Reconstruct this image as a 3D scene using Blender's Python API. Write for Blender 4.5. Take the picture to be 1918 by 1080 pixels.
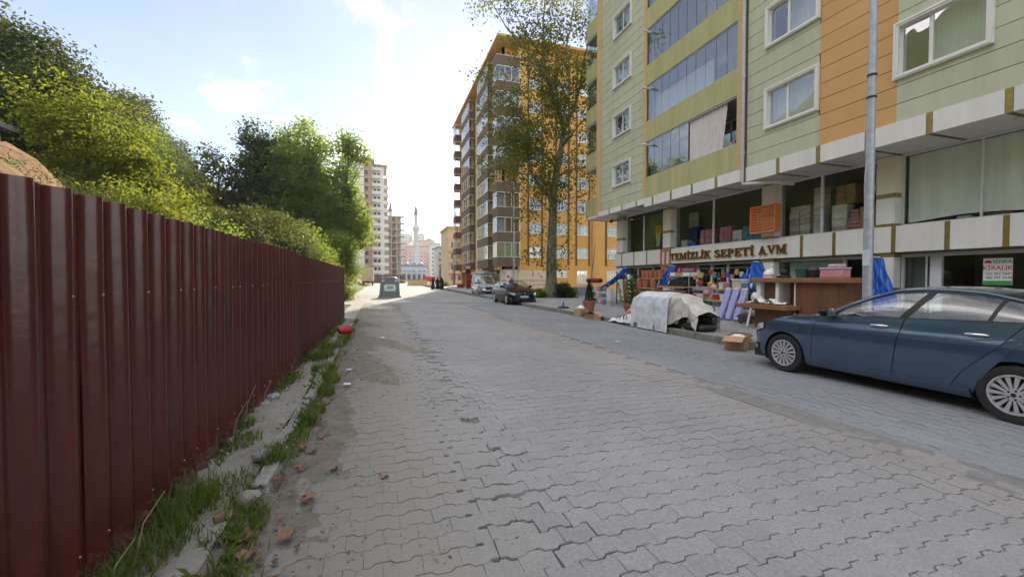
import bpy, bmesh, math, random
import numpy as np
from math import sin, cos, pi, radians, sqrt, tan, atan2
from mathutils import Vector, Matrix
random.seed(7); RS = np.random.RandomState(11)
for o in list(bpy.data.objects): bpy.data.objects.remove(o)
SC = bpy.context.scene; COL = SC.collection

# ---------------------------------------------------------------- camera
cd = bpy.data.cameras.new('camera'); cam = bpy.data.objects.new('camera', cd); COL.objects.link(cam)
cd.sensor_width = 36.0; cd.lens = 36.0*772.0/1918.0; cd.clip_start = 0.05; cd.clip_end = 3000
YAW = math.atan(247/772.); PITCH = math.atan(19/772.)
cam.location = (0, 0, 1.55); cam.rotation_euler = (pi/2-PITCH, 0, -YAW)
SC.camera = cam
# ---------------------------------------------------------------- sky and sun
SUN_AZ, SUN_EL = radians(14.5), radians(25)          # azimuth to the right of +Y
SKY_STRENGTH, EXPOSURE = 0.05, 1.8
W = bpy.data.worlds.new('World'); SC.world = W; W.use_nodes = True
nt = W.node_tree; nt.nodes.clear()
def wn(t, **k):
    n = nt.nodes.new(t)
    for a, v in k.items(): setattr(n, a, v)
    return n
L = nt.links.new
sky = wn('ShaderNodeTexSky', sky_type='NISHITA', sun_disc=False, sun_elevation=SUN_EL, sun_rotation=SUN_AZ,
         altitude=50, air_density=1.0, dust_density=0.15, ozone_density=1.6)
tc = wn('ShaderNodeTexCoord'); sx = wn('ShaderNodeSeparateXYZ'); L(tc.outputs['Generated'], sx.inputs[0])
zc = wn('ShaderNodeMath', operation='MAXIMUM'); L(sx.outputs['Z'], zc.inputs[0]); zc.inputs[1].default_value = 0.0
za = wn('ShaderNodeMath', operation='ADD'); L(zc.outputs[0], za.inputs[0]); za.inputs[1].default_value = 0.16
dv = wn('ShaderNodeVectorMath', operation='DIVIDE'); cb = wn('ShaderNodeCombineXYZ')
for i in range(3): L(za.outputs[0], cb.inputs[i])
L(tc.outputs['Generated'], dv.inputs[0]); L(cb.outputs[0], dv.inputs[1])
mp = wn('ShaderNodeMapping'); L(dv.outputs[0], mp.inputs[0]); mp.inputs["Location"].default_value = (14.04, 23.4, 0); mp.inputs['Scale'].default_value = (1, .62, .4)
nz = wn('ShaderNodeTexNoise'); L(mp.outputs[0], nz.inputs['Vector']); nz.inputs['Scale'].default_value = 1.15; nz.inputs['Detail'].default_value = 9; nz.inputs['Roughness'].default_value = .58
cr = wn('ShaderNodeValToRGB'); L(nz.outputs['Fac'], cr.inputs[0])
cr.color_ramp.interpolation = 'EASE'; cr.color_ramp.elements[0].position = .49; cr.color_ramp.elements[0].color = (0, 0, 0, 1)
cr.color_ramp.elements[1].position = .82; cr.color_ramp.elements[1].color = (.9, .9, .9, 1)
mx = wn('ShaderNodeMixRGB'); L(cr.outputs[0], mx.inputs[0])
hs = wn('ShaderNodeMixRGB', blend_type='ADD'); hs.inputs[0].default_value = 1          # thin veil over the whole sky
hs.inputs[2].default_value = (1.0, .82, .9, 1); L(sky.outputs[0], hs.inputs[1])
r2 = wn('ShaderNodeMapRange', interpolation_type='SMOOTHSTEP'); L(nz.outputs['Fac'], r2.inputs['Value']); r2.inputs['From Min'].default_value = .36; r2.inputs['From Max'].default_value = .60; r2.inputs['To Max'].default_value = .5
thin = wn('ShaderNodeMixRGB'); L(r2.outputs[0], thin.inputs[0]); L(hs.outputs[0], thin.inputs[1]); thin.inputs[2].default_value = (5.0, 5.3, 6.1, 1)      # soft veil round the clouds
L(thin.outputs[0], mx.inputs[1]); mx.inputs[2].default_value = (80.0, 75.6, 71.2, 1)
bg = wn('ShaderNodeBackground'); bg.inputs['Strength'].default_value = SKY_STRENGTH; L(mx.outputs[0], bg.inputs[0])
wo = wn('ShaderNodeOutputWorld'); L(bg.outputs[0], wo.inputs[0])
sd = bpy.data.lights.new('sun', 'SUN'); sun = bpy.data.objects.new('sun', sd); COL.objects.link(sun)
sd.energy = 3.0; sd.angle = radians(.6); sd.color = (1, .87, .70)
sdir = Vector((sin(SUN_AZ)*cos(SUN_EL), cos(SUN_AZ)*cos(SUN_EL), sin(SUN_EL)))
sun.rotation_euler = sdir.to_track_quat('Z', 'Y').to_euler(); sun.location = (20, 60, 60)
vs = SC.view_settings; vs.view_transform = 'Standard'; vs.look = 'None'; vs.gamma = 1; vs.exposure = EXPOSURE; vs.use_curve_mapping = False
SC.render.engine = 'CYCLES'
SC.cycles.max_bounces = 8; SC.cycles.transparent_max_bounces = 16

# ---------------------------------------------------------------- materials
MATS = {}
def newmat(name):
    m = bpy.data.materials.new(name); m.use_nodes = True; t = m.node_tree; t.nodes.clear()
    o = t.nodes.new('ShaderNodeOutputMaterial'); return m, t, o
def nd(t, ty, ins=None, **k):
    n = t.nodes.new(ty)
    for a, v in k.items(): setattr(n, a, v)
    for a, v in (ins or {}).items():
        if isinstance(v, bpy.types.NodeSocket): t.links.new(v, n.inputs[a])
        else: n.inputs[a].default_value = v
    return n
def c4(c): return (c[0], c[1], c[2], 1)
def colchain(t, col, var, vscale, col2, rnd, stretch, isl, coords='pos'):
    if coords == 'pos': pos = nd(t, 'ShaderNodeNewGeometry').outputs['Position']
    else: pos = nd(t, 'ShaderNodeTexCoord').outputs['Object']
    if stretch != (1, 1, 1): pos = nd(t, 'ShaderNodeMapping', {0: pos, 'Scale': stretch}).outputs[0]
    c = nd(t, 'ShaderNodeRGB'); c.outputs[0].default_value = c4(col); out = c.outputs[0]
    if var > 0 or col2:
        n = nd(t, 'ShaderNodeTexNoise', {'Vector': pos, 'Scale': vscale, 'Detail': 7., 'Roughness': .62})
        r = nd(t, 'ShaderNodeMapRange', {'Value': n.outputs[0], 'From Min': .33, 'From Max': .67})
        c2 = col2 if col2 else tuple(v*(1-var) for v in col)
        out = nd(t, 'ShaderNodeMixRGB', {0: r.outputs[0], 1: out, 2: c4(c2)}).outputs[0]
    if rnd > 0:
        src = nd(t, 'ShaderNodeNewGeometry').outputs['Random Per Island'] if isl else nd(t, 'ShaderNodeObjectInfo').outputs['Random']
        v = nd(t, 'ShaderNodeMapRange', {'Value': src, 'To Min': 1-rnd, 'To Max': 1+rnd})
        out = nd(t, 'ShaderNodeHueSaturation', {'Value': v.outputs[0], 'Color': out}).outputs[0]
    return out, pos
def pm(name, col, rough=.6, metal=0., var=.12, vs=3., col2=None, bump=0., bs=40., rnd=0., isl=False, spec=.5, coat=0., stretch=(1, 1, 1), coords='pos', emit=None):
    if name in MATS: return MATS[name]
    m, t, o = newmat(name)
    out, pos = colchain(t, col, var, vs, col2, rnd, stretch, isl, coords)
    p = nd(t, 'ShaderNodeBsdfPrincipled', {'Base Color': out, 'Roughness': rough, 'Metallic': metal, 'Specular IOR Level': spec, 'Coat Weight': coat, 'Coat Roughness': .04})
    if bump:
        b1 = nd(t, 'ShaderNodeTexNoise', {'Vector': pos, 'Scale': bs, 'Detail': 5.})
        b = nd(t, 'ShaderNodeBump', {'Height': b1.outputs[0], 'Strength': min(1., bump), 'Distance': .02}); t.links.new(b.outputs[0], p.inputs['Normal'])
    if emit: p.inputs['Emission Color'].default_value = c4(emit[0]); p.inputs['Emission Strength'].default_value = emit[1]
    t.links.new(p.outputs[0], o.inputs[0]); MATS[name] = m; return m
def glassmat(name, tint=(.85, .9, .9), ior=1.6, mn=.0, rough=.01, gl=(1, 1, 1)):
    if name in MATS: return MATS[name]
    m, t, o = newmat(name)
    pos = nd(t, 'ShaderNodeNewGeometry').outputs['Position']
    bn = nd(t, 'ShaderNodeTexNoise', {'Vector': pos, 'Scale': 1.1, 'Detail': 1.})
    bp = nd(t, 'ShaderNodeBump', {'Height': bn.outputs[0], 'Strength': .12, 'Distance': .05})
    f = nd(t, 'ShaderNodeFresnel', {'IOR': ior, 'Normal': bp.outputs[0]})
    fm0 = nd(t, 'ShaderNodeMath', {0: f.outputs[0], 1: mn}, operation='MAXIMUM')
    fr = nd(t, 'ShaderNodeMath', {0: 1., 1: nd(t, 'ShaderNodeNewGeometry').outputs['Backfacing']}, operation='SUBTRACT')
    fm = nd(t, 'ShaderNodeMath', {0: fm0.outputs[0], 1: fr.outputs[0]}, operation='MULTIPLY')
    tr = nd(t, 'ShaderNodeBsdfTransparent', {0: c4(tint)}); g = nd(t, 'ShaderNodeBsdfGlossy', {'Roughness': rough, 'Color': c4(gl), 'Normal': bp.outputs[0]})
    mx = nd(t, 'ShaderNodeMixShader', {0: fm.outputs[0], 1: tr.outputs[0], 2: g.outputs[0]})
    t.links.new(mx.outputs[0], o.inputs[0]); MATS[name] = m; return m
def leafmat(name, cols, trans=.45, vs=.5, yel=.3, tk=1.3):
    if name in MATS: return MATS[name]
    m, t, o = newmat(name)
    g = nd(t, 'ShaderNodeNewGeometry')
    n = nd(t, 'ShaderNodeTexNoise', {'Vector': g.outputs['Position'], 'Scale': vs, 'Detail': 3.})  # clump noise paints light and shaded masses into the leaf colour
    a = nd(t, 'ShaderNodeMath', {0: nd(t, 'ShaderNodeMath', {0: n.outputs[0], 1: 1.6}, operation='MULTIPLY').outputs[0], 1: nd(t, 'ShaderNodeMath', {0: g.outputs['Random Per Island'], 1: .7}, operation='MULTIPLY').outputs[0]}, operation='ADD')
    r = nd(t, 'ShaderNodeValToRGB', {0: nd(t, 'ShaderNodeMapRange', {'Value': a.outputs[0], 'From Min': .55, 'From Max': 1.75}).outputs[0]})
    e = r.color_ramp.elements
    e[0].color = c4(cols[0]); e[1].color = c4(cols[-1]); e[0].position = 0.; e[1].position = 1.
    for i, c in enumerate(cols[1:-1]):
        k = e.new((i+1)/(len(cols)-1)); k.color = c4(c)
    d = nd(t, 'ShaderNodeBsdfPrincipled', {'Base Color': r.outputs[0], 'Roughness': .6, 'Specular IOR Level': .12})
    tcol = nd(t, 'ShaderNodeMixRGB', {0: yel, 1: r.outputs[0], 2: (.36, .40, .03, 1)})
    tl = nd(t, 'ShaderNodeBsdfTranslucent', {0: nd(t, 'ShaderNodeHueSaturation', {'Value': tk, 'Color': tcol.outputs[0]}).outputs[0]})
    mx = nd(t, 'ShaderNodeMixShader', {0: trans, 1: d.outputs[0], 2: tl.outputs[0]})
    t.links.new(mx.outputs[0], o.inputs[0]); MATS[name] = m; return m

# ---------------------------------------------------------------- mesh and object helpers
OFF = {}
def rotm(rx=0, ry=0, rz=0): return Matrix.Rotation(rz, 3, 'Z') @ Matrix.Rotation(ry, 3, 'Y') @ Matrix.Rotation(rx, 3, 'X')
class MB:
    def __init__(s): s.v = []; s.f = []; s.X = None
    def add(s, vs, fs):
        b = len(s.v)
        if s.X is not None: vs = [tuple(s.X @ Vector(p)) for p in vs]
        s.v += [tuple(p) for p in vs]; s.f += [tuple(b+i for i in f) for f in fs]; return s
    def box(s, x0, x1, y0, y1, z0, z1):
        return s.add([(x0,y0,z0),(x1,y0,z0),(x1,y1,z0),(x0,y1,z0),(x0,y0,z1),(x1,y0,z1),(x1,y1,z1),(x0,y1,z1)],
                     [(3,2,1,0),(4,5,6,7),(0,1,5,4),(1,2,6,5),(2,3,7,6),(3,0,4,7)])
    def obox(s, c, d, R=None):
        R = R or Matrix.Identity(3); h = [v/2 for v in d]; P = []
        for dz in (-1, 1):
            for dx, dy in ((-1,-1),(1,-1),(1,1),(-1,1)): P.append(Vector(c)+R@Vector((dx*h[0], dy*h[1], dz*h[2])))
        return s.add(P, [(3,2,1,0),(4,5,6,7),(0,1,5,4),(1,2,6,5),(2,3,7,6),(3,0,4,7)])
    def cbox(s, x0, x1, y0, y1, z0, z1, c=.01):
        xs = (x0, x0+c, x1-c, x1); ys = (y0, y0+c, y1-c, y1); zs = (z0, z0+c, z1-c, z1)
        V = {}; P = []
        def vi(a, b, d):
            if (a,b,d) not in V: V[(a,b,d)] = len(P); P.append((xs[a], ys[b], zs[d]))
            return V[(a,b,d)]
        F = []
        F.append([vi(1,1,0),vi(1,2,0),vi(2,2,0),vi(2,1,0)]); F.append([vi(1,1,3),vi(2,1,3),vi(2,2,3),vi(1,2,3)])
        F.append([vi(1,0,1),vi(2,0,1),vi(2,0,2),vi(1,0,2)]); F.append([vi(1,3,1),vi(1,3,2),vi(2,3,2),vi(2,3,1)])
        F.append([vi(0,1,1),vi(0,1,2),vi(0,2,2),vi(0,2,1)]); F.append([vi(3,1,1),vi(3,2,1),vi(3,2,2),vi(3,1,2)])
        me = [(0,1),(3,2)]
        for (ya, yi) in me:
            for (za_, zi) in me:
                F.append([vi(1,ya,zi),vi(2,ya,zi),vi(2,yi,za_),vi(1,yi,za_)])
                F.append([vi(ya,1,zi),vi(ya,2,zi),vi(yi,2,za_),vi(yi,1,za_)])
                F.append([vi(ya,zi,1),vi(ya,zi,2),vi(yi,za_,2),vi(yi,za_,1)])
        for (a,ai) in me:
            for (b,bi) in me:
                for (d,di) in me: F.append([vi(a,bi,di),vi(ai,b,di),vi(ai,bi,d)])
        return s.add(P, F)
    def tube(s, pts, r, n=8, caps=True):
        pts = [Vector(p) for p in pts]; rr = r if isinstance(r, (list, tuple)) else [r]*len(pts); V = []; F = []
        prev = None
        for i, p in enumerate(pts):
            t = (pts[min(i+1, len(pts)-1)]-pts[max(i-1, 0)]); t = t.normalized() if t.length > 1e-9 else Vector((0,0,1))
            if prev is None: u = t.orthogonal().normalized()
            else: u = (prev-t*prev.dot(t)); u = u.normalized() if u.length > 1e-6 else t.orthogonal().normalized()
            prev = u; w = t.cross(u)
            for k in range(n): a = 2*pi*k/n; V.append(p+(u*cos(a)+w*sin(a))*rr[i])
        for i in range(len(pts)-1):
            for k in range(n): F.append((i*n+k, i*n+(k+1)%n, (i+1)*n+(k+1)%n, (i+1)*n+k))
        if caps: F.append(tuple(range(n-1, -1, -1))); F.append(tuple((len(pts)-1)*n+k for k in range(n)))
        return s.add(V, F)
    def lathe(s, prof, n=24, c=(0,0,0), axis='z', a0=0):
        V = []; F = []; m = len(prof)
        for k in range(n):
            a = 2*pi*k/n+a0
            for r, z in prof:
                if axis == 'z': V.append((c[0]+r*cos(a), c[1]+r*sin(a), c[2]+z))
                elif axis == 'y': V.append((c[0]+r*cos(a), c[1]+z, c[2]+r*sin(a)))
                else: V.append((c[0]+z, c[1]+r*cos(a), c[2]+r*sin(a)))
        for k in range(n):
            for i in range(m-1): F.append((k*m+i, ((k+1)%n)*m+i, ((k+1)%n)*m+i+1, k*m+i+1))
        return s.add(V, F)
    def grid(s, G, thick=0):
        m = len(G[0]); V = [p for row in G for p in row]
        F = [(i*m+j, i*m+j+1, (i+1)*m+j+1, (i+1)*m+j) for i in range(len(G)-1) for j in range(m-1)]
        return s.add(V, F)
    def prism(s, poly, d, fn):
        """extrude a 2d polygon; fn(u,v,w) -> 3d, w from 0 to d"""
        n = len(poly); V = [fn(u, v, 0) for u, v in poly]+[fn(u, v, d) for u, v in poly]
        F = [tuple(range(n-1, -1, -1)), tuple(range(n, 2*n))]+[(i, (i+1)%n, n+(i+1)%n, n+i) for i in range(n)]
        return s.add(V, F)
    def build(s, name, mat, parent=None, smooth=False, recalc=True, loc=None):
        me = bpy.data.meshes.new(name); off = OFF.get(parent.name, (0,0,0)) if parent else (0,0,0)
        me.from_pydata([(a-off[0], b-off[1], c-off[2]) for a, b, c in s.v], [], s.f)
        if recalc and len(s.f) < 60000:
            bm = bmesh.new(); bm.from_mesh(me); bmesh.ops.recalc_face_normals(bm, faces=bm.faces)
            if smooth:
                for f in bm.faces: f.smooth = True
                if smooth != 'all':
                    for e in bm.edges:
                        if len(e.link_faces) == 2 and e.calc_face_angle(0) > radians(38): e.smooth = False
            bm.to_mesh(me); bm.free()
        if mat: me.materials.append(mat)
        return ob(name, me, parent, loc)
def ob(name, me, parent=None, loc=None, rot=None, mat=None):
    o = bpy.data.objects.new(name, me); COL.objects.link(o)
    if mat: me.materials.append(mat)
    if parent:
        o.parent = parent
        if parent.name in OFF: OFF[o.name] = OFF[parent.name]
    if loc: o.location = loc
    if rot: o.rotation_euler = rot
    return o
def tag(o, label=None, cat=None, group=None, kind=None):
    if label: o['label'] = label
    if cat: o['category'] = cat
    if group: o['group'] = group
    if kind: o['kind'] = kind
    return o
def thing(name, label, cat, loc=(0,0,0), rz=0, group=None, world=False):
    o = bpy.data.objects.new(name, None); COL.objects.link(o); o.empty_display_size = .2
    o.location = loc; o.rotation_euler = (0, 0, rz); tag(o, label, cat, group)
    if world: OFF[o.name] = tuple(loc)
    return o
def struct(name, mb, mat, smooth=False):
    o = mb.build(name, mat, None, smooth); o['kind'] = 'structure'; return o
def dup(o, loc=None, rz=None, label=None, parent=None):
    c = o.copy(); COL.objects.link(c)
    if parent: c.parent = parent
    if loc is not None: c.location = loc
    if rz is not None: c.rotation_euler = (0, 0, rz)
    if label: c['label'] = label
    for ch in list(o.children): dup(ch, parent=c)
    return c
def instmesh(name, tv, tf, X, mat=None):
    """one mesh out of many transformed copies of a template; X: (n,4,4) or (n,3) offsets"""
    tv = np.asarray(tv, float); n = len(X); k = len(tv)
    if X.ndim == 2: V = tv[None]+X[:, None, :]
    else: V = np.einsum('nij,kj->nki', X[:, :3, :3], tv)+X[:, None, :3, 3]
    flat = [i for f in tf for i in f]; tot = [len(f) for f in tf]
    LI = (np.array(flat)[None]+np.arange(n)[:, None]*k).ravel(); LT = np.tile(tot, n)
    return rawmesh(name, V.reshape(-1, 3), LI, LT, mat)
def rawmesh(name, V, LI, LT, mat=None):
    me = bpy.data.meshes.new(name); me.vertices.add(len(V)); me.vertices.foreach_set('co', np.asarray(V, np.float32).ravel())
    me.loops.add(len(LI)); me.loops.foreach_set('vertex_index', np.asarray(LI, np.int32))
    me.polygons.add(len(LT)); st = np.concatenate([[0], np.cumsum(LT)[:-1]])
    me.polygons.foreach_set('loop_start', np.asarray(st, np.int32)); me.polygons.foreach_set('loop_total', np.asarray(LT, np.int32))
    me.update(calc_edges=True); me.validate(); me.shade_flat()
    if mat: me.materials.append(mat)
    return me
def textmesh(name, body, size, mat, parent=None, loc=(0,0,0), M=None, ext=.004, align='CENTER', sx=1.0):
    """flat lettering turned into a mesh; M is the 3x3 frame (right, up, out)"""
    cu = bpy.data.curves.new('t', 'FONT'); cu.body = body; cu.size = size; cu.extrude = ext; cu.align_x = align; cu.resolution_u = 3
    o = bpy.data.objects.new('t', cu); COL.objects.link(o)
    dg = bpy.context.evaluated_depsgraph_get(); me = bpy.data.meshes.new_from_object(o.evaluated_get(dg))
    bpy.data.objects.remove(o); bpy.data.curves.remove(cu); me.name = name
    off = OFF.get(parent.name, (0,0,0)) if parent else (0,0,0)
    m4 = (M or Matrix.Identity(3)).to_4x4() @ Matrix.Diagonal((sx, 1, 1, 1)); m4.translation = Vector(loc)-Vector(off); me.transform(m4)
    me.materials.clear(); me.materials.append(mat)
    return ob(name, me, parent)
def lerp(a, b, t): return a+(b-a)*t
def interp(x, tab): return float(np.interp(x, [p[0] for p in tab], [p[1] for p in tab]))
def wall_holes(mb, x0, x1, y0, y1, z0, z1, holes):
    ys = sorted({y0, y1} | {min(max(v, y0), y1) for h in holes for v in h[:2]})
    for a, b in zip(ys[:-1], ys[1:]):
        if b-a < 1e-6: continue
        m = (a+b)/2; cur = z0
        for h in sorted([h for h in holes if h[0] < m < h[1]], key=lambda h: h[2]):
            if h[2] > cur: mb.box(x0, x1, a, b, cur, min(h[2], z1))
            cur = max(cur, h[3])
        if cur < z1: mb.box(x0, x1, a, b, cur, z1)
    return mb
SIGN = Matrix(((0,0,-1),(-1,0,0),(0,1,0)))     # lettering on a wall that faces -X: right = -Y, up = Z, out = -X
SIGNY = Matrix(((1,0,0),(0,0,-1),(0,1,0)))     # lettering on a wall that faces -Y: right = +X

# ================================================================ ground, road, pavement
m_joint = pm('joint_sand', (.19,.185,.17), .95, var=.3, vs=5, bump=.6, bs=90)
m_paver = None
def pavermat(name, col, col2, red=0.):
    m, t, o = newmat(name)
    g = nd(t, 'ShaderNodeNewGeometry'); pos = g.outputs['Position']
    big = nd(t, 'ShaderNodeTexNoise', {'Vector': pos, 'Scale': .55, 'Detail': 5., 'Roughness': .6})
    f1 = nd(t, 'ShaderNodeMapRange', {'Value': big.outputs[0], 'From Min': .35, 'From Max': .65})
    c = nd(t, 'ShaderNodeMixRGB', {0: f1.outputs[0], 1: c4(col), 2: c4(col2)}).outputs[0]
    fine = nd(t, 'ShaderNodeTexNoise', {'Vector': pos, 'Scale': 55., 'Detail': 4., 'Roughness': .7})
    f2 = nd(t, 'ShaderNodeMapRange', {'Value': fine.outputs[0], 'From Min': .3, 'From Max': .7, 'To Min': .78, 'To Max': 1.18})
    rnd = nd(t, 'ShaderNodeMath', {0: g.outputs['Random Per Island'], 1: nd(t, 'ShaderNodeObjectInfo').outputs['Random']}, operation='ADD')
    rf = nd(t, 'ShaderNodeMath', {0: rnd.outputs[0], 1: 1.0}, operation='MODULO')
    f3 = nd(t, 'ShaderNodeMapRange', {'Value': rf.outputs[0], 'To Min': .95, 'To Max': 1.04})
    v = nd(t, 'ShaderNodeMath', {0: f2.outputs[0], 1: f3.outputs[0]}, operation='MULTIPLY')
    c = nd(t, 'ShaderNodeHueSaturation', {'Value': v.outputs[0], 'Color': c}).outputs[0]
    # dark pits
    vo = nd(t, 'ShaderNodeTexVoronoi', {'Vector': pos, 'Scale': 58.})
    pt = nd(t, 'ShaderNodeMapRange', {'Value': vo.outputs['Distance'], 'From Min': .10, 'From Max': .2})
    vc = nd(t, 'ShaderNodeSeparateColor', {0: vo.outputs['Color']})
    pk = nd(t, 'ShaderNodeMath', {0: vc.outputs[0], 1: .55}, operation='GREATER_THAN')
    inv = nd(t, 'ShaderNodeMath', {0: 1., 1: pt.outputs[0]}, operation='SUBTRACT')
    pf = nd(t, 'ShaderNodeMath', {0: inv.outputs[0], 1: pk.outputs[0]}, operation='MULTIPLY')
    c = nd(t, 'ShaderNodeMixRGB', {0: pf.outputs[0], 1: c, 2: (.10,.10,.095,1)}).outputs[0]
    if red:   # reddish stain band along the seam of the two paved strips
        sx = nd(t, 'ShaderNodeSeparateXYZ', {0: pos})
        wob = nd(t, 'ShaderNodeTexNoise', {'Vector': pos, 'Scale': 1.6, 'Detail': 4.})
        wx = nd(t, 'ShaderNodeMath', {0: sx.outputs[0], 1: wob.outputs[0]}, operation='ADD')
        rr = nd(t, 'ShaderNodeMapRange', {'Value': wx.outputs[0], 'From Min': 3.7, 'From Max': 5.0, 'To Max': red})
        c = nd(t, 'ShaderNodeMixRGB', {0: rr.outputs[0], 1: c, 2: (.30,.245,.22,1)}).outputs[0]
    # pale dust towards the left kerb
    s2 = nd(t, 'ShaderNodeSeparateXYZ', {0: pos})
    wob2 = nd(t, 'ShaderNodeTexNoise', {'Vector': pos, 'Scale': 2.2, 'Detail': 6.})
    dx = nd(t, 'ShaderNodeMath', {0: s2.outputs[0], 1: wob2.outputs[0]}, operation='ADD')
    df = nd(t, 'ShaderNodeMapRange', {'Value': dx.outputs[0], 'From Min': 1.7, 'From Max': .7, 'To Max': .75})
    c = nd(t, 'ShaderNodeMixRGB', {0: df.outputs[0], 1: c, 2: (.255,.24,.205,1)}).outputs[0]
    p = nd(t, 'ShaderNodeBsdfPrincipled', {'Base Color': c, 'Roughness': .88, 'Specular IOR Level': .3})
    hb = nd(t, 'ShaderNodeMath', {0: fine.outputs[0], 1: pf.outputs[0]}, operation='SUBTRACT')
    b = nd(t, 'ShaderNodeBump', {'Height': hb.outputs[0], 'Strength': .55, 'Distance': .006}); t.links.new(b.outputs[0], p.inputs['Normal'])
    t.links.new(p.outputs[0], o.inputs[0]); MATS[name] = m; return m
m_pav1 = pavermat('paving_grey', (.300,.297,.290), (.246,.246,.242), .34)
m_pav2 = pavermat('paving_grey_dark', (.25,.258,.265), (.21,.22,.228))
m_gnd = pm('bare_ground', (.30,.25,.17), .95, var=.3, vs=.6, col2=(.17,.17,.08), bump=.5, bs=8)
def farroadmat():
    m, t, o = newmat('far_paving')
    pos = nd(t, 'ShaderNodeNewGeometry').outputs['Position']
    br = nd(t, 'ShaderNodeTexBrick', {'Vector': pos, 'Scale': 1., 'Color1': (.32,.315,.30,1), 'Color2': (.28,.277,.265,1), 'Mortar': (.17,.165,.155,1), 'Mortar Size': .012, 'Brick Width': .205, 'Row Height': .155})
    n = nd(t, 'ShaderNodeTexNoise', {'Vector': pos, 'Scale': .5, 'Detail': 7.})
    f = nd(t, 'ShaderNodeMapRange', {'Value': n.outputs[0], 'From Min': .3, 'From Max': .7, 'To Min': .86, 'To Max': 1.1})
    c = nd(t, 'ShaderNodeHueSaturation', {'Value': f.outputs[0], 'Color': br.outputs[0]})
    p = nd(t, 'ShaderNodeBsdfPrincipled', {'Base Color': c.outputs[0], 'Roughness': .9, 'Specular IOR Level': .2})
    t.links.new(p.outputs[0], o.inputs[0]); return m
m_far = farroadmat()
# --- wide terrain sheet with the hillside on the left
def hill(x, y):
    z = 0.
    if x < -2.2:
        s = interp(y, [(-20,1),(9,1),(13,.9),(17,.55),(24,.42),(40,.35),(120,.4),(400,.3)])
        z = interp(-x, [(2.2,0),(3.2,.5),(4.2,1.3),(5.0,2.55),(5.6,3.15),(7,3.7),(10,4.5),(14,5.5)])*s
        if x < -14:
            z += (-x-14)*interp(y, [(-20,.62),(40,.62),(110,.6),(160,.35),(300,.2),(420,.15)])
    return z
xs = np.concatenate([np.arange(-200,-40,16), np.arange(-40,-9,3.), np.arange(-9,-1.5,.4), [-1.4]])
ysr = np.concatenate([np.arange(-60,0,10), np.arange(0,30,.8), np.arange(30,130,5), np.arange(130,460,25)])
G = []
for y in ysr:
    row = []
    for x in xs:
        z = hill(x, y); k = min(1., max(0., (-x-2.2)/3))
        z += k*(.24*sin(x*1.7+y*1.3)+.2*sin(y*2.9-x*.8)+.12*sin(y*5.3+x*3.1)+random.gauss(0,.07)) if x > -9 else k*.5*sin(x*.31+y*.23)
        row.append((x, y, z-.03 if x > -2.2 else z))
    G.append(row)
def hillmat():
    m, t, o = newmat('hillside')
    g = nd(t, 'ShaderNodeNewGeometry'); pos = g.outputs['Position']
    n = nd(t, 'ShaderNodeTexNoise', {'Vector': pos, 'Scale': 1.3, 'Detail': 8., 'Roughness': .65})
    f = nd(t, 'ShaderNodeMapRange', {'Value': n.outputs[0], 'From Min': .35, 'From Max': .65})
    earth = nd(t, 'ShaderNodeMixRGB', {0: f.outputs[0], 1: (.30,.20,.115,1), 2: (.16,.10,.055,1)})
    grass = nd(t, 'ShaderNodeMixRGB', {0: f.outputs[0], 1: (.07,.11,.025,1), 2: (.14,.16,.05,1)})
    nz = nd(t, 'ShaderNodeSeparateXYZ', {0: g.outputs['True Normal']})
    sl = nd(t, 'ShaderNodeMapRange', {'Value': nz.outputs[2], 'From Min': .72, 'From Max': .86})
    c = nd(t, 'ShaderNodeMixRGB', {0: sl.outputs[0], 1: earth.outputs[0], 2: grass.outputs[0]})
    p = nd(t, 'ShaderNodeBsdfPrincipled', {'Base Color': c.outputs[0], 'Roughness': .95, 'Specular IOR Level': .1})
    b = nd(t, 'ShaderNodeBump', {'Height': n.outputs[0], 'Strength': .9, 'Distance': .25}); t.links.new(b.outputs[0], p.inputs['Normal'])
    t.links.new(p.outputs[0], o.inputs[0]); return m
m_hill = hillmat()
struct('hillside_terrain', MB().grid(G), m_hill, 'all')
struct('ground', MB().add([(-400,-80,-.3),(900,-80,-.3),(900,1500,-.3),(-400,1500,-.3)], [(0,1,2,3)]), m_gnd)
road = struct('road', MB().box(-.86, 7.9, -4, 26.2, -.25, -.022), m_joint)
struct('far_road', MB().box(-2.6, 7.9, 26.2, 100, -.25, 0).box(-8, 13, 100, 190, -.25, -.004), m_far)
# --- interlocking paving stones: wavy long edges across the street
PW, PH, AMP, GAP = .205, .155, .0135, .0065
def wavy(u):
    u = (u/PW) % 1.0; return AMP*float(np.interp(u, [0,.18,.30,.68,.80,1], [1,1,-1,-1,1,1]))
def stone(off, w=PW, h=PH, wave=True):
    k = [0,.18,.30,.68,.80]; us = sorted({round((q*PW-off) % PW, 5) for q in k if GAP*1.2 < ((q*PW-off) % PW) < w-GAP*1.2})
    us = [.0003]+us+[w-.0003]
    f = (lambda u: wavy(u+off)) if wave else (lambda u: 0)
    lo = [(u, f(u)+GAP/2) for u in us]; hi = [(u, h+f(u)-GAP/2) for u in us]
    pts = lo+hi[::-1]; n = len(pts); cx, cy = w/2, h/2; V = []
    for s, z in ((1., -.06), (1., -.004), (.965, 0.)):
        for u, v in pts: V.append((cx+(u-cx)*.992 if s < 1 else u, cy+(v-cy)*(.955 if s < 1 else 1), z))
    F = [tuple(2*n+i for i in range(n))]
    for lv in (0, 1): F += [(lv*n+i, lv*n+(i+1)%n, (lv+1)*n+(i+1)%n, (lv+1)*n+i) for i in range(n)]
    return [(a-cx, b-cy, c) for a, b, c in V], F
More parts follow.
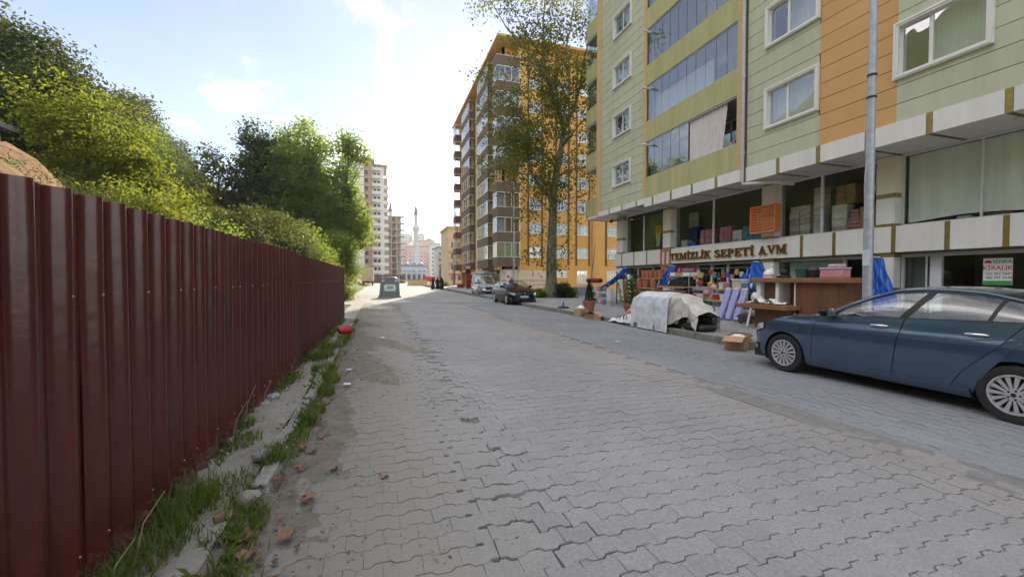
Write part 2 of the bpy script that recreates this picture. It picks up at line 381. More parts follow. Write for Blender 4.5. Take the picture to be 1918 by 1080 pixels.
def xform(x, y, z, rz, rx, ry):
    n = len(x); M = np.zeros((n,4,4)); cz, sz = np.cos(rz), np.sin(rz)
    M[:,0,0] = cz; M[:,0,1] = -sz; M[:,1,0] = sz; M[:,1,1] = cz; M[:,0,2] = ry; M[:,1,2] = -rx; M[:,2,0] = -ry; M[:,2,1] = rx; M[:,2,2] = 1; M[:,3,3] = 1
    M[:,0,3] = x; M[:,1,3] = y; M[:,2,3] = z; return M
SEAM = 4.58
variants = [stone(0), stone(PW/2)]
rows = int((26.1-.6)/PH); P = []
for r in range(rows):
    y = .6+r*PH; k = r % 2
    for strip in (0, 1):
        if strip == 0:      # left, dusty strip ends in a straight joint at x = .62
            x = .62-PW
            if k: P.append((2, .62-PW/4, y+PH/2, 0, 'a')); x = .62-PW*1.5
            while x > -.80: P.append((k, x+PW/2, y+PH/2, 0, 'a')); x -= PW
        else:
            x = .62+(PW/2 if k else 0)
            if k: P.append((2, .62+PW/4, y+PH/2, 0, 'a'))
            jag = .10*((r//2)%2)
            while x < SEAM-PW*.5+jag: P.append((k, x+PW/2, y+PH/2, 0, 'a')); x += PW
# right strip: stones turned by a quarter
cols2 = int((7.78-SEAM-.02)/PH); r2 = int((26.1-.6)/PW)
for c in range(cols2):
    for r in range(r2+1):
        P.append((3+c%2, SEAM+.13+c*PH+PH/2, .6+r*PW+(PW/2 if c%2 else 0), 1, 'b'))
variants.append(stone(0, PW/2)); variants += [variants[0], variants[1]]
P = [p for p in P if not (p[4] == 'b' and p[1] > 7.72)]
n = len(P); X = np.array([p[1] for p in P]); Y = np.array([p[2] for p in P])
crack = np.exp(-((X-.95-.05*np.sin(Y*2))/.28)**2)
und = .012*np.sin(X*.9+1)*np.sin(Y*.55)+.006*np.sin(X*2.3+Y*1.7)
Z = und+RS.normal(0, .0016, n)+crack*RS.normal(-.004, .006, n)
RZ = np.array([p[3]*pi/2 for p in P])+RS.normal(0, .008, n)+crack*RS.normal(0, .05, n)
X = X+crack*RS.normal(0, .008, n); Y = Y+crack*RS.normal(0, .006, n)
M4 = xform(X, Y, Z, RZ, RS.normal(0, .008, n)+crack*RS.normal(0, .03, n), RS.normal(0, .007, n)+crack*RS.normal(0, .03, n))
# drop a few stones where the surface is broken up
keep = ~((crack > .7) & (RS.rand(n) < .025))
fwd = np.array([sin(YAW), cos(YAW)]); rgt = np.array([cos(YAW), -sin(YAW)])
dep = X*fwd[0]+Y*fwd[1]; lat = X*rgt[0]+Y*rgt[1]
inview = (np.abs(lat/np.maximum(dep,.1))*772 < 975) & (1.55/np.maximum(dep,.1)*772+521 < 1095) & (dep > .5) & keep
order = np.argsort(np.where(inview, np.hypot(X, Y), 1e9))[:300]
solo = np.zeros(n, bool); solo[order] = True
meshes = {}
for i in order:
    v = P[i][0]; key = (v, P[i][4])
    if key not in meshes:
        me = bpy.data.meshes.new('paving_stone'); me.from_pydata(variants[v][0], [], variants[v][1]); me.materials.append(m_pav1 if P[i][4] == 'a' else m_pav2); meshes[key] = me
    o = bpy.data.objects.new('paving_stone', meshes[key]); COL.objects.link(o); o.parent = road; o.matrix_local = Matrix(M4[i].tolist())
for st, mt, nm in (('a', m_pav1, 'paving_stones_of_the_lane'), ('b', m_pav2, 'paving_stones_of_the_parking_strip')):
    VV, LI, LT, base = [], [], [], 0
    for v in range(5):
        sel = np.array([i for i in range(n) if P[i][0] == v and P[i][4] == st and not solo[i] and keep[i] and -.5 < dep[i]], int)
        if not len(sel): continue
        tv = np.array(variants[v][0]); tf = variants[v][1]; Xs = M4[sel]
        V = np.einsum('nij,kj->nki', Xs[:,:3,:3], tv)+Xs[:,None,:3,3]
        fl = np.array([i for f in tf for i in f]); tot = [len(f) for f in tf]
        LI.append((fl[None]+np.arange(len(sel))[:,None]*len(tv)+base).ravel()); LT.append(np.tile(tot, len(sel))); VV.append(V.reshape(-1,3)); base += len(sel)*len(tv)
    me = rawmesh(nm, np.concatenate(VV), np.concatenate(LI), np.concatenate(LT), mt)
    o = ob(nm, me, road); o['kind'] = 'stuff'
MB().box(SEAM-.22, SEAM+.16, .5, 26.1, -.024, -.007).build('mortar_strip', pm('mortar', (.23,.225,.215), .95, var=.3, vs=8, bump=.6, bs=60), road)
# --- dust and dirt lying over the stones by the left kerb
m_dirt = pm('dirt_dust', (.255,.235,.195), .97, var=.25, vs=6, col2=(.17,.155,.122), bump=1., bs=70)
G = []
for y in np.arange(1.2, 27, .07):
    row = []
    for x in np.arange(-.95, 1.02, .07):
        t = (x+.95)/1.95
        z = lerp(.034, -.03, t**.75)+.006*sin(x*9+y*4)+.007*sin(y*2.3+x*3)+.008*math.sin(y*.9)+random.gauss(0,.0022) if False else lerp(.030, -.030, t**.7)+.007*sin(x*9+y*4)*sin(y*3.1)+.008*sin(y*1.9+x*3)+random.gauss(0,.002)
        row.append((x, y, z))
    G.append(row)
o = MB().grid(G).build('dirt', m_dirt, None, 'all'); o['kind'] = 'stuff'; tag(o, 'pale dirt and dust covering the paving along the left kerb', 'dirt')
# --- left verge: broken concrete strip with a kerb
m_conc = pm('old_concrete', (.36,.345,.30), .93, var=.3, vs=5, col2=(.24,.22,.18), bump=1., bs=35)
G = []
for y in np.arange(-2, 34, .06 ):
    row = []
    for x in np.arange(-1.62, -.86, .055):
        b = interp(y, [(-2,.03),(2.6,.035),(3.6,.07),(4.6,.105),(6.2,.11),(6.5,.055),(9,.06),(16,.03),(20,.0)])
        z = b+.010*sin(x*13+y*7)*sin(y*5)+.012*sin(y*3.1+x*6)+random.gauss(0,.003)
        row.append((x, y, z))
    G.append(row)
struct('verge', MB().grid(G), m_conc, 'all')
kerb = tag(bpy.data.objects.new('kerb', None), kind='structure'); COL.objects.link(kerb)
m_kerb = pm('kerb_concrete', (.37,.36,.33), .92, var=.3, vs=9, bump=.9, bs=30, rnd=.1)
y = 3.3
while y < 15.5:
    l = random.uniform(.42, .62) if y > 6.3 else random.uniform(.7, .95)
    h = .10 if y < 6.3 else .085
    b = MB().cbox(-.06, .05, -l/2+.008, l/2-.008, -.1, 0, .012)
    o = b.build('kerb_stone', m_kerb, kerb); o.location = (-.85+random.gauss(0,.012)-.006*(y-6), y+l/2, h+random.gauss(0,.01)); o.rotation_euler = (random.gauss(0,.02), random.gauss(0,.05), random.gauss(0,.03))
    y += l
# --- right pavement with kerb
def pavmat():
    m, t, o = newmat('pavement_paving')
    pos = nd(t, 'ShaderNodeNewGeometry').outputs['Position']
    br = nd(t, 'ShaderNodeTexBrick', {'Vector': pos, 'Scale': 1., 'Color1': (.32,.317,.315,1), 'Color2': (.285,.285,.283,1), 'Mortar': (.16,.157,.155,1), 'Mortar Size': .008, 'Brick Width': .2, 'Row Height': .1, 'Bias': -.2})
    n = nd(t, 'ShaderNodeTexNoise', {'Vector': pos, 'Scale': 1.1, 'Detail': 8.})
    f = nd(t, 'ShaderNodeMapRange', {'Value': n.outputs[0], 'From Min': .3, 'From Max': .7, 'To Min': .8, 'To Max': 1.12})
    c = nd(t, 'ShaderNodeHueSaturation', {'Value': f.outputs[0], 'Color': br.outputs[0]})
    p = nd(t, 'ShaderNodeBsdfPrincipled', {'Base Color': c.outputs[0], 'Roughness': .85, 'Specular IOR Level': .3})
    b = nd(t, 'ShaderNodeBump', {'Height': br.outputs['Fac'], 'Strength': .5, 'Distance': .004}, invert=True); t.links.new(b.outputs[0], p.inputs['Normal'])
    t.links.new(p.outputs[0], o.inputs[0]); return m
m_pvt = pavmat()
mb = MB(); poly = [(7.9,7.1),(8.75,6.2),(8.75,-4),(30,-4),(30,88),(9.2,88),(8.6,44),(7.9,26),(7.9,16)]
mb.prism(poly, .24, lambda u, v, w: (u, v, -.09+w)); pave = struct('pavement', mb, m_pvt)
m_k2 = pm('kerb_grey', (.27,.265,.235), .92, var=.35, vs=4, col2=(.16,.16,.125), bump=.8, bs=25, rnd=.12)
path = [(8.6,-3),(8.6,6.15),(7.75,7.05),(7.75,16),(7.76,26),(8.45,44),(9.05,88)]
for (xa, ya), (xb, yb) in zip(path[:-1], path[1:]):
    d = math.hypot(xb-xa, yb-ya); kn = max(1, round(d/.8)); a = atan2(yb-ya, xb-xa)
    if ya > 30: kn = max(1, round(d/2.5))
    for i in range(kn):
        t = (i+.5)/kn; l = d/kn
        o = MB().cbox(-l/2+.006, l/2-.006, -.15, .0, -.15, .156, .014).build('kerb_stone', m_k2, pave)
        o.location = (lerp(xa,xb,t), lerp(ya,yb,t), random.gauss(0,.004)); o.rotation_euler = (0, 0, a)

# ================================================================ corrugated fence
def fencemat():
    m, t, o = newmat('maroon_sheet_paint')
    pos = nd(t, 'ShaderNodeNewGeometry').outputs['Position']; s = nd(t, 'ShaderNodeSeparateXYZ', {0: pos})
    n = nd(t, 'ShaderNodeTexNoise', {'Vector': nd(t, 'ShaderNodeMapping', {0: pos, 'Scale': (2,5,.7)}).outputs[0], 'Scale': 2.2, 'Detail': 7., 'Roughness': .65})
    c = nd(t, 'ShaderNodeMixRGB', {0: nd(t, 'ShaderNodeMapRange', {'Value': n.outputs[0], 'From Min': .35, 'From Max': .68}).outputs[0], 1: (.098,.016,.012,1), 2: (.068,.013,.011,1)})
    sp = nd(t, 'ShaderNodeTexNoise', {'Vector': pos, 'Scale': 26., 'Detail': 6., 'Roughness': .75})
    h = nd(t, 'ShaderNodeMapRange', {'Value': s.outputs[2], 'From Min': .55, 'From Max': .02})
    sm = nd(t, 'ShaderNodeMath', {0: sp.outputs[0], 1: h.outputs[0]}, operation='MULTIPLY')
    f = nd(t, 'ShaderNodeMapRange', {'Value': sm.outputs[0], 'From Min': .30, 'From Max': .58, 'To Max': .8})
    c2 = nd(t, 'ShaderNodeMixRGB', {0: f.outputs[0], 1: c.outputs[0], 2: (.22,.185,.14,1)})
    ds = nd(t, 'ShaderNodeMapRange', {'Value': n.outputs[0], 'From Min': .55, 'From Max': .8, 'To Max': .25})
    c3 = nd(t, 'ShaderNodeMixRGB', {0: ds.outputs[0], 1: c2.outputs[0], 2: (.13,.075,.065,1)})
    v = nd(t, 'ShaderNodeMapRange', {'Value': nd(t, 'ShaderNodeObjectInfo').outputs['Random'], 'To Min': .88, 'To Max': 1.12})
    c4_ = nd(t, 'ShaderNodeHueSaturation', {'Value': v.outputs[0], 'Color': c3.outputs[0]})
    p = nd(t, 'ShaderNodeBsdfPrincipled', {'Base Color': c4_.outputs[0], 'Roughness': .27, 'Specular IOR Level': .55})
    b = nd(t, 'ShaderNodeBump', {'Height': nd(t, 'ShaderNodeTexNoise', {'Vector': pos, 'Scale': 5., 'Detail': 4.}).outputs[0], 'Strength': .25, 'Distance': .02}); t.links.new(b.outputs[0], p.inputs['Normal'])
    t.links.new(p.outputs[0], o.inputs[0]); MATS['maroon_sheet_paint'] = m; return m
m_fence = fencemat()
m_zinc = pm('zinc', (.55,.56,.57), .42, .85, var=.3, vs=14)
fence = thing('corrugated_fence', 'tall maroon corrugated metal sheet fence along the left verge', 'fence', (-1.35, 8, 0), 0, None, True)
PIT = .2075; DEP = .055
def prof(u):      # out towards the road is +X
    u = (u/PIT) % 1.; c = (.5-.5*cos(2*pi*(u+.125)))**2.6; c = c*(1.35-.35*c); return DEP*c+.007*(.5+.5*cos(2*pi*(u+.125)))**4
keys = [i/20 for i in range(20)]
y0 = .38; k = 0
while y0 < 16.9:
    nr = 5; y1 = min(y0+(nr+.62)*PIT, 17.03); zt = 1.955+random.gauss(0,.010); lean = random.gauss(0,.002)+.0008*(k%2)
    us = sorted([i*PIT+q*PIT for i in range(nr+1) for q in keys if y0+i*PIT+q*PIT <= y1]+[y1-y0])
    mb = MB(); zz = [-.12, .5, 1.0, 1.45, zt]
    G = []
    for z in zz: G.append([(-1.35+prof(u)+lean*z+.006*sin(u*3+k)*sin(z*2), y0+u, z+(.0 if z < zt else 0)) for u in us])
    mb.grid(G); G2 = [[(a-.004, b, c) for a, b, c in r] for r in G]; mb.grid([r[::-1] for r in G2])
    mb.grid([G[-1], G2[-1]]); mb.grid([[r[0] for r in G], [r[0] for r in G2]]); mb.grid([[r[-1] for r in G], [r[-1] for r in G2]])
    mb.build('metal_sheet', m_fence, fence, 'all')
    for zr in (1.47, .30):
        for i in range(nr):
            if (i+k*2) % 2 == 0 and y0+i*PIT < 16.9:
                s = MB().lathe([(0,.006),(.004,.005),(.0045,.002),(.0065,.0015),(.0065,0),(0,0)], 8, (0,0,0), 'x'); s.v = [(a-1.35+DEP+.001 if True else 0, b+y0+i*PIT+.375*PIT, c+zr+random.gauss(0,.008)*0) for a, b, c in s.v]
                s.build('screw', m_zinc, fence)
    y0 += nr*PIT; k += 1
m_post = pm('fence_post_timber', (.20,.14,.09), .85, var=.3, vs=6)
for y in np.arange(1, 17.2, 2.25): MB().box(-1.46, -1.37, y-.05, y+.05, -.1, 1.85).build('post', m_post, fence)
for z in (.30, 1.47): MB().box(-1.40, -1.372, .4, 17, z-.035, z+.035).build('rail', m_post, fence)

# ================================================================ green apartment building with the shop (right)
A = thing('apartment_building', 'green and orange clad apartment building with white canopy over a shop', 'building', (13, 10, 0), 0, None, True)
m_grn = pm('cladding_sage', (.55,.57,.41), .75, var=.16, vs=1.2, bump=.12, bs=60, rnd=.045, stretch=(1,2.5,.35))
m_org = pm('cladding_orange', (.66,.38,.15), .75, var=.08, vs=.9, bump=.12, bs=60, rnd=.03)
m_olv = pm('plaster_olive', (.50,.485,.23), .85, var=.15, vs=1.2, col2=(.40,.385,.185), bump=.2, bs=40, stretch=(1,3.,.3))
m_tan = pm('plaster_tan', (.66,.46,.24), .85, var=.12, vs=1.5, bump=.2, bs=40)
m_core = pm('wall_render', (.32,.32,.25), .9)
m_grv = pm('groove_shadow_gap', (.16,.15,.10), .9)
m_wht = pm('white_panel', (.80,.78,.74), .32, var=.11, vs=1.1, rnd=.03, coat=.1, stretch=(1,3.,.4))
m_cream = pm('cream_panel', (.76,.68,.55), .35, var=.06, vs=.8, rnd=.02)
m_brs = pm('brass_strip', (.50,.36,.12), .33, .75, var=.35, vs=7, col2=(.32,.27,.10))
m_upvc = pm('upvc_white', (.78,.77,.74), .3, var=.04)
m_alu = pm('aluminium', (.62,.63,.64), .38, .6, var=.08, vs=4)
m_alu_w = pm('aluminium_white', (.70,.71,.72), .35, .1, var=.06)
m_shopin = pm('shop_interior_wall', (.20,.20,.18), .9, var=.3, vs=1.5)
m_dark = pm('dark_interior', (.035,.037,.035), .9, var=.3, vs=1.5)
m_room = pm('room_wall', (.42,.40,.36), .9)
g_win = glassmat('window_glass', (.86,.90,.91), 1.9, .24)
g_bal = glassmat('balcony_glass', (.80,.86,.88), 1.9, .26, .02)
g_shop = glassmat('shop_glass', (.965,.98,.97), 1.5, .0)
m_curt = pm('net_curtain', (.72,.70,.68), .9, var=.15, vs=3, stretch=(1,14,.3))
m_lace = pm('lace_curtain', (.72,.66,.66), .9, var=.12, vs=5)
FX = 13.0; ST = 2.82; ZB = 5.65; BP = .47; NROW = 31; ZT = ZB+BP*NROW
winA = [(19.47,21.25,6.80,8.09)]; winB = [(9.41,11.27,6.77,8.17)]; winC = [(5.58,7.42,6.77,8.20)]; winD = [(.4,2.4,6.77,8.20)]
NS = 5
def stack(w): return [(a,b,c+ST*i,d+ST*i) for (a,b,c,d) in w for i in range(NS)]
holesA, holesB, holesC, holesD = stack(winA), stack(winB), stack(winC), stack(winD)
# backing wall and upper body
mb = MB(); wall_holes(mb, FX+.045, FX+.30, 18.14, 22.58, ZB, ZT, holesA); wall_holes(mb, FX+.045, FX+.30, -4, 12.2, ZB, ZT, holesB+holesC+holesD)
mb.box(FX+2.6, FX+12, -4, 23.1, 3.2, ZT+1).box(FX+.045, FX+2.6, -4, 23.1, ZT+.002, ZT+.4)
wallA = mb.build('wall', m_grv, A)
MB().box(FX-.4, FX+12.4, -4.4, 24.9, ZT+.42, ZT+.7).build('roof', m_core, A)
MB().box(FX+.31, FX+2.6, 22.6, 23.1, ZB, ZT).build('end_wall', m_olv, A)
# cladding boards
bcache = {}
def board(y0, y1, r, mat, x=FX, z0=None, hh=None):
    l = round(y1-y0, 3); key = (l, mat.name, hh)
    if key not in bcache:
        h = hh or BP-.014; c = .008; pf = [(.045,0),(.006,0),(0,c),(0,h-c),(.006,h),(.045,h)]
        t = MB(); t.prism(pf, l, lambda u, v, w: (u, w, v)); me = bpy.data.meshes.new('cladding_board'); me.from_pydata(t.v, [], t.f)
        bm = bmesh.new(); bm.from_mesh(me); bmesh.ops.recalc_face_normals(bm, faces=bm.faces); bm.to_mesh(me); bm.free(); me.materials.append(mat); bcache[key] = me
    o = bpy.data.objects.new('cladding_board', bcache[key]); COL.objects.link(o); o.parent = wallA
    o.location = (x-13, y0-10, ZB+r*BP+.007 if z0 is None else z0)
def boards(y0, y1, holes, mat):
    for r in range(NROW):
        za, zb = ZB+r*BP, ZB+(r+1)*BP; hs = [h for h in holes if h[2] < zb-.012 and h[3] > za+.012 and h[0] < y1 and h[1] > y0]
        segs = [(y0, y1)]
        for h in hs:
            new = []
            for a, b in segs:
                if h[0] > a+.02: new.append((a, min(b, h[0]-.0)))
                if h[1] < b-.02: new.append((max(a, h[1]), b))
            segs = new
            ha, hb = max(h[0], y0), min(h[1], y1)
            if h[2] > za+.05: board(ha+.001, hb-.001, r, mat, z0=za+.007, hh=round(h[2]-za-.012, 3))
            if h[3] < zb-.05: board(ha+.001, hb-.001, r, mat, z0=h[3]+.004, hh=round(zb-h[3]-.012, 3))
        for a, b in segs:
            if b-a > .05: board(a+.001, b-.001, r, mat)
boards(18.36, 22.58, holesA, m_grn); boards(9.37, 12.03, holesB, m_grn); boards(7.37, 9.37, [], m_org); boards(-3.9, 7.37, holesC+holesD, m_grn)
def wframe(mb, y0, y1, z0, z1, w, x0, x1):
    mb.box(x0, x1, y0, y1, z0, z0+w).box(x0, x1, y0, y1, z1-w, z1).box(x0, x1, y0, y0+w, z0+w, z1-w).box(x0, x1, y1-w, y1, z0+w, z1-w)
def window(h, i, split=.45, curtain=True, opened=False):
    y0, y1, z0, z1 = h
    mb = MB(); w = .115
    wframe(mb, y0-.02, y1+.02, z0-.02, z1+.02, w, FX-.075, FX+.28)                     # deep white surround
    wframe(mb, y0+.012, y1-.012, z0+.012, z1-.012, .03, FX-.095, FX-.075)               # its raised moulding
    o = mb.build('window', m_upvc, A)
    a0, a1, b0, b1 = y0+w-.02, y1-w+.02, z0+w-.02, z1-w+.02; ym = lerp(a0, a1, 1-split)
    s = MB(); wframe(s, a0, ym, b0, b1, .045, FX+.02, FX+.08); wframe(s, ym, a1, b0, b1, .045, FX+.045, FX+.105); s.build('sash', m_upvc, o)
    MB().box(FX+.045, FX+.055, a0+.045, ym-.045, b0+.045, b1-.045).build('pane', g_win, o)
    MB().box(FX+.07, FX+.08, ym+.045, a1-.045, b0+.045, b1-.045).build('pane', g_win, o)
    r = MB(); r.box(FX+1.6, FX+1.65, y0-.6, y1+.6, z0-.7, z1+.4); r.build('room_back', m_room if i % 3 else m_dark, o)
    if curtain:
        n = 40; c = MB(); ya, yb = (a0, ym+.1) if i % 2 else (a0, a1)
        G = [[(FX+.26+.02*sin(k*1.9)+.008*sin(k*.7), lerp(ya, yb, k/n), z) for k in range(n+1)] for z in (b0, (b0+b1)/2, b1)]
        c.grid(G).build('curtain', m_curt, o, 'all')
for hs, sp in ((holesA, .5), (holesB, .42), (holesC, .38), (holesD, .4)):
    for i, h in enumerate(hs): window(h, i+(1 if hs is holesC else 0), sp)
# tan pilaster strips
for a, b in ((18.14, 18.358), (12.205, 12.48), (22.582, 23.17)):
    MB().box(FX-.03, FX+.3, a, b, ZB+(.0 if a < 20 else -.28), ZT).build('pilaster', m_tan, A)
# balcony stack: olive parapets, frameless glazing
Y0, Y1 = 12.485, 18.135
for i in range(NS):
    zp0 = ZB+.004 if i == 0 else 8.50+ST*(i-1); zp1 = 6.68+ST*i; zg1 = 8.50+ST*i
    MB().box(FX-.012, FX+.16, Y0, Y1, zp0, zp1).build('balcony_parapet', m_olv, A)
    bal = MB().box(FX+.16, FX+1.55, Y0, Y1, zp1-1.02, zp1-.85).box(FX+1.5, FX+1.55, Y0, Y1, zp1-.85, zg1+.02).box(FX+.3, FX+1.5, Y0, Y0+.1, zp1-.85, zg1+.02).box(FX+.3, FX+1.5, Y1-.1, Y1, zp1-.85, zg1+.02).build('balcony', m_room, A)
    MB().box(FX+.03, FX+.09, Y0, Y1, zp1+.002, zp1+.035).build('sill_rail', m_alu, bal); MB().box(FX+.03, FX+.09, Y0, Y1, zg1-.05, zg1-.002).build('head_rail', m_alu, bal)
    s = MB(); wframe(s, 13.2, 15.2, zp1-.85, zg1-.15, .08, FX+1.46, FX+1.51); wframe(s, 14.16, 14.24, zp1-.85, zg1-.15, .04, FX+1.46, FX+1.51); s.build('balcony_door', m_upvc, bal)
    MB().box(FX+1.47, FX+1.48, 13.28, 15.12, zp1-.78, zg1-.22).build('door_glass', g_win, bal)
    npan = 9; ya = Y0 if i else 15.15
    npan = 10 if i else 5
    for k in range(npan):
        a = lerp(ya, Y1, k/npan); b = lerp(ya, Y1, (k+1)/npan); tw = random.gauss(0,.003)
        MB().obox((FX+.06, (a+b)/2, (zp1+zg1)/2-.007), (.01, b-a-.026, zg1-zp1-.09), rotm(0, 0, tw)).build('glass_panel', g_bal, bal)
    if i == 0:
        n = 70; G = [[(FX+.12+.028*sin(k*.9)+.02*sin(k*.31)*(1-q), lerp(13.05+.25*(1-q), 15.15, k/n), lerp(zp1+.05, zg1-.05, q)) for k in range(n+1)] for q in (0,.35,.7,1)]
        MB().grid(G).build('curtain', m_lace, bal, 'all')
        MB().lathe([(.0,0),(.05,0),(.06,.10),(.03,.13),(.03,.2),(0,.2)], 10, (FX+.2, 12.75, zp1)).build('bottle', pm('red_plastic', (.5,.04,.05), .4), bal)
        MB().lathe([(.0,0),(.06,0),(.07,.15),(.04,.2),(0,.22)], 10, (FX+.2, 12.95, zp1)).build('jar', pm('pinkish_ware', (.6,.4,.42), .4), bal)
    elif i % 2:
        n = 40; G = [[(FX+.5+.02*sin(k*1.3), lerp(14.2, Y1-.1, k/n), lerp(zp1, zg1-.5*(i%3), q)) for k in range(n+1)] for q in (0, 1)]
        MB().grid(G).build('curtain', m_curt, bal, 'all')
    MB().tube([(FX+.2,17.95,zg1-.22),(FX-.30,17.95,zg1-.20),(FX-.42,17.93,zg1-.24)], .055, 10).build('flue_pipe', m_upvc, bal, 'auto')
m_dpl = pm('lilac_grey_pipe', (.60,.57,.60), .4)
dp = MB(); dp.tube([(FX-.12,12.11,ZT),(FX-.12,12.11,5.15),(FX-.10,12.1,5.05),(FX+.05,11.6,4.99),(FX+.5,11.2,4.97),(FX+1.15,11.1,4.93)], .062, 10)
for z in np.arange(6.2, ZT, 2.82): dp.tube([(FX-.12,12.11,z-.06),(FX-.12,12.11,z+.06)], .078, 10)
dp.build('drain_pipe', m_dpl, A, 'auto')
# corner terraces at the far end
TE = 24.65
for z0, z1 in ((5.55,6.62),(8.62,9.55),(11.5,12.45),(14.25,15.2),(16.95,17.9)):
    MB().box(FX+.02, FX+.14, 23.172, TE, z0, z1).box(FX+.14, FX+2.4, TE-.12, TE, z0, z1).build('terrace_parapet', m_olv, A)
    MB().box(FX+.03, FX+2.4, 23.172, TE-.001, z0-.16, z0-.002).build('terrace_slab', m_core, A)
    MB().box(FX+.01, FX+.15, 23.172, TE+.01, z1+.001, z1+.03).build('parapet_cap', m_alu, A)
    if z0 > 8:
        for k in range(3):
            a = 23.18+k*.49
            MB().box(FX+.07, FX+.08, a, a+.48, z1+.03, z1+1.88).build('glass_panel', g_bal, A)
        for k in range(4): MB().box(FX+.16+k*.56, FX+.70+k*.56, TE-.07, TE-.06, z1+.03, z1+1.88).build('glass_panel', g_bal, A)
# white canopy band
def zcan(y): return 5.12 if y < 12.1 else (5.20 if y < 18.2 else 5.36)
ys = [-4+.0]; strips = [6.655+1.36*k for k in range(-8, 14)]
prev = -4.
for sy in strips+[TE]:
    if sy <= prev+.1 or sy > TE: continue
    a, b = prev, sy-.065
    cuts = [c for c in (12.1, 18.2) if a < c < b]
    for p, q in zip([a]+cuts, cuts+[b]):
        zb = zcan((p+q)/2)
        MB().cbox(FX-.045, FX+.05, p+.004, q-.004, zb, ZB-.006 if q < 23 else ZB-.15, .006).build('canopy_panel', m_wht, A)
    if sy < TE-.2:
        zb = zcan(sy); MB().box(FX-.035, FX+.05, sy-.061, sy+.061, zb+.002, ZB-.008 if sy < 22.9 else ZB-.15).build('brass_strip', m_brs, A)
        MB().box(FX+.06, 14.44, sy-.05, sy+.05, zb-.004, zb+.01).build('soffit_strip', pm('dark_brass', (.16,.11,.045), .4, .5), A)
    prev = sy+.065
m_sof = pm('soffit_panel', (.74,.72,.69), .4, var=.06)
for a, b in ((-4,12.1),(12.1,18.2),(18.2,TE)):
    MB().box(FX+.05, 14.5, a+.002, b-.002, zcan((a+b)/2)+.001, zcan((a+b)/2)+.05).build('soffit', m_sof, A)
for y in (5.4, 9.0, 10.2, 14.5, 17.2, 20.4):
    MB().lathe([(.0,-.012),(.055,-.012),(.085,-.008),(.085,.0),(0,0)], 16, (13.55, y, zcan(y))).build('downlight', m_alu, A, 'auto')
# mezzanine + ground floor frame: pillars, fascia
PX, WX = 14.2, 14.5
pillars = [(8.03,8.51),(11.88,12.42),(17.72,18.32),(22.1,22.75),(2.4,2.95),(-3.2,-2.6)]
def segs(z0, z1, n): return [(lerp(z0,z1,i/n), lerp(z0,z1,(i+1)/n)) for i in range(n)]
for a, b in pillars:
    pl = MB().box(PX+.03, WX+.3, a+.02, b-.02, -.05, 5.36).build('pillar', m_core, A)
    zs = [(.15,1.13),(1.27,2.17),(3.14,3.9),(4.02,5.10)]
    for z0, z1 in zs: MB().cbox(PX, WX-.002, a, b, z0+.002, z1-.002, .006).build('pillar_panel', m_cream if z0 > 4 else m_wht, pl)
    for z0, z1 in ((1.13,1.27),(2.17,2.29),(3.06,3.14),(3.9,4.02)): MB().box(PX-.004, WX-.01, a-.004, b+.004, z0, z1).build('brass_band', m_brs, pl)
fs = [22.9,22.1,20.84,19.62,18.43,17.73,16.4,15.05,13.7,12.42,10.76,9.67,8.58,8.03,6.84,5.77,4.5,3.2,1.9,.5,-1,-3.5]
brass = {20.84,19.62,22.1,10.76,9.67,8.58,8.03,6.84,5.77,4.5,3.2}
for b, a in zip(fs[:-1], fs[1:]):
    wa = .055 if a in brass else .0; wb = .055 if b in brass else .0
    MB().cbox(PX-.05, PX+.03, a+wa+.003, b-wb-.003, 2.30, 3.055, .005).build('fascia_panel', m_wht, A)
    if a in brass: MB().box(PX-.042, PX+.03, a-wa, a+wa, 2.302, 3.052).build('brass_strip', m_brs, A)
MB().box(PX+.03, WX+.35, -3.5, 22.9, 2.32, 3.04).build('fascia_backing', m_core, A)
MB().box(PX+.035, 14.6, -3.5, 22.9, 2.25, 2.318).build('lintel', m_grv, A)
# mezzanine windows
m_frame = m_alu_w
bays = [(18.32,22.1,[20.36]),(12.42,17.72,[15.15]),(8.51,11.88,[10.3])]
for a, b, mul in bays:
    s = MB(); wframe(s, a+.002, b-.002, 3.06, 5.115 if b < 12 else (5.19 if b < 18 else 5.35), .06, WX-.04, WX+.04)
    zt = 5.0
    for m in mul: s.box(WX-.035, WX+.035, m-.04, m+.04, 3.12, 5.05 if b < 12 else 5.13)
    o = s.build('shop_window', m_frame, A)
    e = [a+.06]+[v for m in mul for v in (m-.04, m+.04)]+[b-.06]
    for p, q in zip(e[::2], e[1::2]): MB().box(WX-.004, WX+.004, p, q, 3.12, 5.055 if b < 12 else 5.13).build('pane', g_shop, o)
s = MB(); wframe(s, 2.95+.002, 8.03-.002, 3.06, 5.115, .05, WX-.04, WX+.04); s.box(WX-.03, WX+.03, 6.33, 6.37, 3.11, 5.06); o = s.build('shop_window', m_frame, A)
for p, q in ((3.0,6.33),(6.37,7.98)): MB().box(WX-.004, WX+.004, p, q, 3.11, 5.065).build('pane', g_shop, o)
m_blind = pm('pale_blind', (.80,.82,.76), .9, var=.14, vs=1.4, stretch=(1,5,.3))
n = 90; G = [[(WX+.10+.012*sin(k*.8)+.01*sin(k*.23), lerp(3.0, 7.93, k/n), lerp(3.20 if k > 4 else 3.14, 5.06, q)+(.04*sin(k*.12) if q == 0 else 0)) for k in range(n+1)] for q in (0,.5,1)]
MB().grid(G).build('roller_blind', m_blind, o, 'all')
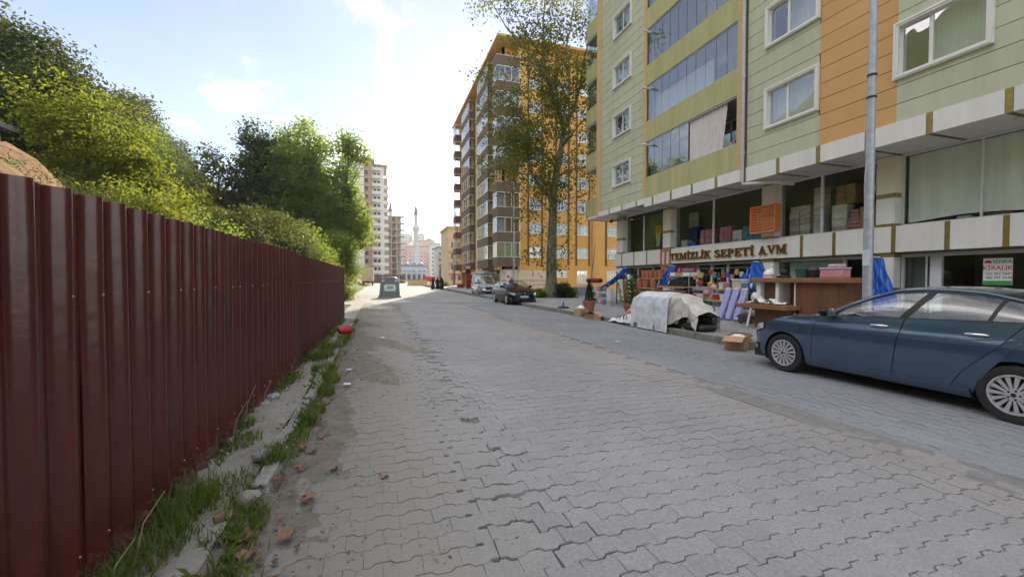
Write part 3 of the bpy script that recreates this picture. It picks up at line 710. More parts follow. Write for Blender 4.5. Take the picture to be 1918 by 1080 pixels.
for yy, cc, l in ((7.1,(.12,.02,.04),.3),(6.75,(.35,.50,.55),.3),(6.1,(.2,.1,.05),.5),(5.2,(.05,.09,.05),.8)):
    MB().cbox(WX+.12, WX+.3, yy-l/2, yy+l/2, 3.105, 3.20, .03).build('folded_cloth', pm('cloth_%d' % int(yy*100), cc, .9), o)
# shop interior shell
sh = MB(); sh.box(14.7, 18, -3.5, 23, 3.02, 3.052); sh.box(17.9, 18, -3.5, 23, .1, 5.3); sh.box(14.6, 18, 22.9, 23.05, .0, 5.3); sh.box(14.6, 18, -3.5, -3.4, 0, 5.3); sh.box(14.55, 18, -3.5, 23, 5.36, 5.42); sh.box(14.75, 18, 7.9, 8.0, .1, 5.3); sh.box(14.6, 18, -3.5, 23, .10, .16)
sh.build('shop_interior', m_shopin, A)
# ground floor shopfront
gf = MB(); GX = 14.58
for y in (16.2, 15.3, 14.38, 9.6, 19.6, 21.0): gf.box(GX-.04, GX+.04, y-.05, y+.05, .15, 2.25)
for a, b in ((12.42,17.72),(8.51,11.88),(18.32,22.1),(3.0,8.03)): gf.box(GX-.035, GX+.035, a, b, 2.16, 2.249); gf.box(GX-.035, GX+.035, a, b, .151, .25)
gf.box(GX-.06, GX+.05, 7.12, 7.36, .15, 2.248).box(GX-.05, GX+.05, 7.98, 8.03, .15, 2.248)
o = gf.build('shopfront_frame', m_alu_w, A)
for a, b in ((16.25,17.7),(15.35,16.15),(12.43,14.33),(8.52,9.55),(9.65,11.87),(18.33,19.55),(19.65,20.95),(21.05,22.1),(3.0,7.12),(7.36,7.98)):
    MB().box(GX-.004, GX+.004, a, b, .25, 2.16).build('pane', g_shop, o)
MB().tube([(GX-.10,7.42,.5),(GX-.10,7.42,2.2)], .022, 8).build('door_pull', m_alu, o, 'auto')
MB().box(GX+.12, GX+.14, 9.75, 11.6, .4, 2.14).build('frosted_partition', pm('frosted_teal', (.50,.62,.58), .5), o)
MB().box(GX+.25, GX+.28, 7.36, 7.98, .2, 2.2).build('inner_panel', pm('grey_green_panel', (.20,.22,.20), .7), o)
MB().box(GX+1.4, GX+1.44, 3.0, 7.1, .2, 2.25).build('inner_partition', pm('dark_green_partition', (.075,.085,.072), .8), o)
textmesh('glass_lettering', 'TEMİZLİK', .22, pm('teal_letter', (.10,.28,.27), .5), o, (GX-.02, 10.75, 1.86), SIGN, .002)
# floodlight under the canopy, far end
fl = MB().obox((13.9, 22.9, 5.14), (.10,.26,.18), rotm(0,.5,0)).tube([(13.95,22.9,5.2),(14.0,22.9,5.36)], .015, 6).build('floodlight', pm('black_plastic', (.02,.02,.022), .5), A)
MB().obox((13.845, 22.9, 5.118), (.01,.22,.14), rotm(0,.5,0)).build('lens', pm('lamp_lens', (.6,.62,.62), .15), fl)
# brown timber-look boards round pillar three
m_ter = pm('rust_trim', (.48,.20,.10), .6, var=.2, vs=5)
tr = MB()
for y in (17.66, 18.02, 18.36): tr.box(PX-.09, PX-.052, y-.06, y+.06, 2.2, 3.08)
tr.box(PX-.092, PX-.055, 17.6, 18.42, 2.95, 3.06); tr.box(PX-.085, PX-.05, 17.6, 18.42, 2.2, 2.3); tr.box(PX-.05, PX-.006, 17.9, 18.38, 1.2, 2.2); tr.build('trim_boards', m_ter, A)

# ---- raised serif shop lettering
def ribbon(pts, w):
    out = []
    P = [Vector((p[0], p[1])) for p in pts]
    L_, R_ = [], []
    for i, p in enumerate(P):
        t = (P[min(i+1,len(P)-1)]-P[max(i-1,0)]).normalized(); nn = Vector((-t.y, t.x)); ww = w[i] if isinstance(w,(list,tuple)) else w
        L_.append(p+nn*ww/2); R_.append(p-nn*ww/2)
    return [[tuple(L_[i]), tuple(L_[i+1]), tuple(R_[i+1]), tuple(R_[i])] for i in range(len(P)-1)]
def arc(cx, cy, rx, ry, a0, a1, n=10): return [(cx+rx*cos(radians(lerp(a0,a1,i/n))), cy+ry*sin(radians(lerp(a0,a1,i/n)))) for i in range(n+1)]
def rc(x0, y0, x1, y1): return [(x0,y0),(x1,y0),(x1,y1),(x0,y1)]
TK, TN, SF = .17, .075, .06
def glyph(c):
    if c == 'T': return .78, [rc(.305,0,.475,1), rc(.2,0,.58,SF), rc(.02,.93,.76,1), [(.02,.72),(.06,.72),(.14,.93),(.02,.93)], [(.72,.72),(.76,.72),(.76,.93),(.64,.93)]]
    if c == 'E': return .72, [rc(.1,0,.27,1), rc(.02,0,.66,.07), rc(.02,.93,.64,1), rc(.27,.465,.5,.535), rc(.47,.36,.51,.64), [(.54,.07),(.66,.07),(.70,.27),(.66,.27)], [(.52,.93),(.64,.93),(.66,.74),(.62,.74)]]
    if c == 'M': return 1.05, [rc(.10,0,.17,1), rc(.02,0,.26,SF), rc(.02,.94,.22,1), [(.10,1),(.29,1),(.58,.2),(.49,.0)], [(.49,0),(.55,.1),(.83,1),(.76,1)], rc(.76,0,.93,1), rc(.68,0,1.02,SF), rc(.86,.94,1.02,1)]
    if c in 'Iİ': return .40, [rc(.115,0,.285,1), rc(.03,0,.37,SF), rc(.03,.94,.37,1)]+([[(.2+.095*cos(a*pi/4), 1.17+.095*sin(a*pi/4)) for a in range(8)]] if c == 'İ' else [])
    if c == 'Z': return .74, [rc(.05,.93,.68,1), rc(.04,0,.70,.07), [(.04,.07),(.25,.07),(.68,.93),(.47,.93)], [(.05,.72),(.09,.72),(.17,.93),(.05,.93)], [(.58,.07),(.70,.07),(.71,.28),(.67,.28)]]
    if c == 'L': return .70, [rc(.1,0,.27,1), rc(.02,0,.64,.07), rc(.02,.94,.35,1), [(.52,.07),(.64,.07),(.68,.3),(.64,.3)]]
    if c == 'K': return .86, [rc(.1,0,.27,1), rc(.02,0,.35,SF), rc(.02,.94,.35,1), [(.27,.40),(.27,.5),(.66,.97),(.74,.97)], [(.37,.55),(.49,.67),(.80,.05),(.60,.05)], rc(.52,0,.86,SF), rc(.54,.94,.84,1)]
    if c == 'S':
        p = arc(.36,.735,.22,.225,25,200,12)+[(.20,.60),(.30,.54),(.40,.49)]+arc(.36,.27,.24,.23,60,-155,14)
        w = [.06+.09*sin(pi*min(1,i/(len(p)-1))) for i in range(len(p))]
        return .70, ribbon(p, w)+[rc(.53,.72,.57,.97), rc(.10,.03,.14,.30)]
    if c == 'P': return .74, [rc(.1,0,.27,1), rc(.02,0,.36,SF), rc(.02,.94,.4,1), rc(.27,.44,.4,.5)]+ribbon(arc(.40,.72,.20,.245,90,-90,12), [.06+.11*sin(pi*i/12) for i in range(13)])
    if c == 'A': return .88, [[(.10,.0),(.17,.0),(.46,.92),(.41,1)], [(.37,.94),(.46,1),(.49,1),(.82,0),(.62,0)], rc(.24,.30,.62,.36), rc(.02,0,.27,SF), rc(.52,0,.88,SF)]
    if c == 'V': return .86, [[(.06,1),(.26,1),(.50,.2),(.44,.0)], [(.44,.0),(.49,.1),(.78,1),(.71,1)], rc(.0,.94,.34,1), rc(.62,.94,.86,1)]
    return .35, []
m_face = pm('bronze_letter', (.17,.075,.018), .42, .35, var=.2, vs=9)
m_gold = pm('gold_edge', (.75,.48,.10), .3, .8)
def sign_word(word, ystart, yend, z0, h):
    ws = [glyph(c)[0] for c in word]; total = sum(ws)+.06*(len(word)-1); sc = (ystart-yend)/total; u = 0
    for c, w in zip(word, ws):
        polys = glyph(c)[1]
        if polys:
            b = MB(); g = MB()
            for q, p in enumerate(polys):
                b.prism(p, .035, lambda a, v, d, q=q: (PX-.052-.035-d-.0006*q, ystart-(u+a)*sc, z0+v*h))
                cx = sum(t[0] for t in p)/len(p); cy = sum(t[1] for t in p)/len(p)
                pg = [(t[0]+(.028 if t[0] > cx else -.028), t[1]+(.022 if t[1] > cy else -.022)) for t in p]
                g.prism(pg, .034, lambda a, v, d, q=q: (PX-.052-d+.0004*q, ystart-(u+a)*sc, z0+v*h))
            o = b.build('sign_letter', m_face, A); g.build('gilt_edge', m_gold, o)
        u += w+.06
sign_word('TEMİZLİK', 17.60, 14.92, 2.475, .325); sign_word('SEPETİ', 14.69, 12.66, 2.475, .325); sign_word('AVM', 12.46, 11.28, 2.475, .325)

# ================================================================ ochre apartment block behind the plane tree
B = thing('apartment_block', 'tall ochre apartment block with brown balconies behind the plane tree', 'building', (14.2, 47, 0), 0, None, True)
m_och = pm('ochre_render', (.72,.42,.12), .85, var=.12, vs=.5, col2=(.66,.37,.10), bump=.2, bs=25)
m_och2 = pm('tan_orange_render', (.62,.36,.13), .85, var=.12, vs=.6)
m_brn = pm('brown_render', (.165,.115,.078), .85, var=.15, vs=1.5)
m_brn2 = pm('brown_bar', (.19,.10,.03), .85)
m_crt = pm('cream_tile', (.68,.60,.44), .5, var=.08, vs=2)
m_rdl = pm('red_lettering', (.52,.09,.045), .5)
BX, BY, BH, BS = 14.2, 47.0, 29.3, 2.9
mb = MB(); cols = [(17.23,18.77),(20.84,22.30),(23.63,25.20),(27.92,29.40)]; nst = 9
def wall_holes_y(mb, y0, y1, x0, x1, z0, z1, holes):
    t = MB(); wall_holes(t, y0, y1, x0, x1, z0, z1, holes); mb.add([(b, a, c) for a, b, c in t.v], [f[::-1] for f in t.f])
holes = [(a, b, 4.05+BS*i, 5.36+BS*i) for a, b in cols for i in range(nst-1)]+[(a, b, .87, 2.51) for a, b in cols[2:]]+[(20.84,22.3,1.65,2.51)]
wall_holes_y(mb, BY, BY+.3, 15.75, 34, -.2, BH, holes)
mb.box(BX, BX+.3, BY+1.2, 76.5, 2.6, BH).box(BX, 15.75, BY+1.2, BY+1.5, 2.6, BH).box(15.75, 16.05, BY+.3, BY+1.2, -.2, BH).box(BX+1.2, BX+1.4, BY+1.5, 76, -.2, 2.6)
mb.box(BX+.3, 34, 76.2, 76.5, -.2, BH).box(33.7, 34, BY+.3, 76.2, -.2, BH)
wb = mb.build('wall', m_och, B)
MB().box(17, 33, BY+2.2, BY+2.3, 0, BH).build('interior_wall', m_dark, B)
MB().box(13.0, 34.4, 46.0, 77, BH+.002, BH+.28).box(13.4, 34, 46.5, 76.6, BH+.28, BH+.5).build('roof', m_och2, B)
MB().box(13.9, 15.7, 46.8, 48.3, -.2, 2.6).build('corner_pier', m_crt, B)
for a, b in ((17.02,17.20),(18.79,18.97),(22.32,22.53),(23.43,23.61),(25.22,25.41),(27.65,27.88),(20.62,20.82)):
    MB().box(a, b, BY-.10, BY-.001, 3.12, BH-.2).build('vertical_fin', m_brn2, B)
MB().box(25.72, 26.09, BY-.16, BY-.001, -.2, BH).build('pilaster', m_och2, B)
MB().tube([(16.0,BY-.08,2.5),(16.0,BY-.08,BH)], .06, 8).build('drain_pipe', m_upvc, B, 'auto')
# one window type, copied
def mkwin(w, h, blind):
    o = None; f = MB()
    def bx(x0, x1, z0, z1, d=.06): f.box(x0, x1, .08-d, .08, z0, z1)
    t = .07; bx(0, w, 0, t); bx(0, w, h-t, h); bx(0, t, t, h-t); bx(w-t, w, t, h-t)
    for q in (.36, .66): bx(w*q-t/2, w*q+t/2, t, h-t, .055)
    bx(t, w-t, h*.68, h*.68+t, .05)
    f.box(-.04, w+.04, -.06, .08, -.05, -.003)
    return f
tpl = {}
def addwin(x0, x1, z0, z1, i):
    k = (round(x1-x0,2), round(z1-z0,2)); key = k
    if key not in tpl:
        f = mkwin(k[0], k[1], 0); f.v = [(a+14.2, b+47, c) for a, b, c in f.v]; o = f.build('window', m_upvc, B)
        p = MB().box(14.2+.05, 14.2+k[0]-.05, 47.05, 47.058, .05, k[1]-.05).build('pane', g_win, o)
        tpl[key] = o
    else: o = dup(tpl[key])
    o.location = (x0-14.2, 0, z0); OFF[o.name] = (14.2, 47, 0)
    s = (i*7+int(x0*3)) % 4
    c = MB().box(14.2+.05, 14.2+k[0]*(1 if s != 1 else .5)-.05, 47.2, 47.22, .05 if s < 3 else k[1]*.45, k[1]-.05)
    c.build('curtain', [m_curt, m_lace, pm('yellow_blind', (.62,.60,.34), .9), pm('grey_blind', (.4,.4,.38), .9)][s], o)
for i, h in enumerate(holes): addwin(*h, i)
# balconies. boxes in brown with white glazed screens
m_glzf = m_upvc
def balcony(x0, x1, y0, y1, z0, i, near=False):
    """brown tray with glazing above; x0 is the street side, y0 the camera side"""
    t = MB(); t.box(x0, x1, y0, y1, z0, z0+.16)
    t.box(x0, x0+.1, y0, y1, z0+.16, z0+1.08).box(x0+.1, x1, y0, y0+.1, z0+.16, z0+1.08).box(x0+.1, x1, y1-.1, y1, z0+.16, z0+1.08)
    o = t.build('balcony', m_brn, B)
    MB().box(x0-.03, x1+.0, y0-.03, y1+.03, z0+1.083, z0+1.13).build('coping', m_upvc, o)
    MB().box(x0+.3, x1+.3, y0+.15, y1-.15, z0+1.13, z0+1.132).build('shelf', m_upvc, o)
    zt = z0+BS-.06
    if i % 5 == 3 and near: return o
    s = MB(); w = .05
    xs_ = [x0+.02, lerp(x0,x1,.34), lerp(x0,x1,.62), x1-.07] if near else [x0+.02, x1-.07]
    for x in xs_: s.box(x, x+w, y0+.02, y0+.07, z0+1.13, zt)
    for k in range(5 if not near else 3):
        y = lerp(y0+.02, y1-.07, k/(4 if not near else 2)); s.box(x0+.02, x0+.07, y, y+w, z0+1.13, zt)
    s.box(x0+.015, x1, y0+.015, y0+.075, zt-.07, zt).box(x0+.015, x0+.075, y0+.075, y1, zt-.07, zt)
    s.build('glazing_frame', m_upvc, o)
    MB().box(x0+.05, x1-.05, y0+.04, y0+.05, z0+1.13, zt-.07).box(x0+.04, x0+.05, y0+.06, y1-.05, z0+1.13, zt-.07).build('glazing', g_bal if not near else g_win, o)
    if near and i % 3 == 0: MB().box(x0+.4, x1-.3, y0+.16, y0+.18, z0+1.13, zt-.05).build('blind', pm('yellow_blind', (.62,.60,.34), .9), o)
    elif near: MB().box(x0+.5, x1-1.4, y0+1.25, y0+1.27, z0+.2, zt-.05).build('inner_curtain', m_curt, o)
    return o
for i in range(9):
    z0 = 2.95+BS*i
    balcony(12.95, 15.74, 46.15, 48.15, z0, i, True)
    balcony(13.25, 14.19, 51.6, 57.8, z0, i); balcony(13.25, 14.19, 63.0, 69.6, z0, i+1); 
    balcony(13.0, 14.19, 74.0, 76.4, z0, i)
for a, b in ((49.0,50.0),(50.6,51.3),(58.2,59.6),(60.6,62.4),(70.4,72.6)): MB().box(BX-.12, BX-.001, a, b, 2.62, BH-.1).build('pilaster', m_och2 if a != 60.6 else m_tan, B)
mfin = MB()
for y in (50.1, 58.0, 60.0, 62.6, 69.9): MB().box(BX-.2, BX-.001, y, y+.2, 2.9, BH-.4).build('vertical_fin', m_brn, B)
for i in range(9):
    for y in (50.15, 60.05):
        w = MB(); wframe(w, y+.22, y+.5, 4.05+BS*i, 5.4+BS*i, .05, BX-.15, BX-.125); w.build('side_window', m_upvc, B)
# ground floor: cream wall with red lettering, shops, awnings
cw = MB(); 
wall_c = MB().box(15.76, 19.55, BY-.22, BY-.002, .3, 2.50).build('cream_wall', m_crt, B)
for r in range(8):
    for c in range(8):
        x0 = 15.78+c*.47; z0 = .32+r*.272
        MB().box(x0, x0+.46, BY-.232, BY-.221, z0, z0+.262).build('tile', m_crt, wall_c)
textmesh('lettering', 'İLÇE MÜFTÜLÜĞÜ', .40, m_rdl, wall_c, (17.75, BY-.236, 1.12), SIGNY, .004, sx=.95)
textmesh('lettering', 'YET GENÇLİK MERKEZİ', .36, m_rdl, wall_c, (17.72, BY-.236, .66), SIGNY, .004, sx=.95)
MB().lathe([(.05,0),(.12,0),(.12,.01),(.05,.01)], 14, (17.6, BY-.24, 2.15), 'y').box(17.45,17.75,BY-.236,BY-.233,1.82,1.95).build('emblem', m_rdl, wall_c)
sf = MB()
for y in np.arange(49, 76, 2.7): sf.box(BX+1.05, BX+1.2, y, y+.12, -.1, 2.6)
sf.build('shopfront_frame', m_alu, B); MB().box(BX+1.1, BX+1.12, 49, 76, .1, 2.5).build('shop_glass', glassmat('dark_shop_glass', (.25,.28,.26), 1.5), B)
MB().box(14.0, 14.1, 48.4, 48.65, 0, 2.6).build('red_post', pm('red_paint', (.45,.03,.035), .45), B)
MB().box(14.15, 14.85, 46.74, 46.79, .1, 2.5).build('notice_panel', m_upvc, B); MB().lathe([(0,0),(.17,0),(.17,.012),(0,.012)], 18, (14.5, 46.725, 1.75), 'y').build('round_notice', pm('red_paint', (.45,.03,.035), .45), B)
m_awn = pm('awning_grey', (.45,.46,.48), .8)
for a, b in ((52.5,56.5),(57.2,60.6)): MB().add([(14.3,a,2.75),(14.3,b,2.75),(12.9,b,2.35),(12.9,a,2.35),(12.9,a,2.18),(12.9,b,2.18),(14.3,a,2.70),(14.3,b,2.70)], [(0,1,2,3),(3,2,5,4),(6,4,5,7),(0,3,4,6),(1,7,5,2)]).build('awning', m_awn, B)
rs = MB().box(12.4, 13.2, 62.0, 62.12, 2.3, 3.6).build('hanging_sign', pm('red_paint', (.45,.03,.035), .45), B); MB().box(12.45,13.15,61.985,61.999,2.35,2.9).build('sign_panel', m_dark, rs); MB().box(12.5,12.75,61.98,61.99,3.05,3.4).box(12.85,13.1,61.98,61.99,3.05,3.4).build('sign_marks', m_upvc, rs)
# low ochre wall, grey concrete box, railing before the block
o = thing('low_wall', 'low ochre garden wall to the right of the plane tree trunk', 'wall', (14, 31, 0), 0, None, True)
MB().box(12.7, 15.5, 31, 31.25, -.1, .78).build('wall', m_och, o); MB().box(12.66, 15.52, 30.96, 31.29, .782, .84).build('coping', m_och2, o)
o = thing('utility_box', 'grey concrete utility box beside the low ochre wall', 'utility box', (16.05, 31, 0), 0, None, True)
MB().cbox(15.6, 16.6, 30.6, 31.6, -.1, .86, .03).build('body', pm('grey_box', (.38,.39,.40), .8, bump=.3), o); MB().box(15.75, 16.45, 30.585, 30.599, .1, .75).build('door', pm('grey_box2', (.34,.35,.36), .7), o); MB().box(16.34,16.38,30.565,30.584,.38,.5).build('handle', m_dark, o)
ra = thing('metal_railing', 'grey metal railing in front of the cream wall with red lettering', 'railing', (13, 40, 0), 0, None, True)
MB().tube([(13.6,41,.95),(17.6,41,.95)], .03, 6).tube([(13.6,41,.25),(17.6,41,.25)], .025, 6).build('rail', m_zinc, ra)
for x in np.arange(13.6, 17.7, .5): MB().tube([(x,41,0),(x,41,.95)], .018, 6).build('baluster', m_zinc, ra)
struct('yard_apron', MB().box(13.4, 34, 40.5, 46.8, -.2, .154), pm('apron_yellow', (.5,.36,.16), .9))

# ================================================================ far buildings
def facade_building(name, label, loc, w, d, h, wall, cols, st, mats, balc=(), roof=None, wz=1.3, ww=1.1, z00=1.0, win=None, group=None):
    o = thing(name, label, 'building', loc, 0, group)
    MB().box(-w/2, w/2, 0, d, -.3, h).build('wall', wall, o)
    MB().box(-w/2-.4, w/2+.4, -.4, d+.4, h+.003, h+.45).build('roof', roof or m_core, o)
    nst = int((h-z00-.5)/st); me = None
    f = MB(); f.box(-ww/2-.12, ww/2+.12, -.06, -.002, -.12, wz+.12); fm = bpy.data.meshes.new('window'); fm.from_pydata(f.v, [], f.f); fm.materials.append(m_upvc)
    p = MB(); p.box(-ww/2, ww/2, -.08, -.062, 0, wz); pme = bpy.data.meshes.new('pane'); pme.from_pydata(p.v, [], p.f); pme.materials.append(win or pm('far_glass', (.10,.12,.14), .15, var=.5, vs=.4))
    for i in range(nst):
        for x in cols:
            a = ob('window', fm, o, (x, 0, z00+i*st)); ob('pane', pme, a)
        for (xa, xb, dep) in balc:
            t = MB().box(xa, xb, -dep, -.003, z00-1.05+i*st, z00-.9+i*st).box(xa, xb, -dep, -dep+.1, z00-.9+i*st, z00-.05+i*st).box(xa, xa+.1, -dep+.1, -.003, z00-.9+i*st, z00-.05+i*st).box(xb-.1, xb, -dep+.1, -.003, z00-.9+i*st, z00-.05+i*st)
            t.build('balcony', mats, o)
    return o
m_pink = pm('pink_render', (.62,.40,.36), .9, var=.1, vs=.2); m_roof = pm('red_roof', (.42,.13,.09), .9, var=.2, vs=.5)
m_pale = pm('pale_render', (.60,.62,.64), .9, var=.08, vs=.2); m_bei = pm('beige_render', (.58,.46,.30), .9, var=.1, vs=.3); m_gry = pm('grey_render', (.46,.46,.45), .9, var=.1, vs=.3)
facade_building('apartment_block', 'pink apartment block with red roof and many small windows behind the minaret', (31, 345, 0), 20, 16, 27.5, m_pink, [-7.5,-5,-1,1.8,4.2,8], 2.95, m_rdl if False else pm('pink_dark', (.50,.24,.22), .9), [(-4,-2,1.0),(5.6,7.2,1.0)], m_roof, 1.2, 1.1)
facade_building('apartment_block', 'pale pink and white apartment block left of the pink one', (15, 352, 0), 12, 16, 30.5, pm('pale_pink', (.62,.50,.47), .9), [-4,-1.5,1.5,4], 2.95, m_pale, [], m_roof, 1.2, 1.1)
facade_building('apartment_tower', 'slim white apartment tower between pink and grey blocks', (38.5, 300, 0), 6.4, 14, 26.5, m_pale, [-2.3,2.3], 2.95, m_pale, [(-1.2,1.2,1.2)], m_gry, 1.4, 1.0)
facade_building('apartment_block', 'grey apartment block with stacked balconies left of the beige house', (30.2, 200, 0), 7.4, 14, 16.2, m_gry, [-2.6,-.2,2.2], 2.9, m_gry, [(-3.4,.6,1.3)], pm('dark_roof', (.10,.09,.09), .8), 1.5, 1.2)
facade_building('apartment_house', 'narrow beige apartment house beyond the ochre block', (21.7, 110, 0), 8.6, 14, 15.0, m_bei, [-3.0,-1.2,1.5], 2.9, m_bei, [(-4.3,-.2,.9)], m_bei, 1.5, 1.3)
facade_building('apartment_block', 'tall hazy pale block rising behind the pink roofs', (21, 440, 0), 15, 14, 47, m_pale, [-5,-2,2,5], 2.95, m_pale, [], m_gry, 1.2, 1.2)
facade_building('apartment_block', 'hazy beige block right of the main minaret on the slope', (47, 430, 0), 14, 14, 40, m_bei, [-5,-2,2,5], 2.95, m_bei, [(-1.5,1.5,1.0)], m_roof, 1.2, 1.2)
facade_building('apartment_block', 'hazy grey block far behind the slim white tower', (62, 450, 0), 13, 14, 36, m_gry, [-4,0,4], 2.95, m_gry, [], m_gry, 1.2, 1.2)
h = thing('small_house', 'small yellowish house with sloped dark roof before the grey block', 'house', (21.2, 128, 0), 0)
MB().box(-2.2, 2.5, 0, 6, -.2, 6).build('wall', m_bei, h); MB().prism([(-2.6,5.6),(2.9,7.6),(2.9,7.9),(-2.6,5.9)], 6.8, lambda u, v, w: (u, w-.4, v)).build('roof', pm('dark_roof', (.10,.09,.09), .8), h)
for x in (-1.2, .9):
    for z in (1.2, 3.8): MB().box(x, x+.8, -.05, -.002, z, z+1.2).build('window', pm('far_glass', (.10,.12,.14), .15, var=.5, vs=.4), h)
# tall block under completion on the left
m_brick = pm('raw_brick', (.40,.24,.175), .9, var=.2, vs=1.2); m_wbal = pm('white_balcony', (.74,.73,.70), .8, var=.05); m_cnc = pm('raw_concrete', (.40,.37,.32), .9, var=.2, vs=.6)
T = thing('unfinished_tower', 'tall unfinished brick tower with white balconies behind the trees', 'building', (-3, 155, 0), 0, None, True)
MB().box(-12, -5.2, 155, 172, -.3, 43).build('wall', m_wbal, T); MB().box(-5.2, -2.6, 155.001, 172, -.3, 43).build('brick_wall', m_brick, T); MB().box(-2.6, 1.6, 158, 172, -.3, 42).build('side_wall', m_wbal, T); MB().box(1.6, 3, 162, 172, -.3, 39).build('rear_wall', m_cnc, T)
MB().box(-13, -1.6, 154, 173, 43.003, 43.5).box(-2.6, 2.8, 157, 173, 42.1, 42.6).build('roof', m_cnc, T)
for i in range(15):
    z = .6+i*2.84
    MB().box(-12.03, -2.57, 154.97, 155.2, z-.42, z-.12).build('floor_slab', m_cnc, T)
    MB().box(-9.6, -6.4, 154.9, 154.98, z+.3, z+2.2).build('white_panel', m_wbal, T)
    MB().box(-4.9, -3.9, 154.94, 154.985, z+.7, z+2.1).build('window_opening', m_dark, T)
    b = MB().box(-2.55, .5, 156.3, 158, z-.2, z).box(-2.55, .5, 156.2, 156.32, z, z+.95).box(.4, .52, 156.32, 158, z, z+.95); b.build('balcony', m_wbal, T)
    MB().box(-2.0, -1.1, 157.93, 157.99, z+.2, z+2.1).build('window_opening', m_dark, T); MB().box(-.6, .2, 157.93, 157.99, z+.2, z+2.1).build('window_opening', m_dark, T)
    if i < 13: MB().box(1.0, 3.2, 159.3, 162, z-.1, z+.1).box(1.0, 3.2, 159.2, 159.32, z+.1, z+1.0).build('balcony', m_wbal, T)
# bare concrete frame next to it
Fm = thing('concrete_frame_building', 'bare concrete and brick frame building with open floors', 'building', (6, 190, 0), 0, None, True)
for i in range(10):
    z = 2.9*i
    MB().box(1.2, 9.2, 188.6, 200, z+2.6, z+2.85).build('floor_slab', m_cnc, Fm)
    for x in (1.6, 4.6, 7.0, 8.6):
        for y in (189.3, 195): MB().box(x, x+.42, y, y+.42, z-.1, z+2.598).build('column', m_cnc, Fm)
    if i < 5:
        MB().box(2.05, 4.55, 190, 190.2, z, z+2.59).build('brick_infill', m_brick, Fm); MB().box(7.45, 8.58, 190, 190.2, z, z+2.59).build('brick_infill', m_brick, Fm)
    else: MB().tube([(3,189.2,z),(5.6,189.0,z+2.6)], .06, 5).tube([(6.4,189.2,z),(7.2,189.0,z+2.6)], .06, 5).build('prop', m_tan, Fm)
    MB().box(2, 8.8, 196.5, 196.7, z, z+2.59).build('rear_infill', m_brick if i < 7 else m_cnc, Fm)
    if i > 2: MB().box(9.2, 10.6, 188.8, 194, z+2.62, z+2.8).build('balcony_slab', m_cnc, Fm)
# mosque with two minarets
m_mos = pm('mosque_stone', (.55,.58,.62), .8, var=.08, vs=.4); m_lead = pm('lead_dome', (.15,.19,.27), .5, .3); m_spire = pm('spire_lead', (.10,.10,.12), .5, .3)
Q = thing('mosque', 'pale grey mosque with small blue domes and arched front', 'mosque', (18, 255, 0), 0, None, True)
MB().box(9, 27, 255, 275, -.3, 8.6).build('hall', m_mos, Q); MB().box(8.6, 27.4, 254.6, 275, 8.603, 9.2).build('cornice', m_lead, Q)
def dome(mb, c, r, n=16): mb.lathe([(r*cos(a*pi/16), r*sin(a*pi/16)) for a in range(9)], n, c)
for x in (11.4, 15.4, 19.6, 23.8): d = MB(); dome(d, (x, 258, 9.2), 1.9); d.build('dome', m_lead, Q, 'auto')
MB().box(8.8, 27, 250.6, 254.5, 4.6, 5.2).build('porch_roof', m_mos, Q)
for x in (10.4, 13.4, 16.4, 19.4, 22.4, 25.4): d = MB(); dome(d, (x, 252.5, 5.2), 1.35); d.build('dome', m_lead, Q, 'auto')
for x in np.arange(9, 27.1, 3): MB().tube([(x, 250.9, 0), (x, 250.9, 4.6)], .28, 8).build('column', m_mos, Q, 'auto')
for x in np.arange(10.5, 26, 3):
    MB().prism([(x-.9,.4),(x+.9,.4),(x+.9,2.8)]+[(x+.9*cos(a*pi/8), 2.8+1.1*sin(a*pi/8)) for a in range(1,8)]+[(x-.9,2.8)], .08, lambda u, v, w: (u, 254.9+w, v)).build('arched_window', m_dark, Q)
def minaret(x, y, top, label):
    o = thing('minaret', label, 'minaret', (x, y, 0), 0, 'minarets of the mosque')
    s = top/48.
    MB().lathe([(0,0),(2.0,0),(2.0,9),(1.45,11),(1.35,29*s),(1.9,31*s),(2.1,31.4*s),(2.1,32.6*s),(1.2,32.6*s),(1.15,40.2*s),(1.3,40.6*s),(0,40.6*s)], 14).build('shaft', m_mos, o, 'auto')
    MB().lathe([(1.3,40.6*s),(1.15,42*s),(.15,47.6*s),(.05,48.6*s),(0,48.6*s)], 14).build('spire', m_spire, o, 'auto')
    MB().lathe([(2.15,32.6*s),(2.15,33.5*s),(2.05,33.5*s),(2.05,32.6*s)], 14).build('balcony_rail', m_mos, o)
minaret(21.4, 262, 48, 'white minaret with pointed dark spire standing clear against the sky')
minaret(6.4, 268, 50.5, 'white minaret whose dark spire rises above the concrete frame building')
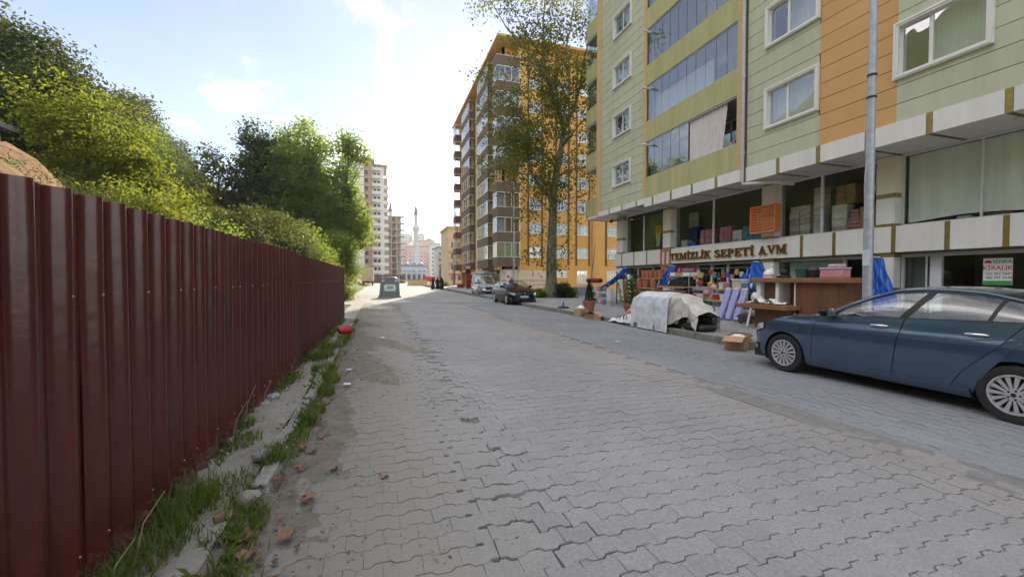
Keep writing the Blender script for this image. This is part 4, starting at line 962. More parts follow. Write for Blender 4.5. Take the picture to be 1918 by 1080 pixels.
# far hill with houses
G = []
for y in (400, 450, 520, 600, 700, 900):
    row = []
    for x in np.arange(-60, 420, 12):
        t = interp(y, [(400,.0),(450,.25),(520,.55),(600,.85),(700,1.05),(900,1.1)])
        z = 70*t*interp(x, [(-60,.6),(30,.95),(60,1.0),(80,.75),(112,.52),(200,.5),(420,.6)])+3*sin(x*.11+y*.02)
        row.append((x, y, z-2))
    G.append(row)
struct('far_hill', MB().grid(G), pm('far_hill_green', (.075,.10,.06), .95, var=.5, vs=.06, col2=(.16,.17,.13)), 'all')
hs_ = [(22,560,11,7,9,'dark grey roofed house on the far hill left of the minaret'),(30,585,9,6,12,'boxy grey house topping the far hill left of the minaret'),(38,600,12,6,8,'low pale house high on the far hill behind the minaret'),(56,600,10,7,8,'white house on the far hill crest right of the minaret'),(66,590,9,6,7,'small cream house on the far hill crest'),(78,585,10,6,8,'brownish house on the falling crest of the far hill'),(88,570,9,6,8,'pale grey house above the white tower roof'),(47,540,12,7,9,'wide white house midway up the far hill'),(70,530,10,6,8,'grey house midway up the far hill'),(98,560,10,6,8,'low white house at the right end of the far hill')]
def hz(x, y):
    t = interp(y, [(400,.0),(450,.25),(520,.55),(600,.85),(700,1.05),(900,1.1)]); return 70*t*interp(x, [(-60,.6),(30,.95),(60,1.0),(80,.75),(112,.52),(200,.5),(420,.6)])-2
for i, (x, y, w, d, hh, lb) in enumerate(hs_):
    o = thing('hill_house', lb, 'house', (x, y, hz(x,y)-2), 0, 'houses on the far hill')
    MB().box(-w/2, w/2, 0, d, -3, hh).build('wall', [m_pale, m_gry, m_bei][i % 3], o)
    MB().prism([(-w/2-.5,hh+.01),(w/2+.5,hh+.01),(0,hh+2.2)], d+1, lambda u, v, q: (u, q-.5, v)).build('roof', [m_roof, pm('dark_roof', (.10,.09,.09), .8), m_gry][i % 3], o)
    for k in range(3): MB().box(-w/2+1+k*w*.3, -w/2+2.4+k*w*.3, -.1, -.01, hh*.4, hh*.4+1.8).build('window', m_dark, o)
# maroon site fence, retaining wall and red barriers down the road
o = thing('site_fence', 'low maroon site hoarding at the foot of the unfinished tower', 'fence', (2, 140, 0), 0, None, True)
for k in range(9): MB().box(-2.2+k*1.05, -1.17+k*1.05, 140, 140.06, 0, 2.7).build('metal_sheet', m_fence, o)
o = thing('retaining_wall', 'low beige concrete retaining wall in the sun down the road', 'wall', (7.5, 88, 0), 0, None, True)
MB().box(5.4, 9.4, 88, 88.4, -.2, 1.2).build('wall', m_bei, o); MB().box(5.3, 9.5, 87.95, 88.45, 1.203, 1.3).build('coping', pm('mauve_coping', (.30,.22,.27), .9), o)
for k, (x, y, lb) in enumerate(((9.9,92,'red and white road barrier right of the beige retaining wall'),(11.2,93,'second red road barrier beside the walking group'))):
    o = thing('road_barrier', lb, 'barrier', (x, y, 0), 0, 'red barriers down the road')
    MB().box(-.6, .6, 0, .1, .9, 1.9).build('red_board', pm('red_paint', (.45,.03,.035), .45), o); MB().box(-.6, .6, .0, .1, .1, .88).build('white_board', m_upvc, o)
    for s in (-.5, .5): MB().box(s-.05, s+.05, .1, .2, -.05, 1.9).build('post', m_zinc, o)

# ================================================================ trees
def leafcloud(C, size, up=.5, outc=None, flat=.55, shape=4):
    n = len(C); N = RS.normal(0, 1, (n,3)); N[:,2] += up*1.6
    if outc is not None:
        o = C-np.asarray(outc); o /= np.linalg.norm(o, axis=1, keepdims=True)+1e-6; N += o*.7
    N /= np.linalg.norm(N, axis=1, keepdims=True)+1e-9
    T = np.cross(N, RS.normal(0, 1, (n,3))); T /= np.linalg.norm(T, axis=1, keepdims=True)+1e-9
    Bv = np.cross(N, T); s = (size*(.65+.7*RS.rand(n)))[:,None]
    d = -N*s*.12
    V = np.stack([C+T*s*.55, C+Bv*s*flat*.5+d, C-T*s*.45, C-Bv*s*flat*.5+d], 1).reshape(-1,3)
    return V
def leafmesh(name, V, mat):
    n = len(V)//4; return rawmesh(name, V, np.arange(4*n), np.full(n, 4), mat)
def clumps(ells, n, shell=2.4):
    w = np.array([e[6] if len(e) > 6 else e[3]*e[4]*e[5] for e in ells], float); w /= w.sum(); idx = RS.choice(len(ells), n, p=w); out = []
    for i in idx:
        e = ells[i]; d = RS.normal(0,1,3); d /= np.linalg.norm(d); r = RS.rand()**(1/shell)
        out.append((e[0]+d[0]*e[3]*r, e[1]+d[1]*e[4]*r, e[2]+d[2]*e[5]*r))
    return np.array(out)
m_bark = pm('bark_grey_brown', (.13,.10,.075), .95, var=.4, vs=4, bump=1., bs=14, stretch=(1,1,.3))
LG = leafmat('leaf_mid_green', [(.026,.055,.014),(.080,.135,.030),(.155,.205,.045)], .60, .8, .3, 1.7)
LG2 = leafmat('leaf_fresh_green', [(.035,.070,.018),(.095,.150,.036),(.18,.235,.055)], .58, .7, .3, 2.0)
LY = leafmat('leaf_yellow_green', [(.030,.052,.012),(.095,.120,.020),(.19,.185,.022)], .52, 1.1, .45, 1.25)  # dark low end paints the deep shade inside these crowns
LD = leafmat('leaf_dark_green', [(.010,.024,.010),(.026,.050,.018),(.055,.085,.028)], .25, .9)
LO = leafmat('leaf_olive', [(.020,.030,.012),(.048,.062,.022),(.085,.092,.032)], .30, .8)
LP = leafmat('leaf_plane_autumn', [(.055,.075,.020),(.105,.108,.030),(.17,.125,.036)], .55, .6)
LC = leafmat('needle_blue_green', [(.030,.050,.028),(.050,.075,.040),(.075,.098,.055)], .25)
def tree(name, label, base, h, ells, ncl, per, size, mat, tr=.18, cr=.55, trunk_top=.75, limbs=14, group=None, lean=(0,0), flatten=.6, cat='tree', up=.5):
    o = thing(name, label, cat, base, random.uniform(0,.3) if group else 0, group)
    C = clumps(ells, ncl); cz = np.mean([e[2] for e in ells]); cx = np.mean([e[0] for e in ells]); cy = np.mean([e[1] for e in ells])
    pts = np.repeat(C, per, 0)+RS.normal(0, 1, (ncl*per,3))*np.array([cr, cr, cr*flatten])
    pts[:,2] = np.maximum(pts[:,2], .05)
    me = leafmesh('crown', leafcloud(pts, size, up, (cx,cy,cz-h*.1)), mat); ob('crown', me, o)
    if tr > 0:
        tb = MB(); th = h*trunk_top; tp = []
        for i in range(7): q = i/6; tp.append((lean[0]*q+.12*sin(q*5+base[0]), lean[1]*q+.1*cos(q*4+base[1])-.1, th*q-.3*(i==0)))
        tb.tube(tp, [tr*(1.25 if i == 0 else 1)*(1-.75*i/6) for i in range(7)], 9)
        for c in C[RS.choice(len(C), min(limbs, len(C)), False)]:
            f = min(.95, max(.25, (c[2]/h)*.75)); st = Vector(tp[0]).lerp(Vector(tp[6]), f) if th > 0 else Vector((0,0,0)); i = min(5, int(f*6)); st = Vector(tp[i]).lerp(Vector(tp[i+1]), f*6-i)
            e = Vector(c); mid = st.lerp(e, .5)+Vector((0,0,-.06*(e-st).length))
            r0 = tr*(1-.7*f)*.5; tb.tube([st, st.lerp(mid,.6), mid, e], [r0, r0*.8, r0*.55, r0*.2], 6)
        tb.build('trunk', m_bark, o, 'all')
    return o
def E(*a): return a
# bank trees behind the fence, upper left
tree('broadleaf_tree', 'tall dark green tree at the top left corner above the earth bank', (-12.6,20.2,4.3), 7, [E(0,0,4.0,2.2,2.2,2.5), E(.9,-.8,3.2,1.9,1.6,1.6), E(-.9,.4,4.6,1.6,1.5,1.6), E(.6,0,5.6,1.0,1.0,1.1)], 330, 66, .15, LD, .16, .34)
tree('broadleaf_tree', 'feathery dark tree leaning right beside the tall corner tree', (-10.4,17.6,4.2), 5.2, [E(0,0,2.7,1.3,1.3,1.7), E(.5,.3,3.6,.9,.9,1.1), E(-.6,0,2.0,1.2,1.2,1.2)], 180, 66, .14, LD, .12, .28, lean=(.5,.2))
for (x, y, z, s, lb) in ((-8.2,15.6,3.3,1.0,'sunlit yellow green tree on the bank left of centre'), (-7.6,17.4,2.3,.82,'bright yellow leaved tree hanging over the fence'), (-7.7,20.2,1.9,.88,'low sunlit hazel like tree above the fence middle'), (-8.4,24.5,1.8,1.0,'sunlit tree fading to olive at the right end of the yellow trees')):
    tree('hazel_tree', lb, (x,y,z), 4.1*s, [E(0,0,2.3*s,1.5*s,1.5*s,1.5*s), E(.5,.5,1.3,1.5*s,1.5*s,1.1), E(-.5,-.4,3.1*s,.9,.9,.8)], int(160*s), 66, .13, LY, .1, .22, .7, 10, 'sunlit trees on the bank')
tree('broadleaf_tree', 'green tree between yellow trees and pines on the slope', (-13.0,30,2.4), 8.5, [E(0,0,5.4,1.6,1.6,2.2), E(.5,.4,3.4,1.9,1.9,1.8), E(-.2,0,7.3,.8,.8,1.0)], 230, 80, .14, LG, .14, .38)
# undergrowth along the top of the cut and behind the fence
for i, (x, y, z, rx, h_, mt, lb) in enumerate(((-6.0,8.0,3.05,.55,.26,LD,'low green growth on the edge of the earth cut at far left'),(-6.0,10.0,3.05,.6,.28,LD,'low green growth hanging over the earth cut'),(-5.8,12.6,2.7,.8,.8,LY,'yellowish shrub at the right end of the earth cut'),(-5.3,15.0,1.5,1.4,1.4,LG,'sunlit shrub rising just behind the fence top'),(-5.2,17.4,1.2,1.3,2.0,LO,'brownish shrub behind the middle of the fence'),(-5.0,19.6,1.1,1.5,2.3,LO,'olive shrub behind the fence left of the tall trees'),(-4.8,22.0,1.0,1.6,2.6,LO,'dense olive shrub in front of the tall tree group'),(-4.4,25,.8,1.6,2.6,LG,'green shrub in front of the tall tree group'),(-4.0,28.5,.6,1.5,2.4,LG,'leafy shrub beside the fence end'))):
    tree('shrub', lb, (x,y,z), h_*1.6, [E(0,0,h_*.7,rx,rx*1.1,h_*.8), E(.2,.6,h_*.4,rx*.9,rx,h_*.6)], int(80*rx*max(1,h_)), 80, .05 if y < 11 else (.09 if y < 16 else .12), mt, .04, .16 if y < 11 else .22, .6, 6, cat='shrub')
# central group beyond the fence
tree('broadleaf_tree', 'thin pale tree with open top at the left of the central group', (-11,35,1.6), 9.6, [E(0,0,7.2,1.5,1.5,2.2), E(.3,0,4.6,2.0,2.0,2.2), E(-.8,0,3.0,2.0,2.0,1.8)], 190, 50, .25, LO, .16, .42, .85)
tree('broadleaf_tree', 'slender tall dark tree left of the broad central tree', (-9,36.7,1.5), 11.9, [E(0,0,10,1.2,1.2,2.0), E(.2,0,7.4,1.7,1.7,2.3), E(-.3,0,4.6,2.2,2.2,2.4)], 280, 54, .27, LD, .2, .42, .9)
tree('broadleaf_tree', 'broad round green tree in the middle of the central group', (-6,39.3,1.2), 13.9, [E(0,0,10.6,2.5,2.5,3.1), E(-.9,0,7.4,3.2,3.0,3.3), E(.9,-.4,6.2,2.8,2.8,3.0), E(0,0,3.6,3.6,3.0,2.7)], 620, 56, .29, LG2, .3, .46, .85, 24)
tree('broadleaf_tree', 'green tree filling the left flank of the broad central tree', (-7.6,37,1.3), 12, [E(0,0,8.8,1.9,1.9,2.6), E(-.5,0,5.4,2.4,2.4,2.8), E(.2,0,3,2.6,2.4,2.0)], 330, 54, .29, LG2, .22, .44, .85)
tree('broadleaf_tree', 'open topped tree beside the road with ivy covered leaning trunk', (-3.3,39.7,.4), 14.8, [E(.6,0,13.0,1.3,1.3,1.5), E(1.5,0,12.2,1.0,1.0,.9,1.0), E(.2,0,9.8,1.4,1.4,1.8), E(.6,.2,7.0,1.7,1.7,2.2), E(1.5,0,4.9,1.4,1.4,1.6)], 210, 42, .27, LG2, .2, .38, .92, 26, lean=(.7,0))
iv = tree('ivy_column', 'dark ivy sheathing the leaning trunk at the roadside', (-3.1,39.3,.4), 9.5, [E(0,0,1.5,.5,.5,1.6), E(.2,0,4.4,.45,.45,1.8), E(.45,0,7.4,.42,.42,1.8), E(.1,0,6.3,.6,.6,.6)], 150, 60, .15, leafmat('leaf_ivy', [(.010,.022,.008),(.018,.032,.010),(.028,.045,.014)], .2), 0, .22, cat='ivy')
tree('roadside_tree', 'sunlit bright green young tree at the fence end by the road', (-3.1,34.5,.1), 5.2, [E(0,0,3.5,1.3,1.3,1.5), E(.4,0,2.0,1.3,1.2,1.2), E(-.3,0,4.4,.8,.8,.7)], 190, 80, .13, LG2, .1, .32)
tree('roadside_tree', 'drooping green branches over the road edge above the parked truck', (-3.0,38.5,.1), 7.5, [E(0,0,5.6,1.3,1.3,1.1), E(.7,0,4.9,1.0,1.0,.7)], 140, 60, .17, LG2, .1, .4)
tree('bush', 'sunlit yellow green bush low at the fence end', (-2.5,31,.0), 1.1, [E(0,0,.5,.8,.8,.6), E(-.2,1.6,.4,.7,.9,.5)], 70, 50, .11, LY, 0, .22, cat='bush')
# wooded slope further back
protos = []
for k, (mt, hh) in enumerate(((LC,10.),(LG,9.),(LO,8.5))):
    ee = [E(0,0,hh*.88,1.0,1.0,1.2), E(0,0,hh*.68,1.9,1.9,1.4), E(.4,0,hh*.48,2.5,2.5,1.5), E(-.4,0,hh*.3,2.8,2.8,1.5)] if k == 0 else [E(0,0,hh*.7,2.1,2.1,2.6), E(.8,0,hh*.45,2.6,2.4,2.2), E(-.9,.3,hh*.4,2.4,2.4,2.1)]
    protos.append(tree('slope_tree', 'x', (0,0,0), hh, ee, 240, 55, .30 if k == 0 else .27, mt, .2, .55, .9, group='trees of the wooded slope'))
lbs = ['bluish pine standing in the wooded slope behind the fence', 'green leafy tree standing in the wooded slope behind the fence', 'olive tree standing in the wooded slope behind the fence']
spots = [(-20,40,1),(-23,49,0),(-19,50,2),(-26,57,0),(-28,62,0),(-24,64,1),(-31,72,0),(-27,76,2),(-34,84,0),(-30,90,1),(-38,100,0),(-33,104,2),(-42,112,0),(-37,122,1),(-24,33,2),(-29,42,0),(-16,58,1),(-20,72,2),(-17,82,1),(-22,95,1),(-14,46,2),(-13,66,1),(-27,118,1),(-20,112,2),(-44,130,2),(-30,135,1),(-19,17,1),(-24,9,2),(-28,22,1),(-33,13,1),(-36,29,2),(-27,31,1),(-41,20,1),(-45,36,2),(-35,41,1),(-52,27,1)]
first = [True]*3
for x, y, k in spots:
    sc = random.uniform(.85,1.08)*(1.32 if k == 0 else 1.0)
    if first[k]: o = protos[k]; first[k] = False; o['label'] = lbs[k]
    else: o = dup(protos[k], label=lbs[k])
    o.location = (x, y, hill(x,y)-.3); o.rotation_euler = (0,0,random.uniform(0,6)); o.scale = (sc,sc,sc)
# ---- the plane tree on the pavement
m_plane = None
def planebark():
    m, t, o = newmat('plane_tree_bark')
    pos = nd(t, 'ShaderNodeMapping', {0: nd(t, 'ShaderNodeNewGeometry').outputs['Position'], 'Scale': (1,1,.55)}).outputs[0]
    a = nd(t, 'ShaderNodeTexNoise', {'Vector': pos, 'Scale': 5., 'Detail': 4., 'Distortion': .6}); b = nd(t, 'ShaderNodeTexNoise', {'Vector': pos, 'Scale': 2.1, 'Detail': 5.})
    r = nd(t, 'ShaderNodeValToRGB', {0: a.outputs[0]}); e = r.color_ramp.elements
    e[0].position = .36; e[0].color = (.10,.085,.05,1); e[1].position = .66; e[1].color = (.40,.36,.26,1); k = e.new(.5); k.color = (.19,.17,.09,1)
    c = nd(t, 'ShaderNodeMixRGB', {0: b.outputs[0], 1: r.outputs[0], 2: (.20,.185,.12,1)})
    p = nd(t, 'ShaderNodeBsdfPrincipled', {'Base Color': c.outputs[0], 'Roughness': .85, 'Specular IOR Level': .2})
    bp = nd(t, 'ShaderNodeBump', {'Height': a.outputs[0], 'Strength': .5, 'Distance': .04}); t.links.new(bp.outputs[0], p.inputs['Normal'])
    t.links.new(p.outputs[0], o.inputs[0]); return m
m_plane = planebark()
PT = thing('plane_tree', 'tall plane tree with mottled trunk standing on the pavement before the ochre block', 'tree', (11.9, 27.8, .15))
U = Vector((.952,-.305,0)); Vv = Vector((.305,.952,0))
def loc(u, v, z): return U*u+Vv*v+Vector((0,0,z))
tb = MB()
tk = [(0,0,-.2),(.0,0,.5),(.02,0,1.5),(.0,0,3.2),(.10,0,5.5),(.16,0,7.6),(.42,.05,9.4),(.75,.05,11),(.92,.0,12.4)]
tb.tube([loc(*p) for p in tk], [.66,.48,.385,.345,.31,.285,.24,.21,.18], 16)
limbs = [([(.14,0,7.0),(-.7,.2,7.9),(-1.45,.4,9.2),(-1.75,.5,10.8),(-1.7,.6,12.2),(-2.2,.6,14)], .17),
         ([(.92,0,12.3),(.4,.2,13.6),(-.1,.4,15.2),(-.5,.5,17.5),(-.6,.4,20),(-.4,.2,22.5)], .16),
         ([(.9,0,12.2),(1.6,-.2,13.6),(2.0,-.3,15.2),(2.3,-.4,17.2),(3.0,-.5,19.5)], .15),
         ([(.3,0,8.7),(1.5,.4,9.4),(2.6,.7,9.6),(3.8,.8,9.3)], .07),
         ([(.4,0,9.4),(-.9,-.6,10.6),(-2.4,-1.0,11.4),(-4.0,-1.2,11.6)], .09),
         ([(.7,0,10.8),(1.9,-.9,12.2),(3.2,-1.3,13.4)], .08),
         ([(.9,0,12.4),(.2,-.8,14.8),(-1.4,-1.3,16.6),(-3.2,-1.6,18.4),(-4.4,-1.7,20.3)], .11),
         ([(-1.7,.5,10.8),(-3.0,.9,12.4),(-4.4,1.2,13.8)], .07), ([(-1.7,.6,12.2),(-3.0,.2,14.4),(-4.8,.0,15.8)], .07),
         ([(-.1,.4,15.2),(1.0,1.0,17.8),(1.6,1.3,20.5),(1.9,1.4,23)], .09), ([(-.5,.5,17.5),(-2.0,.8,19.6),(-3.2,.9,22.3)], .07),
         ([(-.3,.4,10),(-2,1.6,10.6),(-3.6,2.4,12)], .06), ([(2.0,-.3,15.2),(3.4,.4,16.6),(4.6,.8,18.2)], .06), ([(.2,0,8.0),(-1.2,-1.2,8.6),(-2.8,-2.0,8.5),(-4.0,-2.4,9)], .07)]
tips = []
for pts, r in limbs:
    P3 = [loc(*p) for p in pts]; tb.tube(P3, [r*(1-.8*i/(len(P3)-1)) for i in range(len(P3))], 8)
    for i in range(1, len(P3)):
        for k in range(5):
            s = P3[i-1].lerp(P3[i], random.uniform(.15,1)); d = Vector((random.gauss(0,1), random.gauss(0,1), random.gauss(.15,.7))).normalized()
            l = random.uniform(.9, 2.1); m1 = s+d*l*.5+Vector((0,0,.08)); e = s+d*l+Vector((0,0,-.12*l)); tb.tube([s, m1, e], [.028,.018,.007], 5)
            tips.append((m1, .32)); tips.append((e, .42))
            for q in range(2):
                d2 = (d+Vector((random.gauss(0,.9), random.gauss(0,.9), random.gauss(0,.6)))).normalized(); e2 = m1+d2*random.uniform(.5,1.1); tb.tube([m1, e2], [.012,.005], 4); tips.append((e2, .4))
    tips += [(P3[-1]+Vector((random.gauss(0,.5), random.gauss(0,.5), random.gauss(0,.4))), .6) for _ in range(4)]
# epicormic tufts low on the trunk
for (u, v, z, s) in ((-.5,-.3,2.2,.35),(-.9,-.4,2.7,.4),(.3,-.5,2.5,.4),(.6,-.3,2.1,.3),(-1.5,-.5,3.4,.4),(-1.3,-.3,4.4,.35),(-2.1,-.5,4.6,.4),(.9,-.2,3.0,.35),(-.7,-.4,3.3,.4),(-2.2,-.4,5.6,.4),(1.3,-.3,4.6,.35),(1.8,-.2,5.6,.4),(-1.2,-.5,5.8,.4),(2.4,0,6.6,.5),(1.2,0,7.2,.4),(-2.6,0,7.0,.5),(-1.6,-.6,7.2,.5),(3.4,.3,7.6,.5),(2.9,.4,8.4,.5),(.2,-.45,3.6,.3),(-.3,-.45,4.6,.3),(.4,-.45,5.4,.32),(-.2,-.4,6.3,.35),(.5,-.35,7.1,.35),(-1.0,-.4,8.0,.45),(-2.0,-.5,6.2,.4),(1.0,-.4,3.8,.35),(-1.8,-.5,2.9,.35),(2.2,-.2,7.4,.45),(-3.2,-.3,7.9,.45),(1.6,-.4,8.2,.45)):
    e = loc(u, v, z); tb.tube([loc(.02, 0, z-.6), loc(u*.5, v*.5, z-.25), e], [.02,.014,.006], 5); tips += [(e, s), (e+Vector((random.gauss(0,.2),random.gauss(0,.2),random.gauss(0,.2))), s)]
tb.build('trunk', m_plane, PT, 'all')
C = []
for p, s in tips:
    n_ = int(20 if p.z < 8 else 17); C.append(np.array(p)[None]+RS.normal(0, 1, (n_,3))*np.array([s,s,s*.7]))
# full sprays filling the crown between the twigs
C2 = clumps([E(-1.6,0,12.4,3.4,3.0,3.2), E(-.6,.3,17.5,3.6,3.2,3.4), E(1.5,0,14.5,2.6,2.6,3.4), E(.2,0,21.5,3.4,3.0,2.6), E(-2.8,-.4,10.0,2.2,2.2,1.5)], 170, 2.0)
C2 = np.array([tuple(loc(*p)) for p in C2]); C.append(np.repeat(C2, 34, 0)+RS.normal(0, 1, (170*34,3))*np.array([.42,.42,.26]))
C = np.concatenate(C)
ob('crown', leafmesh('crown', leafcloud(C, .175, .25, None, .8), LP), PT)
tree('ivy_bush', 'dark green bush at the right foot of the plane tree', (12.6,27.3,.1), 1.3, [E(0,0,.5,.75,.6,.65), E(.5,.1,.3,.5,.5,.45)], 70, 60, .12, LD, 0, .18, cat='bush')
tree('ivy_bush', 'low green bush at the left foot of the plane tree', (11.1,28,.1), .9, [E(0,0,.25,.65,.5,.4)], 40, 50, .12, LG, 0, .15, cat='bush')

# ================================================================ vehicles
m_tyre = pm('tyre_rubber', (.022,.022,.023), .8, var=.25, vs=9, bump=.3, bs=40, coords='obj')
m_rim = pm('rim_silver', (.62,.62,.64), .30, .55, var=.06, coords='obj')
m_blk = pm('black_plastic', (.02,.02,.022), .5)
m_gblk = pm('gloss_black', (.010,.010,.011), .35, spec=.3)
m_chr = pm('chrome', (.78,.78,.79), .12, .95)
m_lens = pm('headlamp_lens', (.55,.58,.60), .08, .3, var=.4, vs=14, coat=1., coords='obj')
m_redl = pm('tail_lamp', (.30,.01,.012), .12, coat=1.)
m_seat = pm('seat_cloth', (.07,.07,.075), .9)
m_plate = pm('number_plate', (.75,.75,.74), .4)
g_car = glassmat('car_glass', (.88,.93,.92), 1.6, .12, .005)
def carpaint(name, c, flake=.35): return pm(name, c, .17, flake, var=.03, vs=2, coat=1.0, coords='obj')
SEDAN = dict(xf=2.19, xr=-2.33, W=.895, xs=1.45, xrs=-1.75, n=2.7, ax=1.318, R=.312, AR=.352, sill=.215, nosez=.20,
    belt=[(-2.33,.97),(-2.15,1.055),(-1.72,1.085),(-1.38,1.075),(-.7,1.045),(0,1.02),(.62,.995),(.9,.965),(1.26,.905),(1.66,.815),(1.95,.745),(2.19,.70)],
    rail=[(-1.74,1.09),(-1.55,1.18),(-1.3,1.295),(-1.0,1.37),(-.7,1.398),(-.4,1.40),(-.15,1.378),(.1,1.288),(.35,1.165),(.62,1.0)],
    raily=[(-1.74,.72),(-1.55,.685),(-1.3,.645),(-1.0,.62),(-.7,.612),(-.4,.612),(-.15,.625),(.1,.67),(.35,.735),(.62,.80)],
    kx=[(-1.74,-.34),(-1.3,-.16),(-1.1,-.04),(-.7,0),(-.3,.07),(-.15,.12),(.62,.44)], kz=[(-1.74,.03),(-1.1,.045),(-.5,.05),(-.15,.048),(.62,.03)],
    roof=(-1.08,-.15), seams=[(.88,[0,-.03,-.06,-.09]),(-.20,[0,-.03,-.07,-.12]),(-.74,[0,-.17,-.44,-.64])],
    prof=[(.15,.90),(.24,.945),(.30,.955),(.305,.972),(.5,.995),(.66,1.0),(.80,.992),(.845,.983),(.875,.962),(.95,.945),(1.05,.915),(1.3,.88)],
    lean=.55, panes=[((.53,-.24),(.40,-.49)),((-.34,-1.06),(-.58,-1.14)),((-1.10,-1.36),(-1.18,-1.42))], top=.90)
VAN = dict(xf=2.12, xr=-2.12, W=.89, xs=1.35, xrs=-1.95, n=3.4, ax=1.33, R=.315, AR=.36, sill=.24, nosez=.24,
    belt=[(-2.12,1.10),(-1.9,1.12),(0,1.10),(.7,1.08),(1.0,1.04),(1.4,.98),(1.8,.90),(2.12,.80)],
    rail=[(-2.06,1.12),(-2.0,1.5),(-1.9,1.74),(-1.6,1.77),(-.6,1.78),(0,1.765),(.25,1.70),(.55,1.50),(.85,1.27),(1.1,1.06)],
    raily=[(-2.06,.82),(-2.0,.77),(-1.9,.72),(-.6,.71),(0,.71),(.25,.715),(.55,.74),(.85,.77),(1.1,.80)],
    kx=[(-2.06,-.06),(-1.9,-.05),(-1.6,0),(-.2,.04),(.25,.12),(1.1,.40)], kz=[(-2.06,.01),(-1.9,.05),(0,.06),(.25,.055),(1.1,.03)],
    roof=(-1.9,.25), seams=[(1.0,[0,-.02,-.03,-.04]),(.0,[0,0,0,0]),(-.86,[0,-.02,-.06,-.1])],
    prof=[(.15,.90),(.24,.95),(.45,.985),(.7,1.0),(.9,.995),(.95,.975),(1.15,.945),(1.4,.92)], lean=.3,
    panes=[((.98,.05),(.72,.05)),((-.05,-1.0),(-.05,-1.0)),((-1.1,-1.9),(-1.1,-1.86))], top=.86)
def car(name, label, cfg, paint, loc, rz, front=True, interior=True, group=None, badge=None, rimkind=0):
    o = thing(name, label, 'car', loc, rz, group); g = cfg; W = g['W']; n = g['n']
    zb = lambda x: interp(x, g['belt']); railz = lambda x: interp(x, g['rail']); raily = lambda x: interp(x, g['raily'])
    def hw(x):
        w = W*(1-.012*abs(x)**1.5)
        if x > g['xs']: w *= max(0., 1-((x-g['xs'])/(g['xf']-g['xs']))**n)**(1/n)
        if x < g['xrs']: w *= max(0., 1-((g['xrs']-x)/(g['xrs']-g['xr']))**n)**(1/n)
        return w
    def pf(z): return interp(z, g['prof'])
    def zl(x):
        s = g['sill']; t = abs(x)
        if x > 1.7: s = g['nosez']
        for c in (g['ax'], -g['ax']):
            d = abs(x-c)
            if d < g['AR']: s = max(s, g['R']+sqrt(g['AR']**2-d*d))
        return s
    def shift(x, v):
        sm = g['seams']; xs_ = [g['xs']+.05]+[s[0] for s in sm]+[min(g['xrs'], -g['ax']-g['AR']-.05)]
        sh = [0]+[float(np.interp(v, [0,.33,.67,1], s[1])) for s in sm]+[0]
        return float(np.interp(-x, [-q for q in xs_], sh))
    def S(x, v, off=0., side=1):
        X = x+shift(x, v) if g['xrs'] < x < g['xs']+.05 else x
        lo = zl(x); hi = zb(X); z = lo+(hi-lo)*v
        y = hw(x)*pf(z) if hw(x) > 0 else 0.
        if x > g['xs']:
            q = ((x-g['xs'])/(g['xf']-g['xs']))**2; X = X-q*g['lean']*max(0, z-.42)**1.6*1.1-q*.10*max(0,.34-z)/.1*.35
        if x < g['xrs']:
            q = ((g['xrs']-x)/(g['xrs']-g['xr']))**2; X = X+q*.22*max(0, z-.75)
        return (X, side*(y+off), z)
    def cols(x1, x0):
        xs_ = set()
        for c in (g['ax'], -g['ax']):
            for a in range(-90, 91, 9): xs_.add(c+g['AR']*.9995*sin(radians(a)))
            xs_.add(c+g['AR']+.004); xs_.add(c-g['AR']-.004)
        for t in range(0, 91, 6):
            xs_.add(g['xs']+(g['xf']-g['xs'])*abs(cos(radians(t)))**(2/n)); xs_.add(g['xrs']-(g['xrs']-g['xr'])*abs(cos(radians(t)))**(2/n))
        for x in np.arange(g['xr'], g['xf'], .16): xs_.add(float(x))
        return sorted([x for x in xs_ if x0+.01 < x < x1-.01]+[x0, x1], reverse=True)
    VV = [0,.06,.12,.2,.3,.4,.5,.6,.68,.74,.79,.84,.89,.94,1.]
    def panel(nm, x1, x0, mat, off=0., gap=.004):
        r = []
        for sd in (1, -1):
            G = [[S(x, v, off, sd) for v in VV] for x in cols(x1-gap, x0+gap)]
            r.append(MB().grid(G).build(nm, mat, o, 'auto'))
        return r
    s0, s1, s2 = [s[0] for s in g['seams']]
    ins = MB()
    for sd in (1, -1): ins.grid([[S(x, v, -.02, sd) for v in VV] for x in cols(g['xf']-.05, g['xr']+.05)])  # black inner shell, painted shade behind the gaps between body panels
    ins.box(-2.0, 1.95, -W*.86, W*.86, .17, .30); ins.build('underbody_and_gap_shade', m_blk, o)
    panel('front_fender', g['xf'], s0, paint); df = panel('front_door', s0, s1, paint); dr = panel('rear_door', s1, s2, paint); panel('rear_quarter', s2, g['xr'], paint)
    for sd in (1, -1):
        sg = MB().grid([[(x, sd*(hw(x)*pf(.24)+.020), g['sill']+.075), (x, sd*(hw(x)*pf(.22)+.024), g['sill']+.03), (x, sd*(hw(x)*pf(.2)-.02), g['sill']-.035)] for x in np.linspace(g['ax']-g['AR']-.01, -g['ax']+g['AR']+.01, 12)]); sg.build('sill', paint, o, 'auto')
    # bonnet, deck
    def topsurf(nm, xa, xb, crown, mat, m=13):
        G = []
        for x in cols(xa, xb):
            p = S(x, 1.); y1 = p[1]; c = interp(x, crown); G.append([(p[0], y1*t, p[2]+c*(1-t*t)*(1 if y1 > .2 else y1/.2)) for t in np.linspace(-1, 1, m)])
        MB().grid(G).build(nm, mat, o, 'auto')
    xA = g['rail'][-1][0]; xC = g['rail'][0][0]
